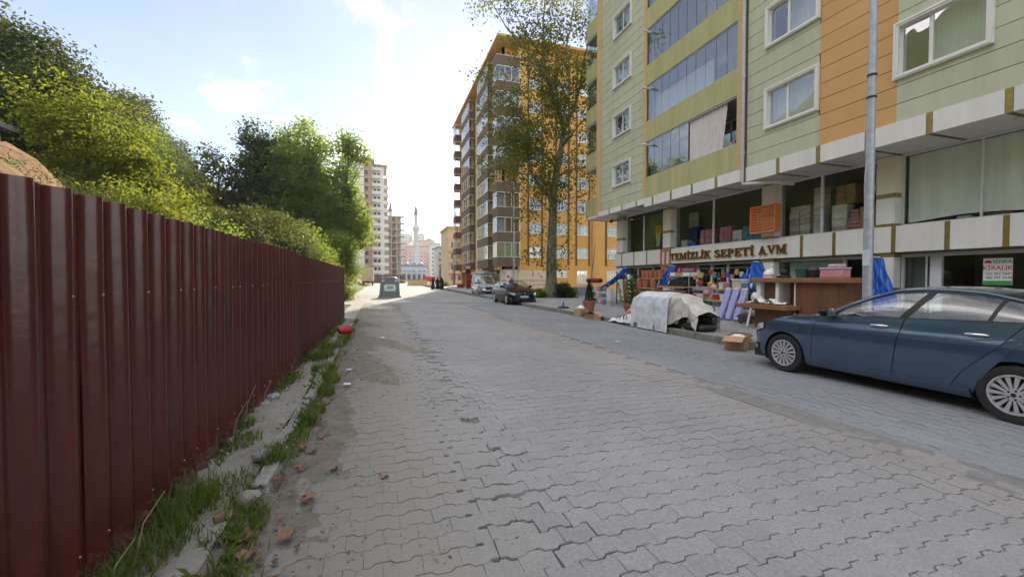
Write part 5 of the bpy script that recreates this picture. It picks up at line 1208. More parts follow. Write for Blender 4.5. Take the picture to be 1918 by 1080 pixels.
    topsurf('bonnet', g['xf'], xA-.1, [(xA,.055),(1.4,.085),(1.9,.055),(g['xf'],.0)], paint); topsurf('boot_lid', xC+.12, g['xr'], [(g['xr'],.0),(-2.0,.03),(xC,.03)], paint)
    # canopy: windscreen, roof, rear glass
    def can(x, t):
        yr = raily(x); return (x+interp(x, g['kx'])*(1-t*t), yr*t, railz(x)+interp(x, g['kz'])*(1-t*t))
    def canopy(nm, xa, xb, mat, k=10, inset=0):
        MB().grid([[can(x, t*(1-inset)) for t in np.linspace(-1, 1, 15)] for x in np.linspace(xa, xb, k)]).build(nm, mat, o, 'auto')
    canopy('windscreen', xA, g['roof'][1]+.02, g_car, 12, .05); canopy('roof', g['roof'][1]+.02, g['roof'][0], paint, 12); canopy('rear_window', g['roof'][0], xC, g_car, 10, .08)
    def SW(x, u, sd, off=0):
        b = (hw(x)*pf(zb(x))-.012, zb(x)); y = lerp(b[0], raily(x), u)+.018*sin(pi*u)+off; return (x, sd*y, lerp(b[1], railz(x), u))
    def sw(nm, b, t, u0, u1, mat, off=0., k=10):
        for sd in (1, -1):
            G = [[SW(lerp(lerp(b[0], t[0], u), lerp(b[1], t[1], u), q), u, sd, off) for u in np.linspace(u0, u1, 7)] for q in np.linspace(0, 1, k)]
            MB().grid(G).build(nm, mat, o, 'auto')
    tp = g['top']; pn = g['panes']
    for b, t in pn: sw('side_window', b, t, .03, tp, g_car)
    for (b0, t0), (b1, t1) in zip(pn[:-1], pn[1:]): sw('pillar', (b0[1], b1[0]), (t0[1], t1[0]), .03, tp, m_gblk, .002, 3)
    sw('pillar', (xA, pn[0][0][0]), (xA-.02, pn[0][1][0]), .03, tp, m_gblk, 0, 5)
    sw('rear_pillar', (pn[-1][0][1], xC), (pn[-1][1][1], xC), .0, 1., paint, 0, 8)
    sw('window_top_trim', (xA, pn[-1][0][1]), (xA, pn[-1][1][1]), tp, tp+.045, m_gblk, .003, 30); sw('roof_rail', (xA, pn[-1][0][1]), (xA, pn[-1][1][1]), tp+.045, 1., paint, .0, 30)
    sw('belt_trim', (xA, pn[-1][0][1]), (xA, pn[-1][1][1]), -.02, .035, m_gblk, .004, 30)
    for sd in (1, -1): MB().tube([(x, sd*(raily(x)+.004), railz(x)+.002) for x in np.linspace(xC, xA, 40)], .017, 6).build('roof_edge', paint, o, 'all')
    # door handles, mirrors
    for dd, x in ((df, lerp(s1, s0, .13)-.0), (dr, lerp(s2, s1, .13)-.36 if cfg is SEDAN else lerp(s2, s1, .2))):
        for i, sd in enumerate((1, -1)):
            if cfg is SEDAN: x = (-.05 if dd is df else -1.0)
            p = S(x, .82, 0, sd); z = .915 if cfg is SEDAN else .95; y = hw(x)*pf(z)
            MB().tube([(x-.11, sd*(y+.012), z), (x-.06, sd*(y+.036), z+.002), (x+.06, sd*(y+.036), z+.0), (x+.11, sd*(y+.010), z-.004)], [.012,.017,.017,.010], 8).build('door_handle', m_chr if cfg is SEDAN else m_blk, dd[i], 'all')
    for sd in (1, -1):
        xm = pn[0][0][0]+.05; zm = zb(xm)+.055; ym = hw(xm)*pf(zb(xm))+.11
        mm = MB().lathe([(0,-.075),(.055,-.07),(.085,-.03),(.095,.02),(.085,.06),(.05,.085),(0,.09)], 14, (0,0,0), 'x'); mm.v = [(xm+a*.9, sd*(ym+b*1.15), zm+c*.78) for a, b, c in mm.v]; mm.tube([(xm-.0, sd*(ym-.16), zm-.045), (xm, sd*(ym-.04), zm-.03)], .022, 6)
        w = mm.build('wing_mirror', m_gblk, o, 'all'); MB().obox((xm-.07, sd*ym, zm), (.006,.17,.11)).build('mirror_glass', m_chr, w)
    # wells and wheels
    for sx in (1, -1):
        for sd in (1, -1):
            ww = MB(); xc = sx*g['ax']; r = g['AR']+.004; A_ = [radians(a) for a in range(-25, 206, 11)]
            ww.grid([[(xc+r*cos(a), sd*y, g['R']+r*sin(a)) for a in A_] for y in (.52, W*.955)]); ww.add([(xc+r*cos(a), sd*.52, g['R']+r*sin(a)) for a in A_], [tuple(range(len(A_)))]); ww.build('wheel_well', m_blk, o)
            k = g['R']/.312; y0 = W-.025; T = lambda P: [(xc+a, sd*(y0+b), g['R']+c) for a, b, c in P]
            ty = MB().lathe([(.205*k,-.18),(.25*k,-.2),(.298*k,-.195),(.312*k,-.165),(.312*k,-.03),(.300*k,.0),(.26*k,.008),(.212*k,-.002),(.205*k,-.02)], 36, (0,0,0), 'y'); ty.v = T(ty.v)
            wh = ty.build('wheel', m_tyre, o, 'auto')
            rm = MB().lathe([(.212*k,-.004),(.214*k,.004),(.196*k,.004),(.188*k,-.012),(.186*k,-.05),(.182*k,-.05)], 36, (0,0,0), 'y'); NSP = 15
            for i in range(NSP):
                a = 2*pi*i/NSP; R3 = Matrix.Rotation(-a, 3, 'Y')
                P = [Vector((.055*k,.012,-.010)), Vector((.055*k,.012,.010)), Vector((.19*k,.0,.021)), Vector((.19*k,.0,-.021)), Vector((.055*k,-.02,-.008)), Vector((.055*k,-.02,.008)), Vector((.19*k,-.02,.019)), Vector((.19*k,-.02,-.019))]
                rm.add([R3 @ p for p in P], [(0,1,2,3),(7,6,5,4),(0,4,5,1),(1,5,6,2),(2,6,7,3),(3,7,4,0)])
            rm.lathe([(0,.018),(.03*k,.018),(.062*k,.012),(.066*k,-.01),(0,-.01)], 20, (0,0,0), 'y'); rm.v = T(rm.v); rr = rm.build('rim', m_rim, wh, 'auto')
            dk = MB().lathe([(0,-.055),(.186*k,-.055),(.186*k,-.05),(0,-.05)], 24, (0,0,0), 'y')
            for i in range(5): a = 2*pi*(i+.5)/5; dk.lathe([(0,.018),(.011,.018),(.011,.0),(0,0)], 8, (.048*k*cos(a),.0,.048*k*sin(a)), 'y')
            dk.lathe([(0,.022),(.022,.022),(.022,.01),(0,.01)], 14, (0,0,0), 'y'); dk.v = T(dk.v); dk.build('hub', m_blk, wh)
    # lamps, grille, plate
    def npatch(nm, t0, t1, v0, v1, mat, off=.008, k=8, taper=0):
        for sd in (1, -1):
            G = []
            for q in np.linspace(0, 1, k):
                t = lerp(t0, t1, q); x = g['xs']+(g['xf']-g['xs'])*abs(cos(radians(t)))**(2/n)
                row = []
                for v in np.linspace(lerp(v0, v0+taper, q), v1, 5):
                    p = S(x, v, 0, sd); nx, ny = cos(radians(t))**.7, sin(radians(t))**.7 if t > 0 else 0
                    row.append((p[0]+off*nx, p[1]+sd*off*ny, p[2]))
                G.append(row)
            MB().grid(G).build(nm, mat, o, 'all')
            if t0 == 0 and t1 <= 0: break
    if front:
        npatch('headlamp', 33, 76, .70, .965, m_lens, .012, 10, .10); npatch('lamp_housing', 31, 79, .665, .99, m_gblk, .005, 10, .09)
        npatch('grille', 0, 30, .80, .93, m_gblk, .006); npatch('lower_grille', 0, 42, .10, .40, m_blk, .006); npatch('fog_lamp_bezel', 50, 66, .14, .36, m_blk, .008); npatch('fog_lamp', 55, 62, .20, .31, m_chr, .014)
        npatch('chrome_strip', 4, 30, .905, .925, m_chr, .010)
        xn = S(g['xf']-.002, .55)[0]+.02
        MB().cbox(xn-.012, xn+.012, -.26, .26, .43, .54, .004).build('number_plate', m_plate, o)
        for k_, y in enumerate((-.17,-.11,-.03,.03,.12,.17)): MB().box(xn+.0125, xn+.0135, y-.014, y+.014, .455, .515).build('plate_stroke', m_blk, o)
        MB().box(xn+.0125, xn+.0137, .215, .255, .432, .538).build('plate_band', pm('plate_blue', (.02,.06,.35), .4), o)
        xb = S(g['xf']-.002, .86)[0]+.03
        if badge == 'diamond':
            dm = MB(); ou = [(0,.095),(.062,0),(0,-.095),(-.062,0)]; inn = [(a*.5, b*.5) for a, b in ou]
            for i in range(4): j = (i+1)%4; dm.prism([ou[i], ou[j], inn[j], inn[i]], .02, lambda u, v, w: (xb+w, u, .655+v))
            dm.build('diamond_badge', m_chr, o)
        else: MB().lathe([(0,.012),(.05,.012),(.055,0),(0,0)], 16, (xb,0,.66), 'x').build('round_badge', m_chr, o)
    for sd in (1, -1):
        G = []
        for t in np.linspace(30, 80, 8):
            x = g['xrs']-(g['xrs']-g['xr'])*abs(cos(radians(t)))**(2/n); G.append([(lambda p: (p[0]-.01, p[1]+sd*.006, p[2]))(S(x, v, 0, sd)) for v in np.linspace(.72,.97,5)])
        MB().grid(G).build('tail_lamp', m_redl, o, 'all')
    if interior:
        MB().grid([[(xA+.02-.02*i, y, zb(xA)+.0+.02*i-.012*i*i) for y in np.linspace(-W*.8, W*.8, 5)] for i in (0,1)]).obox((xA-.05,0,zb(xA)-.09), (.5,W*1.6,.2)).build('dashboard', m_blk, o)
        for sy in (.37, -.37):
            xs0 = s1+.03
            st = MB().cbox(xs0-.2, xs0+.3, sy-.24, sy+.24, .4, .58, .05); R_ = rotm(0, -.26, 0); st.obox((xs0-.3, sy, .84), (.13,.46,.56), R_); b = st.build('front_seat', m_seat, o)
            MB().lathe([(0,-.11),(.06,-.1),(.085,0),(.06,.09),(0,.1)], 12, (xs0-.41, sy, 1.19), 'y').tube([(xs0-.38,sy,1.05),(xs0-.4,sy,1.15)], .02, 5).build('headrest', m_seat, b, 'all')
        MB().cbox(-1.25, -.75, -.65, .65, .4, .58, .05).obox((-1.38,0,.86), (.14,1.3,.56), rotm(0,-.3,0)).build('rear_seat', m_seat, o)
        for sy in (.4, -.4): MB().lathe([(0,-.1),(.06,-.09),(.08,0),(.06,.09),(0,.1)], 12, (-1.46, sy, 1.17), 'y').build('headrest', m_seat, o, 'all')
        a = [2*pi*i/20 for i in range(21)]; R_ = rotm(0, .45, 0); c = Vector((s1+.62,.37,.90))
        MB().tube([c+R_@Vector((0,.18*cos(t),.18*sin(t))) for t in a], .016, 6).tube([c, c+R_@Vector((.25,0,-.05))], .03, 6).tube([c+R_@Vector((0,-.17,0)), c+R_@Vector((0,.17,0))], .02, 5).build('steering_wheel', m_blk, o, 'all')
    if cfg is SEDAN:
        for i, sd in enumerate((1, -1)):
            x = 1.02; y = hw(x)*pf(.83); MB().obox((x, sd*(y+.006), .835), (.10,.012,.022), rotm(0,-.12,0)).build('side_repeater', m_chr, o)
    return o
blue = car('parked_car', 'dark blue saloon car parked at the right kerb, cut by the frame edge', SEDAN, carpaint('paint_steel_blue', (.056,.098,.165), .40), (7.27, 3.83, 0), pi/2)
blk = car('parked_car', 'black saloon car with diamond badge facing the viewer at the kerb', SEDAN, pm('paint_black', (.006,.007,.009), .22, spec=.25, coat=.15, coords='obj'), (7.95, 24.6, 0), radians(-90), badge='diamond')
van = car('parked_van', 'silver passenger van parked behind the black saloon', VAN, carpaint('paint_silver', (.48,.51,.56), .45), (9.1, 37.0, 0), radians(-92)); van['category'] = 'van'
wv = car('parked_van', 'small white van parked far off behind the recycling bin', VAN, carpaint('paint_white', (.72,.73,.74), .0), (1.3, 119, 0), radians(-90), interior=False); wv['category'] = 'van'
# box truck seen from behind
tk_ = thing('box_truck', 'box truck with beige cargo body seen from behind by the trees', 'truck', (-2.5, 92, 0), 0)
m_box = pm('truck_beige', (.52,.45,.33), .6, var=.1, vs=1)
MB().cbox(-1.2, 1.2, 0, 5.6, .95, 3.85, .04).build('cargo_body', m_box, tk_)
for s in (-1, 1): MB().box(min(s*.02,s*1.14), max(s*.02,s*1.14), -.035, -.002, 1.0, 3.75).build('rear_door', m_box, tk_); MB().box(s*.7-.2, s*.7+.2, -.12, -.0, .62, .8).build('tail_lamp', m_redl, tk_)
MB().box(-1.15, 1.15, -.15, .1, .55, .9).build('bumper', m_redl, tk_); MB().cbox(-1.05, 1.05, 5.7, 7.3, .6, 2.7, .15).build('cab', m_box, tk_); MB().box(-.4,.4,.2,7,.5,.94).build('chassis', m_blk, tk_)
for s in (-1, 1):
    for y in (1.4, 6.4): MB().lathe([(0,-.14),(.45,-.14),(.48,0),(.45,.14),(0,.14)], 20, (s*.92, y, .48), 'x').build('wheel', m_tyre, tk_, 'auto')

# ================================================================ people
def person(label, loc, rz, coat, hair, h=1.66, stride=.22, robe=True, arm=.1, legs=None):
    o = thing('person', label, 'person', loc, rz, None)
    bm = bmesh.new(); lay = bm.verts.layers.skin.verify(); V = {}
    def v(k, p, r, par=None):
        q = bm.verts.new(Vector(p)*(h/1.70)); q[lay].radius = (r[0]*h/1.7, r[1]*h/1.7) if isinstance(r, tuple) else (r*h/1.7, r*h/1.7); V[k] = q
        if par: bm.edges.new((V[par], q))
        return q
    s = stride
    v('pel', (0,0,.93), (.15,.12)).__getitem__(lay).use_root = True
    v('waist', (0,0,1.10), (.14,.11), 'pel'); v('chest', (0,.01,1.30), (.165,.12), 'waist'); v('neckb', (0,.0,1.43), .075, 'chest'); v('neck', (0,.015,1.50), .055, 'neckb'); v('head', (0,.03,1.60), .095, 'neck'); v('crown', (0,.02,1.67), .075, 'head')
    for sd, f in ((1, s), (-1, -s)):
        L_ = 'l' if sd > 0 else 'r'
        v(L_+'hip', (sd*.09,.0,.86), .095, 'pel'); v(L_+'kn', (sd*.10,f*.55+.03,.48), .07, L_+'hip'); v(L_+'an', (sd*.10,f-.03,.09), .045, L_+'kn'); v(L_+'to', (sd*.11,f+.13,.04), .04, L_+'an')
        v(L_+'sh', (sd*.18,0,1.38), .065, 'chest'); v(L_+'el', (sd*(.23+arm*.3),-f*.5-.02,1.12), .05, L_+'sh'); v(L_+'wr', (sd*(.21+arm*.2),-f*.8+.08,.90), .036, L_+'el'); v(L_+'ha', (sd*(.20+arm*.2),-f*.9+.1,.80), .034, L_+'wr')
    me = bpy.data.meshes.new('body'); bm.to_mesh(me); bm.free(); b = bpy.data.objects.new('body', me); COL.objects.link(b); b.parent = o
    b.modifiers.new('skin', 'SKIN'); b.modifiers.new('sub', 'SUBSURF').levels = 1
    dg = bpy.context.evaluated_depsgraph_get(); m2 = bpy.data.meshes.new_from_object(b.evaluated_get(dg)); b.modifiers.clear(); b.data = m2; m2.name = 'body'; m2.materials.clear(); m2.materials.append(legs or coat)
    for p in m2.polygons: p.use_smooth = True
    k = h/1.7
    if robe:   # long coat
        G = []
        for z, rx, ry in ((1.44,.12,.10),(1.38,.21,.14),(1.2,.20,.155),(1.0,.20,.16),(.7,.235,.20),(.35,.28,.26),(.10,.30,.29)):
            G.append([(rx*cos(a)*k*(1+.05*sin(a*7)*(1.4-z)), (ry*sin(a)+.05*s*(1-z))*k*(1+.05*sin(a*5)*(1.4-z)), z*k) for a in np.linspace(0, 2*pi, 29)])
        MB().grid(G).build('coat', coat, o, 'all')
    hr = MB().lathe([(0,.135),(.06,.125),(.105,.06),(.112,0),(.105,-.08),(.12,-.16),(.0,-.17)], 14, (0,-.005*k,1.60*k)); hr.v = [(a*.95, b, c) for a, b, c in hr.v]
    hr.build('headscarf' if robe else 'hair', hair, o, 'all')
    fc = MB().lathe([(0,.115),(.05,.10),(.082,.03),(.08,-.04),(.05,-.105),(0,-.12)], 14, (0,.05*k,1.60*k)); sk = pm('skin', (.45,.27,.19), .6)
    fc.build('face', sk, o, 'all'); MB().tube([(0,.125*k,1.615*k),(0,.152*k,1.585*k),(0,.12*k,1.575*k)], [.008,.014,.010], 6).build('nose', sk, o, 'all')
    for sd in (1, -1): MB().lathe([(0,-.008),(.009,0),(0,.008)], 8, (sd*.032*k,.124*k,1.62*k)).build('eye', m_blk, o)
    return o
m_robe = pm('black_cloth', (.012,.012,.016), .9, var=.2, vs=8); m_scarf = pm('black_scarf', (.015,.015,.018), .9)
person('person in long black coat walking at the left of the three', (6.65,55,0), .1, m_robe, m_scarf, 1.6, .2, arm=.4)
person('person in long black coat walking in the middle of the three', (7.30,55.3,0), -.1, m_robe, m_scarf, 1.66, .24)
person('person in long black coat walking at the right of the three', (7.78,54.9,0), .15, m_robe, pm('dark_scarf', (.02,.018,.022), .9), 1.68, -.22)
person('dark haired person in dark jacket standing behind the black saloon', (9.65,30.3,.15), 2.6, pm('dark_jacket', (.035,.033,.035), .9), pm('dark_hair', (.012,.010,.009), .7), 1.45, .05, False)

# ================================================================ goods outside the shop
m_terra = pm('terracotta', (.42,.155,.085), .75, var=.15, vs=8, rnd=.08)
m_ply = pm('plywood', (.50,.30,.14), .7, var=.25, vs=3, stretch=(1,1,6)); m_wood = pm('walnut_board', (.20,.085,.035), .5, var=.45, vs=2.5, col2=(.11,.045,.02), stretch=(3,3,.35)); m_wood2 = pm('oak_edge', (.33,.15,.06), .5, var=.35, vs=3, stretch=(4,.5,4))
m_btarp = pm('blue_tarpaulin', (.012,.12,.50), .42, var=.3, vs=4, bump=.5, bs=9, col2=(.008,.075,.36))
m_wtarp = pm('white_tarpaulin', (.70,.73,.78), .6, var=.12, vs=6, col2=(.50,.52,.54), bump=.9, bs=6); m_gtarp = pm('dirty_cream_cloth', (.64,.615,.57), .85, var=.3, vs=3.5, col2=(.44,.41,.36), bump=.6, bs=9)
m_card = pm('cardboard', (.46,.29,.16), .85, var=.15, vs=5); m_soil = pm('potting_soil', (.04,.028,.018), .95, bump=.8)
from mathutils import noise as mnoise
def creased(x, y, k=1.):
    r = lambda s, o: 1-2*abs(mnoise.noise(Vector((x*s+o, y*s*.55-o, o))))
    return k*(.030*mnoise.noise(Vector((x*.9, y*.9, 3.1)))+.018*(r(1.1,.3)**3)+.010*(r(2.3,7.)**3)-.012)
def planter(label, loc, sc, tall):
    o = thing('potted_tree', label, 'potted tree', loc)
    MB().lathe([(0,.01),(.19*sc,.01),(.20*sc,0),(.285*sc,.40*sc),(.32*sc,.40*sc),(.325*sc,.475*sc),(.30*sc,.48*sc),(.285*sc,.43*sc),(0,.43*sc)], 28).build('pot', m_terra, o, 'auto')
    MB().lathe([(0,.437*sc),(.283*sc,.435*sc)], 20).build('soil', m_soil, o)
    if tall:   # dense dark cone
        n = 2600; t = RS.rand(n)**.8; r = (.23*(1-t)+.02)*sc*np.sqrt(.35+.65*RS.rand(n)); a = RS.rand(n)*2*pi; C = np.stack([r*np.cos(a), r*np.sin(a), .45*sc+t*.92], 1)
        ob('crown', leafmesh('crown', leafcloud(C, .055, .8, (0,0,.6)), LD), o)
    else:
        C = []
        for lv in range(6):
            z = .52*sc+lv*.15; L_ = (.42-.055*lv)*sc
            for k in range(9):
                a = k*2*pi/9+lv*.4+random.uniform(-.2,.2); m_ = 60; q = RS.rand(m_)
                C.append(np.stack([q*L_*cos(a), q*L_*sin(a), z+.10*q*np.sin(3*q)], 1)+RS.normal(0,.022,(m_,3)))
        ob('crown', leafmesh('crown', leafcloud(np.concatenate(C), .055, .6), LG), o)
    MB().tube([(0,0,.3),(0.01,0,.45*sc+.85)], [.025,.008], 6).build('trunk', m_bark, o)
    return o
planter('dark cone shaped conifer in a large terracotta pot near the tripod', (8.5,15.75,.15), .92, True)
planter('light green fir in a large terracotta pot beside the tarpaulin heap', (8.72,12.95,.15), 1.0, False)
def carton(label, loc, d, rz=0, openf=True, mat=None, group=None, flapsag=.5):
    o = thing('cardboard_box', label, 'box', loc, rz, group); a, b, h = d; t = .008; mat = mat or m_card
    w = MB().box(-a/2, a/2, -b/2, b/2, 0, t).box(-a/2, a/2, -b/2, -b/2+t, t, h).box(-a/2, a/2, b/2-t, b/2, t, h).box(-a/2, -a/2+t, -b/2+t, b/2-t, t, h).box(a/2-t, a/2, -b/2+t, b/2-t, t, h); w.build('walls', mat, o)
    if openf:
        for sx in (1, -1):
            f = a*.42; MB().obox((sx*(a/2+f/2*cos(flapsag)), 0, h+f/2*sin(flapsag)*(.6 if sx > 0 else 1)), (f, b*.96, .006), rotm(0, -sx*flapsag, 0)).build('flap', mat, o)
    else: MB().box(-a/2, a/2, -b/2, b/2, h+.001, h+.008).build('lid', mat, o)
    return o
b1 = carton('printed cardboard box on the road edge below the tripod', (7.72,15.0,0), (.38,.42,.30), .15, False)
MB().lathe([(.07,0),(.09,0),(.09,.004),(.07,.004)], 16, (-.02,-.216,.17), 'y').box(-.12,.09,-.216,-.213,.05,.075).build('print', pm('print_brown', (.16,.06,.03), .8), b1)
o = thing('plastic_bag', 'crumpled white plastic bag on the printed cardboard box', 'bag', (7.72,15.0,.31)); MB().lathe([(0,0),(.13,0),(.17,.05),(.10,.10),(.05,.15),(.0,.13)], 11).build('bag', m_upvc, o)
carton('open cardboard box holding a black bag by the kerb', (7.6,13.95,0), (.36,.32,.20), .3); carton('small torn cardboard box beside the one with the black bag', (7.52,13.42,0), (.26,.34,.17), -.2)
o = thing('black_bag', 'black plastic bag stuffed into the open box by the kerb', 'bag', (7.6,13.95,.12)); mb = MB().lathe([(0,0),(.12,0),(.15,.08),(.10,.15),(.03,.18),(0,.18)], 9); mb.v = [(a+.03*sin(c*30), b+.03*cos(a*40), c) for a, b, c in mb.v]; mb.build('bag', m_gblk, o)
cb = carton('open cardboard box in front of the blue saloon', (7.55,7.15,0), (.62,.40,.30), .55, True, flapsag=-.35); 
o = thing('crumpled_paper', 'white paper wad inside the open box before the blue saloon', 'paper', (7.55,7.15,.18)); MB().lathe([(0,0),(.2,.02),(.16,.09),(.08,.13),(0,.12)], 8).build('paper', m_upvc, o)
# umbrella base, tripod pole
o = thing('umbrella_base', 'round black parasol base standing on the pavement edge', 'parasol base', (8.2,17.7,.15)); MB().lathe([(0,0),(.27,0),(.28,.04),(.22,.08),(.06,.10),(.0,.10)], 24).build('foot', m_blk, o, 'auto'); MB().tube([(0,0,.1),(0,0,.27)], .03, 10).build('sleeve', m_blk, o, 'auto')
o = thing('tripod_pole', 'thin dark pole on a tripod foot standing on the pavement', 'tripod', (10.1,18.5,.15)); m_rust = pm('rusty_steel', (.10,.05,.03), .6, .4)
MB().tube([(0,0,.25),(.05,0,1.8),(.20,-.02,3.05)], [.016,.014,.010], 7).build('pole', m_rust, o)
for k in range(3): a = k*2.1+.4; MB().tube([(.0,0,.55),(.30*cos(a),.30*sin(a),0)], .012, 6).build('leg', m_rust, o)
MB().tube([(.02,-.12,1.95),(.05,.02,2.05),(.1,.1,1.98)], .012, 5).build('hook', m_rust, o)
# the covered heap
H = thing('tarpaulin', 'white tarpaulin draped over a heap at the pavement edge', 'tarpaulin', (8.4,10.7,0), 0, None, True)
sec = [(7.74,.015),(7.74,.35),(7.75,.75),(7.80,1.0),(7.95,1.10),(8.2,1.14),(8.4,1.12),(8.58,1.04),(8.66,.8),(8.70,.4),(8.72,.18)]
G = []
for j, y in enumerate(np.linspace(11.55, 9.72, 46)):
    row = []; q = (y-9.72)/1.83; edge = .86+.14*min(1, (11.55-y)/.25)
    for i, t in enumerate(np.linspace(0, 10, 60)):
        a = int(min(9, t)); f = t-a; x = lerp(sec[a][0], sec[a+1][0], f); z = lerp(sec[a][1], sec[a+1][1], f)
        c = creased(y*2, z*2.2+x); hang = max(0, 1-z/.95)
        x += c*1.1-.05*hang*(.5+.5*sin(y*6.5))*(1 if t < 5 else -1)+(.02*sin(y*14+z*3) if t < 3 else 0); z = z*edge+(c*.6 if 4 < t < 8 else 0); z = max(z, .012 if x < 7.9 else .17)
        row.append((x, y+.03*sin(z*5+x*3), z))
    G.append(row)
MB().grid(G).build('sheet', m_wtarp, H, 'all')
G = []
for k, x in enumerate(np.linspace(7.78, 8.62, 24)):
    G.append([(x+.03*sin(z*7+k), 11.54+.10*(1-z)+creased(x*3, z*4, 1.5), z*(.84+.0)) for z in np.linspace(.14, 1.16-.12*abs(x-8.2), 16)])
MB().grid(G).build('side_fold', m_wtarp, H, 'all')
o = thing('cloth_cover', 'dirty cream cloth thrown over the right half of the heap', 'cloth', (8.4,9.3,0), 0, None, True)
G = []
for j, y in enumerate(np.linspace(9.86, 8.72, 40)):
    q = (9.86-y)/1.14; top = 1.13-.06*q-.95*max(0, q-.42)**1.5; row = []
    hem = lerp(.20, .50, min(1, q*1.8)) if q < .7 else lerp(.50, .17, (q-.7)/.3)
    for i in range(44):
        t = i/43
        if t < .35: x = 7.80+.06*t; z = lerp(hem, top-.10, t/.35)
        elif t < .8: u = (t-.35)/.45; x = lerp(7.83, 8.55, u); z = top-.10+.10*sin(pi*min(1,u*1.1))
        else: u = (t-.8)/.2; x = 8.55+.08*u; z = lerp(top-.08, .18, u)
        c = creased(y*3.1+1, z*3+x*2, 1.7); row.append((x+c+.025*sin(y*19), y+.02*sin(z*9+x*5), z+c*.8))
    G.append(row)
MB().grid(G).build('sheet', m_gtarp, o, 'all')
o = thing('car_seat', 'black upholstered seat sticking out below the cream cloth', 'seat', (8.35,8.95,.15), 0, None, True)
MB().cbox(7.86, 8.42, 8.58, 9.35, .17, .33, .06).build('cushion', m_blk, o); R_ = rotm(.45,0,0); MB().obox((8.2,9.35,.52), (.55,.15,.72), R_).build('backrest', m_blk, o); MB().cbox(8.34, 8.5, 8.68, 9.2, .3, .52, .05).build('arm_bolster', m_blk, o)
o = thing('broken_crate', 'broken white wooden crate under the cream cloth', 'crate', (8.1,9.6,.15), 0, None, True)
for k in range(3): MB().obox((7.95+.08*k, 9.55-.1*k, .32+.03*k), (.02,.62,.16), rotm(.5-.5*k,0,.2)).build('board', m_upvc, o)
o = thing('banner', 'crumpled grey, red and white banner with green lettering left of the heap', 'banner', (7.8,12.0,0), 0, None, True)
def bsheet(y0, y1, s0, s1, mat, nm, off=0):
    G = []
    for y in np.linspace(y0, y1, 18):
        q = (12.75-y)/1.25; row = []
        for s in np.linspace(s0, s1, 14):
            z = .04+max(0, q)*.92*s+.05; x = 7.62+.55*s+.1*q; c = creased(y*4, s*6, 1.8); row.append((x+c-off, y+.15*s, max(z+c*.7+off, .02 if x < 7.74 else .17)))
        G.append(row)
    MB().grid(G).build(nm, mat, o, 'all')
bsheet(12.7, 11.5, 0, .42, m_wtarp, 'white_part'); bsheet(12.7, 11.5, .42, .60, pm('banner_red', (.55,.04,.06), .6), 'red_part'); bsheet(12.6, 11.5, .60, 1.0, pm('banner_grey', (.33,.33,.36), .7), 'grey_part')
gl = pm('banner_green', (.02,.11,.05), .6)
for k, yy in enumerate((12.15, 11.95, 11.74)):
    pts = [(7.66+.22*v*.5-.012, yy+.09*cos(t)+.03*k*0, .10+((12.75-yy)/1.25)*.92*v*.9+.05) for t, v in ((0,.1),(.6,.25),(1.5,.33),(2.6,.25),(3.1,.1))]; MB().tube(pts, .014, 5).build('green_letter', gl, o)
# --- wire rack with small goods, red roll, stacked white tubs
goods = [pm('g_%d' % i, c, .5) for i, c in enumerate(((.05,.16,.42),(.62,.60,.55),(.45,.06,.05),(.05,.28,.10),(.60,.42,.06),(.03,.03,.035),(.35,.36,.38),(.55,.22,.35),(.14,.30,.45),(.42,.20,.08)))]
rk = thing('wire_rack', 'wire rack hung with small household goods beyond the conifer pot', 'rack', (11.6,20.3,.15), 0, None, True)
for y in (19.3, 20.3, 21.2): MB().tube([(11.6,y,.15),(11.6,y,1.3)], .015, 6).build('upright', m_zinc, rk)
for z in (.3, .62, .95, 1.25): MB().tube([(11.6,19.3,z),(11.6,21.2,z)], .010, 5).build('rail', m_zinc, rk)
k = 0
for z in (.32, .64, .97):
    for y in np.arange(19.4, 21.2, .2):
        c = goods[(k*7+int(z*10)) % 10]; w = random.uniform(.05,.08); hh = random.uniform(.18,.28); t = MB().cbox(11.48, 11.56, y-w, y+w, z-.12, z-.12+hh, .015)
        t = tag(t.build('hanging_pack', c), 'small coloured pack hanging on the wire rack', 'pack', 'packs on the wire rack'); k += 1
o = thing('carpet_roll', 'dark red carpet roll lying on top of the wire rack', 'roll', (11.9,21.4,1.25), 0, None, True); MB().tube([(11.9,20.7,1.42),(11.9,22.2,1.42)], .13, 16).build('roll', pm('carpet_red', (.20,.015,.025), .9), o, 'auto')
o = thing('tub_stack', 'stack of white plastic tubs beside the wire rack', 'tubs', (11.3,18.75,.15)); 
for i in range(5): MB().lathe([(0,0),(.13,0),(.16,.17),(.165,.18),(0,.18)], 16, (0,0,i*.165+.02)).build('tub', m_upvc, o, 'auto')
o = thing('plank_stack', 'leaning wooden planks and boards beside the black goods shelf', 'planks', (11.6,18.2,.15), 0, None, True)
for i in range(5): MB().obox((11.6+.08*i, 18.25-.1*i, .68+.05*i), (.03,.13,1.1+.1*i), rotm(.12*(i%3-1),-.15,.1)).build('plank', [m_ply, m_upvc, m_wood2][i % 3], o)
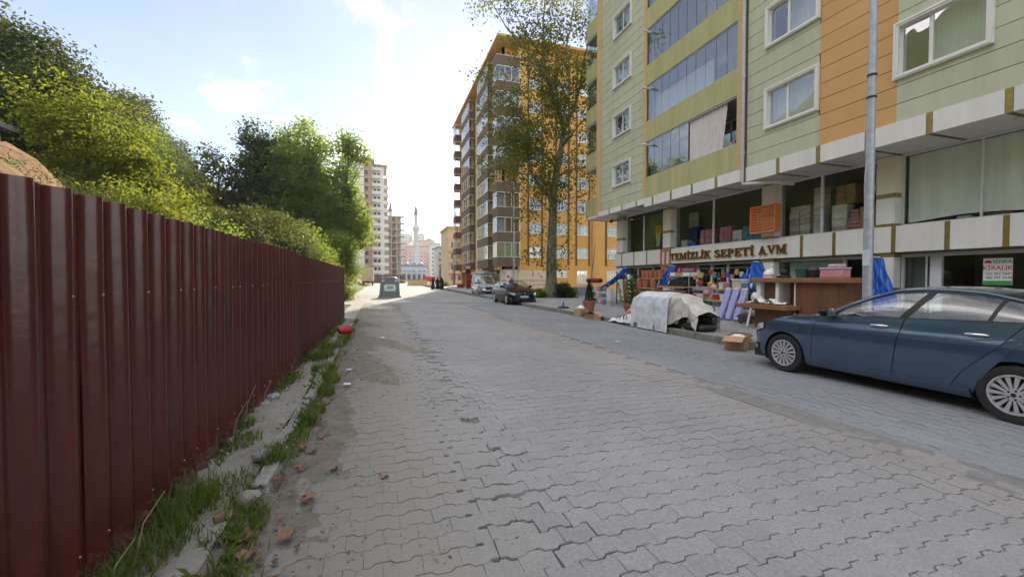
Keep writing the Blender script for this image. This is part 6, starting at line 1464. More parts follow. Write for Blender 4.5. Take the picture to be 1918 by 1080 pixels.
# --- black shelving with ware
sb = thing('goods_shelf', 'dark shelf unit with kitchen ware between blue tarpaulin and pot shelf', 'shelf', (12.5,18.6,.15), 0, None, True)
for z in (.35, .8, 1.15, 1.5): MB().box(12.2, 12.7, 17.85, 19.6, z, z+.03).build('shelf_board', m_blk, sb)
for y in (17.87, 19.57): MB().box(12.22, 12.26, y-.02, y+.02, .15, 1.9).box(12.64, 12.68, y-.02, y+.02, .15, 1.9).build('upright', m_blk, sb)
wares = ['small pan', 'enamel bowl', 'plastic tray', 'glass jar', 'metal pot']
for i, z in enumerate((.38,.83,1.18,1.53)):
    for j, y in enumerate(np.arange(18.0, 19.5, .24)):
        c = [goods[5], goods[6], m_upvc, goods[0], goods[5]][(i*3+j) % 5]; rr = random.uniform(.07,.10)
        t = MB().lathe([(0,0),(rr*.8,0),(rr,.14+.08*(j%2)),(rr*.95,.15+.08*(j%2)),(0,.03)], 14, (12.42,y,z)).build('ware', c, None, 'auto')
        tag(t, 'round kitchen ware standing on the dark goods shelf', 'kitchen ware', 'ware on the dark goods shelf')
# --- blue tarpaulins bundled
def bundle(label, top, bot, wt, wb, fold=7, sag=.1, dirv=(0,1,0)):
    o = thing('blue_tarpaulin', label, 'tarpaulin', (bot[0],bot[1],.15), 0, None, True); top, bot = Vector(top), Vector(bot); G = []; d = Vector(dirv); nrm = Vector((-1,0,.2)).normalized()
    for i in range(26):
        t = i/25; c = top.lerp(bot, t)+Vector((0,0,-sag*sin(pi*t))); w = lerp(wt, wb, t**.8); row = []
        for j in range(57):
            s = j/56*2-1; ph = fold*s*pi; dep = (.05+.09*t)*(1-.3*abs(s)); row.append(c+d*(s*w+.02*sin(ph*1.3+t*6))+nrm*(dep*abs(sin(ph*.5+.5*sin(t*5)))+.07*cos(s*pi*.5)+.025*sin(t*17+s*9))+Vector((0,0,.03*sin(s*11+t*4)*t)))
        G.append(row)
    G2 = [[p+Vector((.14*(1-abs(j/28-1)**2)+.02,0,0)) for j, p in enumerate(r)] for r in G]
    MB().grid(G).grid([r[::-1] for r in G2]).grid([[r[0] for r in G],[r[0] for r in G2]]).grid([[r[-1] for r in G],[r[-1] for r in G2]]).grid([G[0],G2[0]]).grid([G[-1],G2[-1]]).build('folds', m_btarp, o, 'all')
    MB().tube([top+d*-wt+nrm*.1, top+nrm*.19, top+d*wt+nrm*.1], .012, 5).build('tie', m_zinc, o)
bundle('blue tarpaulin bundle slanting over the wire rack', (12.6,19.2,2.08), (12.0,20.55,1.0), .22, .32)
bundle('blue tarpaulin bundle hanging right of the terracotta pots', (12.9,15.9,2.1), (12.4,16.35,1.12), .22, .40, 6)
bundle('blue tarpaulin bundle with wide base left of the counter', (13.5,11.95,2.14), (12.9,11.5,1.52), .16, .62, 9)
bundle('blue tarpaulin hanging at the pillar right of the lamp post', (13.6,8.1,2.12), (13.2,7.75,.75), .14, .45, 6)
# --- pot shelf
ps = thing('pot_shelf', 'stepped plywood shelf filled with terracotta pots', 'shelf', (12.3,16.9,.15), 0, None, True)
for z, x in ((.55,12.05),(1.05,12.25),(1.52,12.45)): MB().box(x-.2, x+.25, 16.05, 17.75, z, z+.04).build('shelf_board', m_ply, ps)
for y in (16.08, 17.72): MB().obox((12.16,y,.85), (.06,.04,1.5), rotm(0,.22,0)).build('side_rail', m_ply, ps)
ordn = ['leftmost', 'second from the left', 'third from the left', 'fourth from the left', 'rightmost']
for z, x, ys_, nm in ((.59,12.05,(17.5,17.05,16.6),'low'),(1.09,12.25,(17.5,17.0,16.45),'middle'),(1.56,12.45,(17.45,17.15,16.85,16.5,16.2),'top')):
    for j, y in enumerate(ys_):
        o = thing('terracotta_pot', 'tall terracotta pot on the %s board of the pot shelf, %s' % (nm, ordn[j] if len(ys_) == 5 else (ordn[0], 'in the middle', ordn[4])[j]), 'pot', (x,y,z), 0, 'pots on the pot shelf')
        r = .15 if nm != 'middle' else .185; MB().lathe([(0,.005),(r*.72,0),(r*.95,.33),(r,.33),(r,.38),(r*.9,.38),(r*.85,.33),(0,.3)], 18).build('pot', m_terra, o, 'auto')
# --- banner on the glass
o = thing('shop_banner', 'magenta banner with white lettering on the shop glass', 'banner', (14.4,16.8,1.7), 0, None, True)
MB().box(14.40, 14.415, 16.12, 17.52, 1.73, 2.14).build('cloth', pm('magenta', (.50,.012,.10), .5), o); m_wl = pm('white_letter', (.8,.8,.8), .5)
textmesh('lettering', 'FARMASİ', .20, m_wl, o, (14.396,16.66,1.91), SIGN, .003, sx=.98)
for k in range(2): MB().prism([(0,0),(.05,0),(.11,.17),(.06,.17)], .004, lambda u, v, w: (14.398-w, 17.38-.075*k-u, 1.90+v)).build('logo_stroke', m_wl, o)
for k in range(12): MB().box(14.394, 14.399, 16.28+k*.075, 16.33+k*.075, 1.79, 1.835).build('small_print', m_wl, o)
# --- table with boots, pallet, pink baskets
tb_ = thing('display_table', 'metal and timber display table with boots below the magenta banner', 'table', (12.6,15.1,.15), 0, None, True)
MB().box(12.2, 13.0, 14.35, 16.1, 1.13, 1.2).build('top', m_ply, tb_); MB().box(12.45, 13.05, 14.35, 15.6, 1.62, 1.66).build('upper_board', m_alu, tb_)
for y in (14.4, 15.55): MB().tube([(12.5,y,.15),(12.5,y,1.66)], .02, 6).build('leg', m_alu, tb_)
for y in (16.05,): MB().tube([(12.3,y,.15),(12.3,y,1.13)], .02, 6).build('leg', m_alu, tb_)
for j in range(7):
    y = 14.55+j*.16; t = MB().tube([(12.45,y,1.22),(12.46,y,1.35),(12.5,y,1.50)], [.055,.05,.06], 8).cbox(12.32,12.47,y-.045,y+.045,1.2,1.27,.02).build('rubber_boot', m_blk, None); tag(t, 'black rubber boot standing on the display table', 'boot', 'boots on the display table')
o = thing('carton_row', 'flat pale cartons lying on the upper board of the display table', 'boxes', (12.75,15,1.66), 0, None, True)
for y, l, c in ((14.6,.4,m_upvc),(15.05,.42,m_card),(15.45,.3,m_upvc)): MB().cbox(12.5, 12.95, y-l/2, y+l/2, 1.662, 1.80, .01).build('carton', c, o)
pl = thing('pallet', 'old wooden pallet leaning behind the tarpaulin heap', 'pallet', (11.9,14.9,.15), 0, None, True)
for z in (.45, .68, .92): MB().box(11.85, 11.88, 13.9, 16.1, z, z+.1).build('slat', m_wood2, pl)
for y in (14.0, 15.0, 16.0): MB().box(11.88, 11.98, y-.05, y+.05, .15, 1.04).build('bearer', m_wood2, pl)
o = thing('basket_stack', 'stack of crimson plastic baskets near the shop door', 'baskets', (12.8,13.85,.15))
for i in range(6): MB().lathe([(0,0),(.17,0),(.22,.14),(.235,.15),(.20,.15),(.16,.02),(0,.02)], 16, (0,0,.1+i*.115)).build('basket', pm('crimson_plastic', (.42,.02,.07), .4), o, 'auto')
for i, (y, z, c, nm) in enumerate(((14.2,1.3,2,'red plastic bowl above the crimson baskets'),(13.6,1.25,4,'orange plastic bowl near the shop door frame'),(13.45,1.15,8,'blue spray bottle near the shop door frame'))):
    o = thing('household_item', nm, 'household item', (12.9,y,z-.05), 0); MB().lathe([(0,0),(.10,0),(.14,.14),(.06,.2),(0,.2)], 12).build('shell', goods[c], o, 'auto')
bx = thing('display_crates', 'grey crates under the bowls by the shop door', 'crates', (12.9,13.9,.15), 0, None, True); MB().cbox(12.65,13.15,13.35,14.4,1.04,1.2,.01).build('crate', goods[6], bx); MB().box(12.7,13.1,13.4,13.45,.15,1.04).box(12.7,13.1,14.3,14.35,.15,1.04).build('stand', m_alu, bx)
# --- stepped wooden shelf with balls and tubs
ws = thing('stepped_shelf', 'stepped wooden shelf with balls and tubs left of the lilac rolls', 'shelf', (12.0,11.9,.15), 0, None, True)
for z, x in ((.25,11.6),(.7,11.9),(1.12,12.2)): MB().box(x-.25, x+.3, 11.05, 12.55, z, z+.05).build('shelf_board', m_ply, ws)
for y in (11.08, 12.52): MB().obox((11.85,y,.68), (.07,.045,1.25), rotm(0,.45,0)).build('side_rail', m_ply, ws)
m_ball = pm('ball_pink', (.60,.22,.16), .5)
for y, z, x, nm in ((12.75,.98,11.9,'orange white ball at the left end of the stepped shelf'),(12.6,1.2,12.1,'pink ball on the upper left corner of the stepped shelf')):
    o = thing('ball', nm, 'ball', (x,y,z-.13)); MB().lathe([(.13*sin(a*pi/10)+1e-4, .13-.13*cos(a*pi/10)) for a in range(11)], 18).build('ball', m_ball if z < 1 else pm('ball_light', (.62,.38,.32), .5), o, 'all')
for i, (y, z, x, c, nm) in enumerate(((12.3,1.17,12.2,m_upvc,'round white tub on the stepped shelf top'),(12.05,1.17,12.2,goods[7],'pink tub on the stepped shelf top'),(12.25,.75,11.9,goods[2],'red lidded tub on the middle step'),(11.95,.75,11.9,m_upvc,'white bucket on the middle step'),(11.6,.75,11.9,goods[0],'blue bucket on the middle step'),(12.2,.30,11.6,goods[3],'green tub on the lowest step'),(11.85,.30,11.6,m_upvc,'white tub on the lowest step'),(11.35,1.17,12.3,goods[8],'pale blue tub on the shelf top right'))):
    o = thing('tub', nm, 'tub', (x,y,z)); MB().lathe([(0,0),(.10,0),(.13,.2),(.135,.21),(.13,.22),(0,.22)], 14).build('body', c, o, 'auto'); MB().lathe([(.12,.222),(.137,.224),(.137,.235),(0,.24)], 14).build('lid', m_upvc if c is not m_upvc else goods[7], o, 'auto')
o = thing('storage_box', 'square pale green storage box on the stepped shelf top', 'box', (12.35,11.65,1.17)); MB().cbox(-.17,.17,-.2,.2,0,.30,.02).build('body', pm('pale_green', (.52,.55,.46), .5), o); MB().cbox(-.19,.19,-.22,.22,.302,.35,.01).build('lid', m_upvc, o)
for k in range(3):
    o = thing('foam_roll', '%s of the three lilac plastic rolls leaning on the shelf' % ('leftmost', 'middle one', 'rightmost')[k], 'roll', (10.95,11.15-.33*k,.15), 0, 'lilac rolls')
    R_ = rotm(0, .36, 0); mb = MB().cbox(-.055,.055,-.125,.125,-.02,1.06,.035); mb.v = [tuple(R_ @ Vector((p[0]+.012*sin(p[2]*9+k), p[1]*(1+.06*sin(p[2]*5)), p[2]))+Vector((.03,0,.04))) for p in mb.v]; mb.build('wrap', pm('lilac_plastic', (.36,.36,.66), .4, var=.2, vs=9, bump=.8, bs=14), o, 'auto'); MB().obox(R_ @ Vector((0,0,1.075))+Vector((.03,0,.04)), (.07,.2,.03), R_).build('end_cap', m_upvc, o)
o = thing('white_board', 'white board leaning between lilac rolls and counter', 'board', (11.9,10.6,.15), 0, None, True); MB().obox((11.9,10.42,.62), (.03,.42,.95), rotm(0,-.12,0)).build('panel', m_upvc, o)
for i, (y, z, c) in enumerate(((10.75,1.28,goods[0]),(10.5,1.30,goods[3]))):
    o = thing('cable_reel', ('blue' if i == 0 else 'green')+' flanged rope reel above the white rope spool', 'reel', (12.0,y,z)); MB().lathe([(0,-.10),(.17,-.10),(.17,-.08),(.06,-.08),(.06,.08),(.17,.08),(.17,.10),(0,.10)], 20, (0,0,0), 'y').build('flanges', c, o, 'auto'); MB().lathe([(.061,-.075),(.10,-.07),(.10,.07),(.061,.075)], 16, (0,0,0), 'y').build('rope', m_upvc, o)
o = thing('rope_spool', 'large white rope spool beside the counter', 'spool', (11.6,10.15,.92)); MB().lathe([(0,-.2),(.17,-.2),(.18,-.15),(.18,.15),(.17,.2),(0,.2)], 20, (0,0,0), 'y').build('rope', m_upvc, o, 'auto')
rs = thing('reel_stand', 'metal stand carrying the rope reels', 'stand', (12.1,10.5,.15), 0, None, True); MB().tube([(12.0,10.2,1.30),(12.0,11.0,1.28)], .02, 6).tube([(11.6,9.85,.92),(11.6,10.5,.92)], .02, 6).build('axle', m_zinc, rs)
for y in (9.9, 11.0): MB().tube([(11.9,y,.15),(12.1,y,1.7)], .02, 6).build('upright', m_zinc, rs)
o = thing('cable_coil', 'tangled coil of brown hose on the pavement before the counter', 'hose', (10.9,9.95,.15))
for i in range(7): a0 = random.uniform(0,6); rr = random.uniform(.2,.34); MB().tube([(rr*cos(a+a0)*1.1+random.gauss(0,.015), rr*sin(a+a0)*.8, .04+.035*i+.02*sin(a*3+i)) for a in np.linspace(0, 6.1, 26)], .018, 6).build('loop', pm('hose_brown', (.10,.055,.045), .6), o, 'all')
o = thing('white_lath', 'white painted lath leaning against the counter front', 'lath', (10.3,9.4,.15)); MB().obox((.1,.05,.30), (.03,.06,.68), rotm(0,.35,.2)).build('lath', m_upvc, o)
# --- more wares crowded along the shop front
def stackcrates(label, x, y, cols_, w=.4, l=.5, h=.26):
    o = thing('crate_stack', label, 'crates', (x,y,.15))
    for i, c in enumerate(cols_):
        b = MB(); jx, jy = random.gauss(0,.015), random.gauss(0,.02); z0 = i*(h+.006)
        b.box(-w/2+jx, w/2+jx, -l/2+jy, l/2+jy, z0, z0+.03)
        for sx_ in (-1, 1): b.box(jx+sx_*w/2-.012, jx+sx_*w/2+.012, -l/2+jy, l/2+jy, z0+.03, z0+h); b.box(-w/2+jx+.012, w/2+jx-.012, jy+sx_*l/2-.012, jy+sx_*l/2+.012, z0+.03, z0+h)
        b.build('crate', goods[c], o)
stackcrates('stack of blue and grey crates left of the display table', 12.0, 16.0-.0, (0,6,0)); stackcrates('stack of red and white crates behind the heap', 11.4, 13.2, (2,1,2)); stackcrates('stack of green crates beside the crimson baskets', 12.2, 13.25, (3,3,1)); stackcrates('low stack of brown crates at the table foot', 11.6, 14.6, (9,9)); stackcrates('stack of teal crates beside the stepped shelf', 12.6, 12.85, (8,8,6,8))
hang = ['red', 'blue', 'green', 'orange', 'white', 'grey']
for k, (y, c) in enumerate(((13.05,2),(13.2,0),(13.35,3),(14.25,4),(15.75,1),(15.9,6))):
    o = thing('broom', '%s headed broom standing upright by the shop front' % hang[k], 'broom', (12.95,y,.15)); MB().tube([(0,0,.18),(.06,0,1.45)], .013, 6).build('handle', m_ply, o); MB().cbox(-.05,.05,-.14,.14,1.42,1.50,.02).cbox(-.04,.08,-.13,.13,1.5,1.62,.01).build('head', goods[c], o)
for k, (x, y, z, c, r, lb) in enumerate(((11.0,13.9,.15,7,.2,'pink washing bowl on the ground behind the heap'),(11.1,12.9,.15,0,.17,'blue bucket on the ground behind the heap'),(10.9,12.5,.15,1,.16,'white bucket at the shelf foot'),(11.2,15.4,.15,2,.18,'red basin on the ground left of the heap'),(11.3,17.6,.15,6,.15,'grey bucket before the pot shelf'),(11.0,18.3,.15,1,.15,'white sack like tub before the goods shelf'))):
    o = thing('basin', lb, 'basin', (x,y,z)); MB().lathe([(0,0),(r*.75,0),(r,.26),(r*1.06,.27),(r*.95,.27),(r*.7,.02),(0,.02)], 16).build('shell', goods[c], o, 'auto')
for k in range(14):
    y = 12.75+k*.23; x = 13.6; z = 1.75+.12*sin(k*2.1); o = tag(MB().cbox(-.05,.05,-.07,.07,-.16,.06,.02).build('hanging_item', goods[(k*3+1) % 10]), 'small item hung from the rail before the shop glass', 'hanging item', 'items hung before the shop glass'); o.location = (x, y, z)
hr_ = thing('hanging_rail', 'thin metal rail for hanging wares before the shop glass', 'rail', (13.6,14.3,2.0), 0, None, True); MB().tube([(13.6,12.5,1.98),(13.6,16.1,1.98)], .012, 6).build('rail', m_zinc, hr_); MB().tube([(13.6,12.5,.15),(13.6,12.5,1.98)], .015, 6).build('post', m_zinc, hr_); MB().tube([(13.6,16.1,.15),(13.6,16.1,1.98)], .015, 6).build('post', m_zinc, hr_)
# --- wooden counter
ct = thing('wooden_counter', 'tall walnut reception counter standing on the pavement behind the car', 'counter', (10.6,7.95,.15), 0, None, True)
MB().cbox(10.25, 10.95, 6.62, 9.30, 1.44, 1.56, .008).build('top', m_wood2, ct)
for a, b in ((9.06,9.20),(8.5,8.6),(8.02,8.06)): MB().box(10.36, 10.85, a, b-.01, .83, 1.437).build('divider', m_upvc if a != 9.06 else m_upvc, ct)
MB().box(10.80, 10.84, 8.07, 9.05, .83, 1.437).build('back_panel', m_wood, ct); MB().box(10.5, 10.54, 8.61, 9.05, .83, 1.437).build('front_panel', m_wood, ct); MB().box(10.38, 10.42, 6.8, 8.02, .17, 1.437).build('front_panel', m_wood, ct); MB().box(10.42, 10.9, 6.8, 6.86, .17, 1.437).build('end_panel', m_wood, ct)
MB().cbox(9.85, 10.9, 7.9, 9.42, .72, .83, .006).build('desk_top', m_wood2, ct); MB().box(10.2, 10.24, 7.95, 9.1, .17, .718).build('desk_front', m_wood, ct); MB().box(10.24, 10.8, 9.0, 9.05, .17, .718).build('desk_side', m_wood, ct)
o = thing('paper_heap', 'crumpled white paper sheets on the low desk of the counter', 'paper', (10.15,8.6,.83), 0, None, True)
for k in range(5):
    y = 8.15+.22*k; G = [[(10.0+.3*i/5+.02*k, y+.28*j/5, .845+abs(creased(i*1.3+k, j*1.1, 3))*1.3+(.10*sin(pi*j/5) if k in (1,3) else 0)) for j in range(6)] for i in range(6)]; MB().grid(G).build('sheet', m_upvc, o)
tops = [(9.0,'white toy dome with pink stripes on the counter top', lambda: MB().lathe([(0,0),(.14,0),(.15,.08),(.12,.18),(.06,.24),(0,.25)], 16), m_upvc),
        (8.55,'black iron like appliance on the counter top', lambda: MB().cbox(-.1,.1,-.16,.16,0,.06,.02).cbox(-.06,.06,-.1,.1,.1,.22,.03).box(-.02,.02,-.08,-.05,.06,.1).box(-.02,.02,.05,.08,.06,.1), m_blk),
        (8.0,'dark mesh basket with green rim on the counter top', lambda: MB().lathe([(0,0),(.15,0),(.19,.24),(.18,.24),(.14,.02),(0,.02)], 14), pm('dark_teal_plastic', (.03,.09,.09), .4)),
        (7.72,'black bag shaped bin on the counter top', lambda: MB().lathe([(0,0),(.12,0),(.15,.2),(.10,.28),(.05,.24),(0,.24)], 10), m_blk),
        (7.2,'pink and lilac lidded crate on the counter top', lambda: MB().cbox(-.16,.16,-.26,.26,0,.2,.02), pm('pink_plastic', (.62,.28,.30), .4))]
for y, lb, fn, mt in tops:
    o = thing('counter_item', lb, 'household item', (10.6,y,1.562)); fn().build('body', mt, o, 'auto')
    if 'crate' in lb: MB().cbox(-.17,.17,-.27,.27,.203,.25,.01).build('lid', pm('lilac_light', (.45,.42,.62), .4), o); MB().cbox(-.12,.12,-.18,.1,.252,.33,.02).build('upper_box', pm('pink_pale', (.66,.42,.42), .4), o)
    if 'toy' in lb: MB().lathe([(.146,.06),(.153,.06),(.150,.1),(.143,.1)], 16).build('stripe', pm('pink_plastic', (.62,.28,.30), .4), o)
o = thing('statuette', 'small white shelf ornament left of the toy dome', 'ornament', (11.0,9.25,1.57)); MB().lathe([(0,0),(.09,0),(.05,.1),(.07,.2),(.03,.3),(.05,.36),(0,.4)], 12).build('figure', m_upvc, o, 'auto')
# --- orange crate lattice hanging from the canopy
oc = thing('plastic_crate', 'orange plastic lattice crate hanging in front of the pillar', 'crate', (13.9,12.1,3.3), 0, None, True); m_oc = pm('orange_plastic', (.72,.22,.06), .5)
for y in np.linspace(11.62, 12.60, 10): MB().box(13.90, 13.93, y-.018, y+.018, 3.33, 4.27).build('bar', m_oc, oc)
for z in np.linspace(3.33, 4.27, 10): MB().box(13.875, 13.899, 11.6, 12.62, z-.018, z+.018).build('bar', m_oc, oc)
for y in (11.58, 12.62): MB().box(13.86, 14.15, y-.02, y+.02, 3.30, 4.30).build('side', m_oc, oc)
for z in (3.30, 4.30): MB().box(13.86, 14.15, 11.6, 12.6, z-.02, z+.02).build('side', m_oc, oc)
MB().tube([(13.9,12.1,4.32),(13.95,12.1,5.12)], .006, 4).build('cord', m_zinc, oc)
# --- boxes and stock behind the mezzanine glass
m_wc = pm('white_carton', (.60,.58,.54), .8, var=.25, vs=11, col2=(.42,.38,.34), rnd=.22); m_bc = pm('blue_carton', (.10,.28,.38), .6, var=.3, vs=8, rnd=.15); m_pc = pm('pink_carton', (.50,.24,.26), .6, var=.3, vs=9, rnd=.15)
def pile(x, y0, y1, z0, nx, nz, w, h, mat, label, group, jit=.01, name='cardboard_box'):
    for k in range(nz):
        for j in range(nx):
            y = lerp(y0, y1, (j+.5)/nx); l = abs(y1-y0)/nx*.93
            o = tag(MB().cbox(-w/2, w/2, -l/2, l/2, 0, h*.97, .006).build(name, mat), label, 'box', group); o.location = (x+random.gauss(0,jit), y+random.gauss(0,jit*.5), z0+k*h); o.rotation_euler = (0,0,random.gauss(0,.03))
pile(14.95, 11.7, 10.9, 3.06, 2, 5, .4, .23, m_wc, 'grey white carton stacked behind the glass right of the orange crate', 'cartons right of the orange crate')
pile(14.9, 10.75, 10.42, 3.06, 1, 7, .4, .24, m_wc, 'white printed carton in the tall stack left of the mullion', 'cartons left of the mullion')
pile(14.9, 10.15, 9.65, 3.06, 1, 4, .4, .24, m_wc, 'white carton stacked right of the mullion', 'cartons right of the mullion'); pile(15.2, 10.2, 9.6, 4.05, 2, 3, .4, .22, m_card, 'tan carton high on the shelf right of the mullion', 'tan cartons right of the mullion')
pile(14.9, 9.25, 8.6, 3.06, 2, 3, .4, .26, m_card, 'brown carton stacked behind the lamp post', 'brown cartons behind the lamp post'); pile(15.2, 9.0, 8.6, 3.9, 1, 4, .4, .25, m_card, 'upper brown carton behind the lamp post', 'upper brown cartons behind the lamp post')
for k in range(6): o = tag(MB().cbox(-.16+.012*k, .16-.012*k, -.26+.03*k, .26-.03*k, 0, .12, .03).build('pink_pack', m_pc), 'pink pack in the pyramid behind the glass', 'pack', 'pink packs in the pyramid'); o.location = (14.85, 9.45, 3.06+k*.125)
pile(14.85, 16.2, 15.35, 3.06, 3, 4, .3, .20, m_pc, 'pink printed pack behind the glass above the sign', 'pink packs above the sign'); pile(14.85, 15.0, 14.35, 3.06, 3, 4, .3, .20, m_pc, 'rosy wrapped pack right of the window post', 'rosy packs right of the post'); pile(14.85, 14.3, 13.8, 3.06, 2, 3, .3, .19, m_wc, 'grey wrapped pack behind the glass above the sign', 'grey packs above the sign')
pile(14.85, 13.75, 12.7, 3.06, 4, 3, .3, .23, m_bc, 'teal printed box stacked behind the glass', 'teal boxes behind the glass'); pile(15.0, 13.4, 12.8, 3.76, 1, 2, .3, .26, m_wc, 'pale carton on top of the teal boxes', 'pale cartons on the teal boxes')
pile(14.8, 17.45, 17.0, 3.06, 1, 1, .35, .42, m_wc, 'white and blue appliance carton at the window corner', 'c1'); pile(14.8, 16.95, 16.4, 3.06, 1, 1, .35, .25, pm('cool_box_blue', (.02,.12,.42), .4), 'bright blue cool box behind the glass', 'c2'); pile(15.1, 17.2, 16.6, 3.5, 1, 1, .4, .62, pm('navy_box', (.012,.025,.10), .5), 'dark navy box standing on the cartons', 'c3')
pile(15.3, 17.6, 17.0, 4.1, 3, 4, .1, .2, m_wc, 'pale square tile of the display board behind the glass', 'display board tiles', .0, 'display_tile')
for y, z0, c, lb, l in ((19.6,3.75,(.60,.36,.02),'yellow garment hanging behind the left shop window',.28),(19.62,3.35,(.45,.55,.36),'pale green garment below the yellow one',.2),(19.05,3.55,(.72,.72,.70),'white strip of cloth hanging behind the left window',.06)):
    o = thing('hanging_garment', lb, 'garment', (14.9,y,z0)); G = [[(.03*sin(j*1.4+i), lerp(-l,l,j/8)*(1-.25*i/5 if c[0] < .5 else 1-.1*abs(i-2)), .75*(1-i/5)) for j in range(9)] for i in range(6)]; MB().grid(G).build('cloth', pm('garment_%d' % int(z0*100), c, .9), o, 'all')
for y, x, z, lb in ((20.2,15.1,3.06,'dark headless mannequin behind the left shop window'),):
    o = thing('mannequin', lb, 'mannequin', (x,y,z)); MB().lathe([(0,0),(.10,0),(.03,.02),(.03,.35),(.15,.4),(.13,.65),(.18,.9),(.17,1.05),(.06,1.12),(.05,1.2),(0,1.2)], 14).build('torso', m_seat, o, 'auto')
# shop stock on shelves inside, ground floor
for k in range(26):
    y = 12.6+k*.19; z = (.55,.95,1.35,1.75)[k % 4]
    t = MB().cbox(15.2,15.4,y-.08,y+.08,z,z+random.uniform(.15,.32),.02).build('shelf_product', goods[(k*3) % 10]); tag(t, 'small coloured product on the shelves inside the shop', 'product', 'products inside the shop')
isv = thing('inner_shelves', 'dark shelving inside the shop behind the glass', 'shelf', (15.3,15,.15), 0, None, True)
for z in (.5, .9, 1.3, 1.7): MB().box(15.1, 15.6, 12.5, 17.6, z, z+.04).build('shelf_board', m_alu, isv)
# to let sign
ks = thing('rental_sign', 'white to let poster with red and green print on the dark shop glass', 'sign', (14.55,6.05,1.7), 0, None, True)
MB().box(14.535, 14.55, 5.80, 6.31, 1.385, 2.05).build('sheet', m_upvc, ks); m_rl = pm('sign_red', (.55,.02,.025), .5); m_dl = pm('sign_dark', (.05,.05,.09), .5)
textmesh('lettering', 'SİNKA', .10, m_dl, ks, (14.531,5.97,1.925), SIGN, .002, sx=1.1); textmesh('lettering', 'KİRALIK', .155, m_rl, ks, (14.531,6.055,1.755), SIGN, .002, sx=.92); [textmesh('lettering', w_, .085, m_dl, ks, (14.531, 6.255-u_, z_), SIGN, .002, 'LEFT', .92) for row_, z_ in (('532 457 26 01', 1.64), ('462 771 33 38', 1.54)) for w_, u_ in zip(row_.split(), (0, .145, .29, .375))]
MB().box(14.530, 14.534, 5.805, 6.305, 1.39, 1.49).build('green_band', pm('sign_green', (.03,.32,.06), .5), ks)
MB().prism([(-.07,0),(-.05,.04),(-.02,.07),(.03,.065),(.07,.03),(.07,0)], .004, lambda u, v, w: (14.534-w, 6.225-u, 1.93+v)).build('car_mark', m_rl, ks)
sn = thing('small_sign', 'small red safety sticker on the pillar', 'sign', (14.19,12.1,1.7), 0, None, True); MB().box(14.185, 14.198, 11.98, 12.06, 1.66, 1.80).build('plate', m_rl, sn); MB().box(14.180, 14.184, 12.0, 12.04, 1.69, 1.77).build('mark', m_blk, sn)

# ================================================================ street furniture
m_galv = pm('galvanised_steel', (.50,.52,.55), .5, .55, var=.3, vs=9, col2=(.36,.38,.41))
lp = thing('lamp_post', 'tall galvanised lamp post on the pavement beside the blue saloon', 'lamp post', (8.62,5.28,.15))
MB().tube([(0,0,-.05),(0,0,2.6),(.01,0,5),(.03,0,9.5)], [.078,.073,.062,.045], 16).build('pole', m_galv, lp, 'auto')
for z in (3.05, 4.72, 5.12): MB().lathe([(.06,-.02),(.076,-.015),(.076,.015),(.06,.02)], 16, (.01,0,z)).build('clamp_band', m_blk if z > 4 else m_galv, lp)
MB().obox((-.079,-.02,1.78), (.006,.11,.30), rotm(0,0,.3)).build('paper_notice', pm('notice_paper', (.62,.68,.74), .8, var=.2, vs=14), lp)
MB().tube([(-.06,0,3.5),(-.10,.02,3.3),(-.09,.03,2.9)], .006, 5).tube([(.05,-.04,3.55),(.09,-.06,3.3),(.07,-.05,2.95)], .005, 4).build('wire', m_zinc, lp)
def streetlamp(label, loc, h, arm, rz, r=.06):
    o = thing('street_lamp', label, 'street lamp', loc, rz); MB().tube([(0,0,0),(0,0,h*.6),(0,0,h)], [r*1.2,r,r*.7], 10).build('pole', m_galv, o, 'auto')
    if arm: MB().tube([(0,0,h),(-arm*.3,0,h+.35),(-arm,0,h+.5)], r*.5, 8).build('arm', m_galv, o, 'auto'); MB().cbox(-arm-.55, -arm+.05, -.13, .13, h+.42, h+.54, .04).build('head', m_alu, o)
streetlamp('slim grey lamp post behind the black saloon', (10.4,32.0,.15), 9.2, 1.4, 0)
streetlamp('far lamp post with arm beside the ochre block', (12.7,75,.1), 8.0, 1.5, 0, .09); streetlamp('far lamp post with bent arm on the left roadside', (3.2,76,0), 5.0, 1.0, 0, .09)
o = thing('utility_pole', 'dark timber utility pole before the beige house', 'pole', (16.6,96,0)); MB().tube([(0,0,0),(0,0,7.4)], [.16,.11], 9).build('pole', m_bark, o, 'auto')
# wires strung under the canopy and along the pole
ln = thing('overhead_wire', 'thin wire strung along the shop fascia to the lamp post', 'wire', (8.62,5.28,3), 0, None, True)
MB().tube([(lerp(8.66,14.1,t), lerp(5.3,17.5,t), 3.25-.1*t-.45*sin(pi*t)) for t in np.linspace(0,1,24)], .004, 4).build('wire', m_blk, ln)
# recycling bin
rb = thing('recycling_bin', 'grey rounded recycling container on the left of the road', 'container', (.75,35,0), -.05)
m_bin = pm('grey_plastic', (.16,.18,.18), .5, var=.1)
pr_ = [(-.86,.0),(-.86,.1),(-.80,.12),(-.70,1.28),(-.60,1.48),(-.42,1.58),(.42,1.58),(.60,1.48),(.70,1.28),(.80,.12),(.86,.1),(.86,0)]
mb = MB(); G = []
for y, s in ((-.62,.86),(-.60,.93),(-.50,.99),(-.40,1.),(.40,1.),(.5,.99),(.6,.93),(.62,.86)): G.append([(a*(s if b > .15 else 1), y*(1 if b < .15 else 1-.18*b), .08+b*(.96+.04*s)) for a, b in pr_])
mb.grid(G); mb.add(G[0], [tuple(range(12))]); mb.add(G[-1], [tuple(range(11,-1,-1))]); mb.build('shell', m_bin, rb, 'auto')
MB().box(-.9,.9,-.7,.7,.0,.10).build('base', pm('bin_base', (.30,.29,.22), .9), rb)
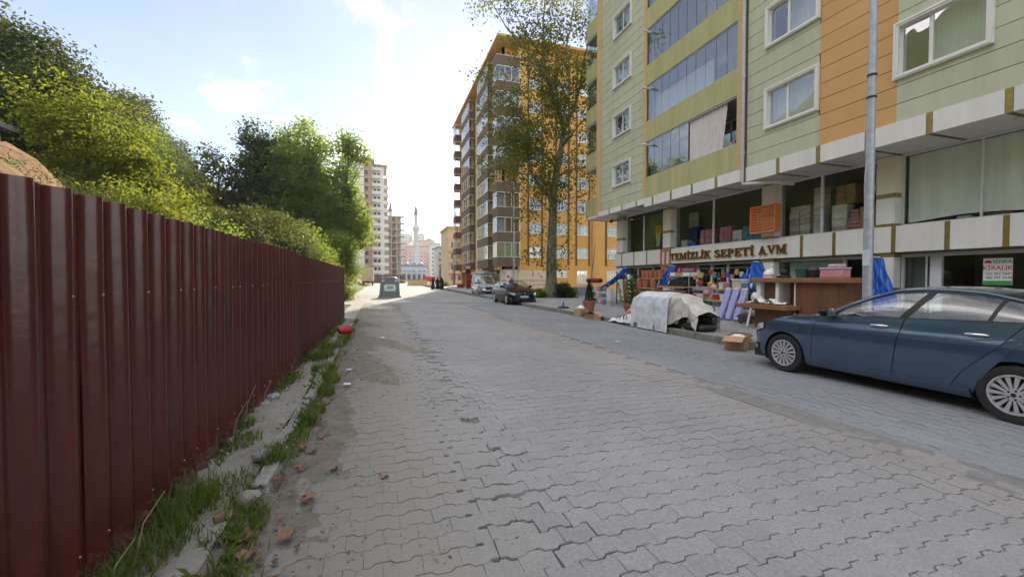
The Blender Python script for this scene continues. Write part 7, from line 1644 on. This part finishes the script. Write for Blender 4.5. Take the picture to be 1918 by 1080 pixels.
pf_ = lambda u, v, w: (u, -.60+.115*v-w, v+.09)
def plate(nm, x0, x1, z0, z1, off, mat, c=.08): MB().prism([(x0+c,z0),(x1-c,z0),(x1,z0+c),(x1,z1-c),(x1-c,z1),(x0+c,z1),(x0,z1-c),(x0,z0+c)], .012, lambda u, v, w: (u, -.615+.10*v-off-w, v+.09)).build(nm, mat, rb)
plate('green_frame', -.48, .52, .38, 1.02, .0, pm('bin_green', (.10,.42,.12), .5)); plate('label', -.40, .46, .46, .95, .014, m_upvc)
for x0, x1, z in ((-.22,.28,.76),(-.26,.3,.62)): plate('label_text', x0, x1, z, z+.07, .028, m_dl, .01)
for x in (-.50, .52): MB().lathe([(0,-.02),(.10,-.02),(.10,.0),(0,0)], 16, (x,-.50,1.36), 'y').build('round_sticker', m_upvc, rb); MB().lathe([(0,-.03),(.05,-.03),(.05,-.02),(0,-.02)], 12, (x,-.50,1.36), 'y').build('sticker_centre', pm('red_paint', (.45,.03,.035), .45), rb)
# bits of street clutter near the shops of the ochre block
for i, (x, y, h_, c, lb) in enumerate(((11.6,55,1.9,'red','red display stand outside the far shop'),(11.9,52,1.9,'white','white shelf rack outside the far shop'),(11.3,60,.6,'red','low red crates outside the far shop'))):
    o = thing('shop_stand', lb, 'stand', (x,y,.15)); MB().box(-.5,.5,0,.4,0,.05).box(-.5,-.45,0,.4,.05,h_).box(.45,.5,0,.4,.05,h_).box(-.45,.45,.36,.4,.05,h_).build('frame', pm('red_paint', (.45,.03,.035), .45) if c == 'red' else m_upvc, o)
    for k in range(3): MB().box(-.44,.44,.02,.35,.1+k*h_*.3,.14+k*h_*.3).build('shelf_board', m_upvc if c != 'red' else m_card, o)
tree('bush', 'small green bush at the roadside before the ochre block end', (10.6,72,.1), .9, [E(0,0,.4,1.0,.8,.5)], 50, 40, .14, LG, 0, .2, cat='bush')
tree('roadside_tree', 'dark slim cypress beyond the walking group', (24.5,170,0), 8, [E(0,0,4,1.1,1.1,3.6)], 90, 40, .3, LD, .12, .4)
for i, (x, y, z) in enumerate(((-1.8,150,1.2),(5.5,135,.6),(3.0,138,.6))): tree('bush', ('green bush at the foot of the unfinished tower','green weeds before the maroon hoarding, right','green weeds before the maroon hoarding, middle')[i], (x,y,0), z*1.6, [E(0,0,z*.6,2.2,1.2,z*.7)], 60, 40, .3, LG, 0, .35, cat='bush')
# ================================================================ verge plants, leaves, litter
m_grass = leafmat('grass_blade', [(.055,.10,.020),(.11,.165,.036),(.19,.205,.07)], .40, 5.)
def tuft(label, x, y, z, n, h_, spread, dry=0., wide=.0048):
    V = []
    for i in range(n):
        a = random.uniform(0, 2*pi); r = spread*math.sqrt(random.random()); bx_, by_ = x+r*cos(a)*.8, y+r*sin(a)*1.2; hh = h_*random.uniform(.45,1.1); ln_ = random.uniform(.2,.95)*hh; d = random.uniform(0, 2*pi); w = wide*random.uniform(.6,1.3)
        wx, wy = -sin(d)*w, cos(d)*w; P = []
        for q in (0,.4,.75,1.): P.append((bx_+cos(d)*ln_*q*q, by_+sin(d)*ln_*q*q, z+hh*(q-.25*q*q*(ln_/hh))))
        for k in range(3):
            f0, f1 = 1-k*.3, 1-(k+1)*.3 if k < 2 else .05
            V.append([(P[k][0]-wx*f0, P[k][1]-wy*f0, P[k][2]), (P[k][0]+wx*f0, P[k][1]+wy*f0, P[k][2]), (P[k+1][0]+wx*f1, P[k+1][1]+wy*f1, P[k+1][2]), (P[k+1][0]-wx*f1, P[k+1][1]-wy*f1, P[k+1][2])])
    V = np.array(V).reshape(-1,3)-np.array([x,y,z]); o = ob('grass_tuft', leafmesh('grass_tuft', V, m_grass)); o.location = (x,y,z); tag(o, label, 'grass', 'grass tufts on the left verge'); return o
tl = [(-1.22,2.75,.02,420,.20,.22,'lush grass at the fence foot in the lower left corner'),(-1.20,3.15,.04,380,.24,.20,'tall bright grass tuft against the fence, near'),(-1.02,3.35,.04,300,.12,.22,'low grass spreading from the fence, near'),(-.86,2.9,.02,420,.10,.22,'low matted grass near the big dry leaves'),(-.84,3.75,.07,240,.17,.12,'grass tuft beside the grey stone on the kerb'),(-1.15,4.2,.09,150,.10,.16,'sparse grass on the broken concrete'),(-.74,4.75,.02,240,.20,.12,'upright grass tuft at the kerb, middle'),(-.70,5.15,.02,180,.14,.12,'grass behind the upright tuft at the kerb'),(-.70,5.9,.02,220,.18,.16,'bright grass at the end of the raised kerb'),(-.74,6.6,.02,260,.16,.20,'grass running along the kerb past the raised slab'),(-.88,7.3,.05,300,.18,.24,'grass patch on the verge beyond the slab'),(-1.05,8.4,.06,420,.24,.28,'large grass patch at the fence foot, far'),(-1.0,9.4,.06,420,.26,.30,'second large grass patch at the fence foot, far'),(-.86,11.2,.05,120,.12,.2,'grass beside the red bucket'),(-1.25,4.6,.09,90,.16,.10,'dry grass stems at the fence foot'),(-1.27,2.35,.02,260,.22,.16,'grass at the bottom edge by the fence')]
for x, y, z, n_, h_, s, lb in tl: tuft(lb, x, y, z, n_, h_, s)
gv = []
for i in range(5200):
    y = 2.0+(random.random()**1.5)*14; q = random.random()
    if q < .5: x = -1.30+abs(random.gauss(0,.07)); z = .03
    else: x = -.80+random.gauss(0,.06)-.005*(y-6); z = .02
    d = .5+.5*sin(y*2.1+1)*sin(y*.9+2); 
    if random.random() > d*1.2: continue
    hh = random.uniform(.03,.11)*(.6+d); a = random.uniform(0,6.28); w = random.uniform(.003,.007); ln_ = hh*random.uniform(.3,1.1); wx, wy = -sin(a)*w, cos(a)*w
    gv.append([(x-wx,y-wy,z),(x+wx,y+wy,z),(x+cos(a)*ln_*.5+wx*.6,y+sin(a)*ln_*.5+wy*.6,z+hh*.8),(x+cos(a)*ln_,y+sin(a)*ln_,z+hh)])
o = ob('ground_grass', leafmesh('ground_grass', np.array(gv).reshape(-1,3), m_grass)); tag(o, 'short matted grass and weeds along fence foot and kerb', 'grass', kind='stuff')
lv = []
for i in range(420):
    y = 2.2+random.random()**1.6*12; x = -.72+random.gauss(0,.14); s_ = random.uniform(.012,.035); a = random.uniform(0,6.28); z = .035+random.random()*.01
    lv.append([(x+s_*cos(a),y+s_*sin(a),z+.01*random.random()),(x-s_*.6*sin(a),y+s_*.6*cos(a),z+.012*random.random()),(x-s_*cos(a),y-s_*sin(a),z),(x+s_*.6*sin(a),y-s_*.6*cos(a),z+.008)])
o = ob('leaf_litter', leafmesh('leaf_litter', np.array(lv).reshape(-1,3), pm('leaf_crumbs', (.22,.14,.085), .9, var=.4, vs=20, rnd=.35, isl=True))); tag(o, 'crumbled brown leaf litter gathered along the kerb', 'leaf litter', kind='stuff')
stems = thing('dry_weed', 'thin dry weed with stems curving up against the fence', 'weed', (-1.2,3.9,.05), 0, None, True)
for (y, h_, l) in ((2.4,.25,.12),(2.62,.34,.2),(4.1,.42,.25),(4.25,.36,-.15),(4.45,.5,.2),(5.1,.4,.15),(6.6,.4,.1)): MB().tube([(-1.24,y,.03),(-1.22,y+l*.3,h_*.7),(-1.18,y+l,h_)], [.004,.003,.002], 4).build('stem', pm('dry_stem', (.32,.26,.15), .9), stems)
# dry plane leaves
m_dl1 = pm('dry_leaf', (.30,.175,.11), .8, var=.35, vs=22, col2=(.18,.095,.06), rnd=.25)
def dryleaf(label, x, y, z, s, rz, curl, tilt=0.):
    out = []
    lob = [(0,1.0,.0),(38,.55,1),(62,.92,0),(92,.5,1),(118,.74,0),(150,.42,1),(180,.30,0)]
    ring = [(a, r) for a, r, _ in lob]+[(360-a, r) for a, r, _ in lob[-2:0:-1]]
    C = [(0,0,.012)]; P = []
    for rr in (.5, 1.):
        for a, r in ring:
            u, v = r*s*rr*sin(radians(a)), r*s*rr*cos(radians(a)); P.append((u, v, curl*s*(abs(u)/s)**1.5*.9+curl*s*.35*max(0,v/s)**2+.010*sin(a*.3)+.004))
    n = len(ring); F = [(0, 1+i, 1+(i+1)%n) for i in range(n)]+[(1+i, 1+n+i, 1+n+(i+1)%n, 1+(i+1)%n) for i in range(n)]
    mb = MB().add(C+P, F); o = thing('dry_leaf', label, 'leaf', (x,y,z), rz, 'dry plane leaves'); mb.build('blade', m_dl1, o, 'all'); MB().tube([(0,-.2*s,.01),(.02*s,-.6*s,.02+.1*s),(.1*s,-.85*s,.03)], .0035, 4).build('stalk', m_dl1, o)
    o.rotation_euler = (tilt, tilt*.5, rz)
LV = [(-.50,3.10,.03,.13,-1.2,.55,'large tan maple shaped dry leaf on the dirt by the grass'),(.02,3.3,.015,.075,.4,.3,'small star shaped dry leaf lying alone on the paving'),(-.82,3.32,.05,.12,2.2,.8,'curled brown leaf left of the large tan one'),(-.72,3.42,.05,.11,.8,.7,'brown leaf pile piece beside the kerb grass'),(-.76,2.72,.03,.12,1.2,.8,'brown leaf in the grass at the lower left'),(-.70,2.55,.03,.11,2.9,.9,'reddish curled leaf near the bottom edge'),(-.54,2.66,.03,.11,-.4,.9,'standing curled leaf near the bottom edge'),(-.62,3.62,.03,.09,1.9,.6,'tan leaf behind the large one'),(-.58,3.95,.02,.09,.2,.6,'dry leaf at the foot of the stone'),(-.66,4.05,.03,.10,2.4,.8,'dry leaf beside the stone tuft'),(-.55,4.3,.02,.08,1.4,.5,'flat dry leaf on the dirt past the stone'),(-.62,5.4,.03,.08,.7,.7,'dry leaf under the kerb grass, middle'),(-.58,5.6,.02,.07,2.0,.6,'small dry leaf under the kerb grass'),(-.55,7.0,.02,.08,1.0,.6,'dry leaf on the dirt near the white scraps'),(-.36,3.55,.02,.08,2.6,.5,'pinkish crumpled leaf right of the grass'),(-.95,2.95,.05,.09,.3,.8,'brown leaf caught in the fence grass'),(-.5,8.2,.02,.07,.3,.5,'far dry leaf on the dirt'),(-.45,9.3,.02,.07,1.8,.5,'farthest dry leaf on the dirt')]
for x, y, z, s, r_, c, lb in LV: dryleaf(lb, x, y, z, s*.68, r_, c, random.uniform(-.15,.15))
# stones and scraps
m_stone = pm('grey_stone', (.36,.36,.37), .9, var=.25, vs=12, bump=.6, bs=25)
def rock(label, x, y, z, s, mat=None, name='stone', group=None):
    bm = bmesh.new(); bmesh.ops.create_icosphere(bm, subdivisions=2, radius=1)
    for v in bm.verts: v.co *= s*(1+.22*sin(v.co.x*3+x*9)*cos(v.co.y*4+y*7)+random.gauss(0,.04)); v.co.z *= .62
    me = bpy.data.meshes.new(name); bm.to_mesh(me); bm.free(); me.materials.append(mat or m_stone); o = ob(name, me, None, (x,y,z)); tag(o, label, 'stone', group); o.rotation_euler = (0,0,random.uniform(0,6)); return o
rock('round grey stone on the kerb beside a grass tuft', -.92, 3.78, .12, .075); rock('pale flat stone at the foot of the fence', -1.24, 5.6, .12, .07); rock('second pale stone at the fence foot', -1.26, 5.3, .12, .055)
rock('broken concrete lump at the kerb end', -.86, 6.35, .08, .09, m_conc); rock('broken concrete lump before the kerb start', -.88, 3.2, .05, .08, m_conc)
# gravel and crumbs over the dirt
tv, tf = [(0,0,1),(1,0,0),(0,1,0),(-1,0,0),(0,-1,0),(0,0,-.6)], [(0,1,2),(0,2,3),(0,3,4),(0,4,1),(5,2,1),(5,3,2),(5,4,3),(5,1,4)]
n_ = 2600; X = -.95+RS.rand(n_)**1.4*1.9; Y = 2.2+RS.rand(n_)**1.3*13; S_ = .003+.012*RS.rand(n_)**4; M = np.zeros((n_,4,4)); A_ = RS.rand(n_)*6.28
M[:,0,0] = S_*np.cos(A_); M[:,0,1] = -S_*np.sin(A_); M[:,1,0] = S_*np.sin(A_)*1.3; M[:,1,1] = S_*np.cos(A_); M[:,2,2] = S_*.8; M[:,3,3] = 1; M[:,0,3] = X; M[:,1,3] = Y; M[:,2,3] = np.interp(X, [-.95,-.2,1.], [.03,.012,.004])
o = ob('gravel', instmesh('gravel', tv, tf, M, pm('gravel_mix', (.27,.25,.21), .95, var=.4, vs=30, rnd=.35, isl=True))); tag(o, 'loose gravel and crumbs scattered along the left kerb', 'gravel', kind='stuff')
for x, y, s, lb in ((-.46,6.3,.05,'white scrap of paper on the dirt, nearest'),(-.50,7.3,.045,'white scrap of paper beyond the nearest one'),(.05,11.0,.05,'white scrap of paper far along the dirt'),(5.4,8.6,.04,'pale scrap on the paving in front of the heap')):
    o = thing('paper_scrap', lb, 'litter', (x,y,.02), random.uniform(0,3), 'paper scraps'); MB().grid([[(i*s*.5-s, j*s*.4-s*.8, .012+.02*abs(sin(i*1.7+j))) for j in range(5)] for i in range(5)]).build('scrap', m_upvc, o)

# ================================================================ late afternoon haze
hz_ = MB().box(-230, 920, -95, 1250, -1.6, 96).build('haze', None); hm, ht, ho = newmat('haze_air'); hv = nd(ht, 'ShaderNodeVolumePrincipled', {'Color': (.86,.91,1,1), 'Density': .0003, 'Anisotropy': .35}); ht.links.new(hv.outputs[0], ho.inputs['Volume'])
hz_.data.materials.clear(); hz_.data.materials.append(hm); tag(hz_, 'thin late afternoon haze filling the valley air', 'haze', kind='stuff')
rbk = thing('red_bucket', 'crumpled bright red plastic bucket lying on the verge at the fence end', 'bucket', (-.92,11.6,.06), .5)
mb = MB().lathe([(0,0),(.12,0),(.17,.26),(.185,.27),(.16,.26),(.11,.02),(0,.02)], 16); mb.v = [(c-.13+.03*sin(b*20), b*1.1, a*.75+.13) for a, b, c in mb.v]; mb.build('shell', pm('red_bucket_plastic', (.55,.012,.012), .45), rbk, 'auto'); MB().tube([(.13,-.18,.13),(.26,-.08,.02),(.27,.08,.02),(.13,.18,.13)], .006, 5).build('handle', m_zinc, rbk)
# a small white shed on the bank at the far left
hs2 = thing('hillside_shed', 'white shed with dark eaves half hidden on the bank at far left', 'shed', (-10.6,12.4,4.2), 0, None, True)
MB().box(-12.4, -9.3, 10.4, 14.25, 3.9, 5.25).build('wall', m_wbal, hs2); MB().box(-12.7, -9.05, 10.1, 14.45, 5.252, 5.36).build('eaves', m_dark, hs2); MB().box(-12.7, -9.05, 10.1, 14.45, 5.362, 5.5).build('roof', m_gry, hs2); MB().box(-9.298, -9.27, 12.2, 13.6, 4.75, 5.1).build('window', m_dark, hs2)
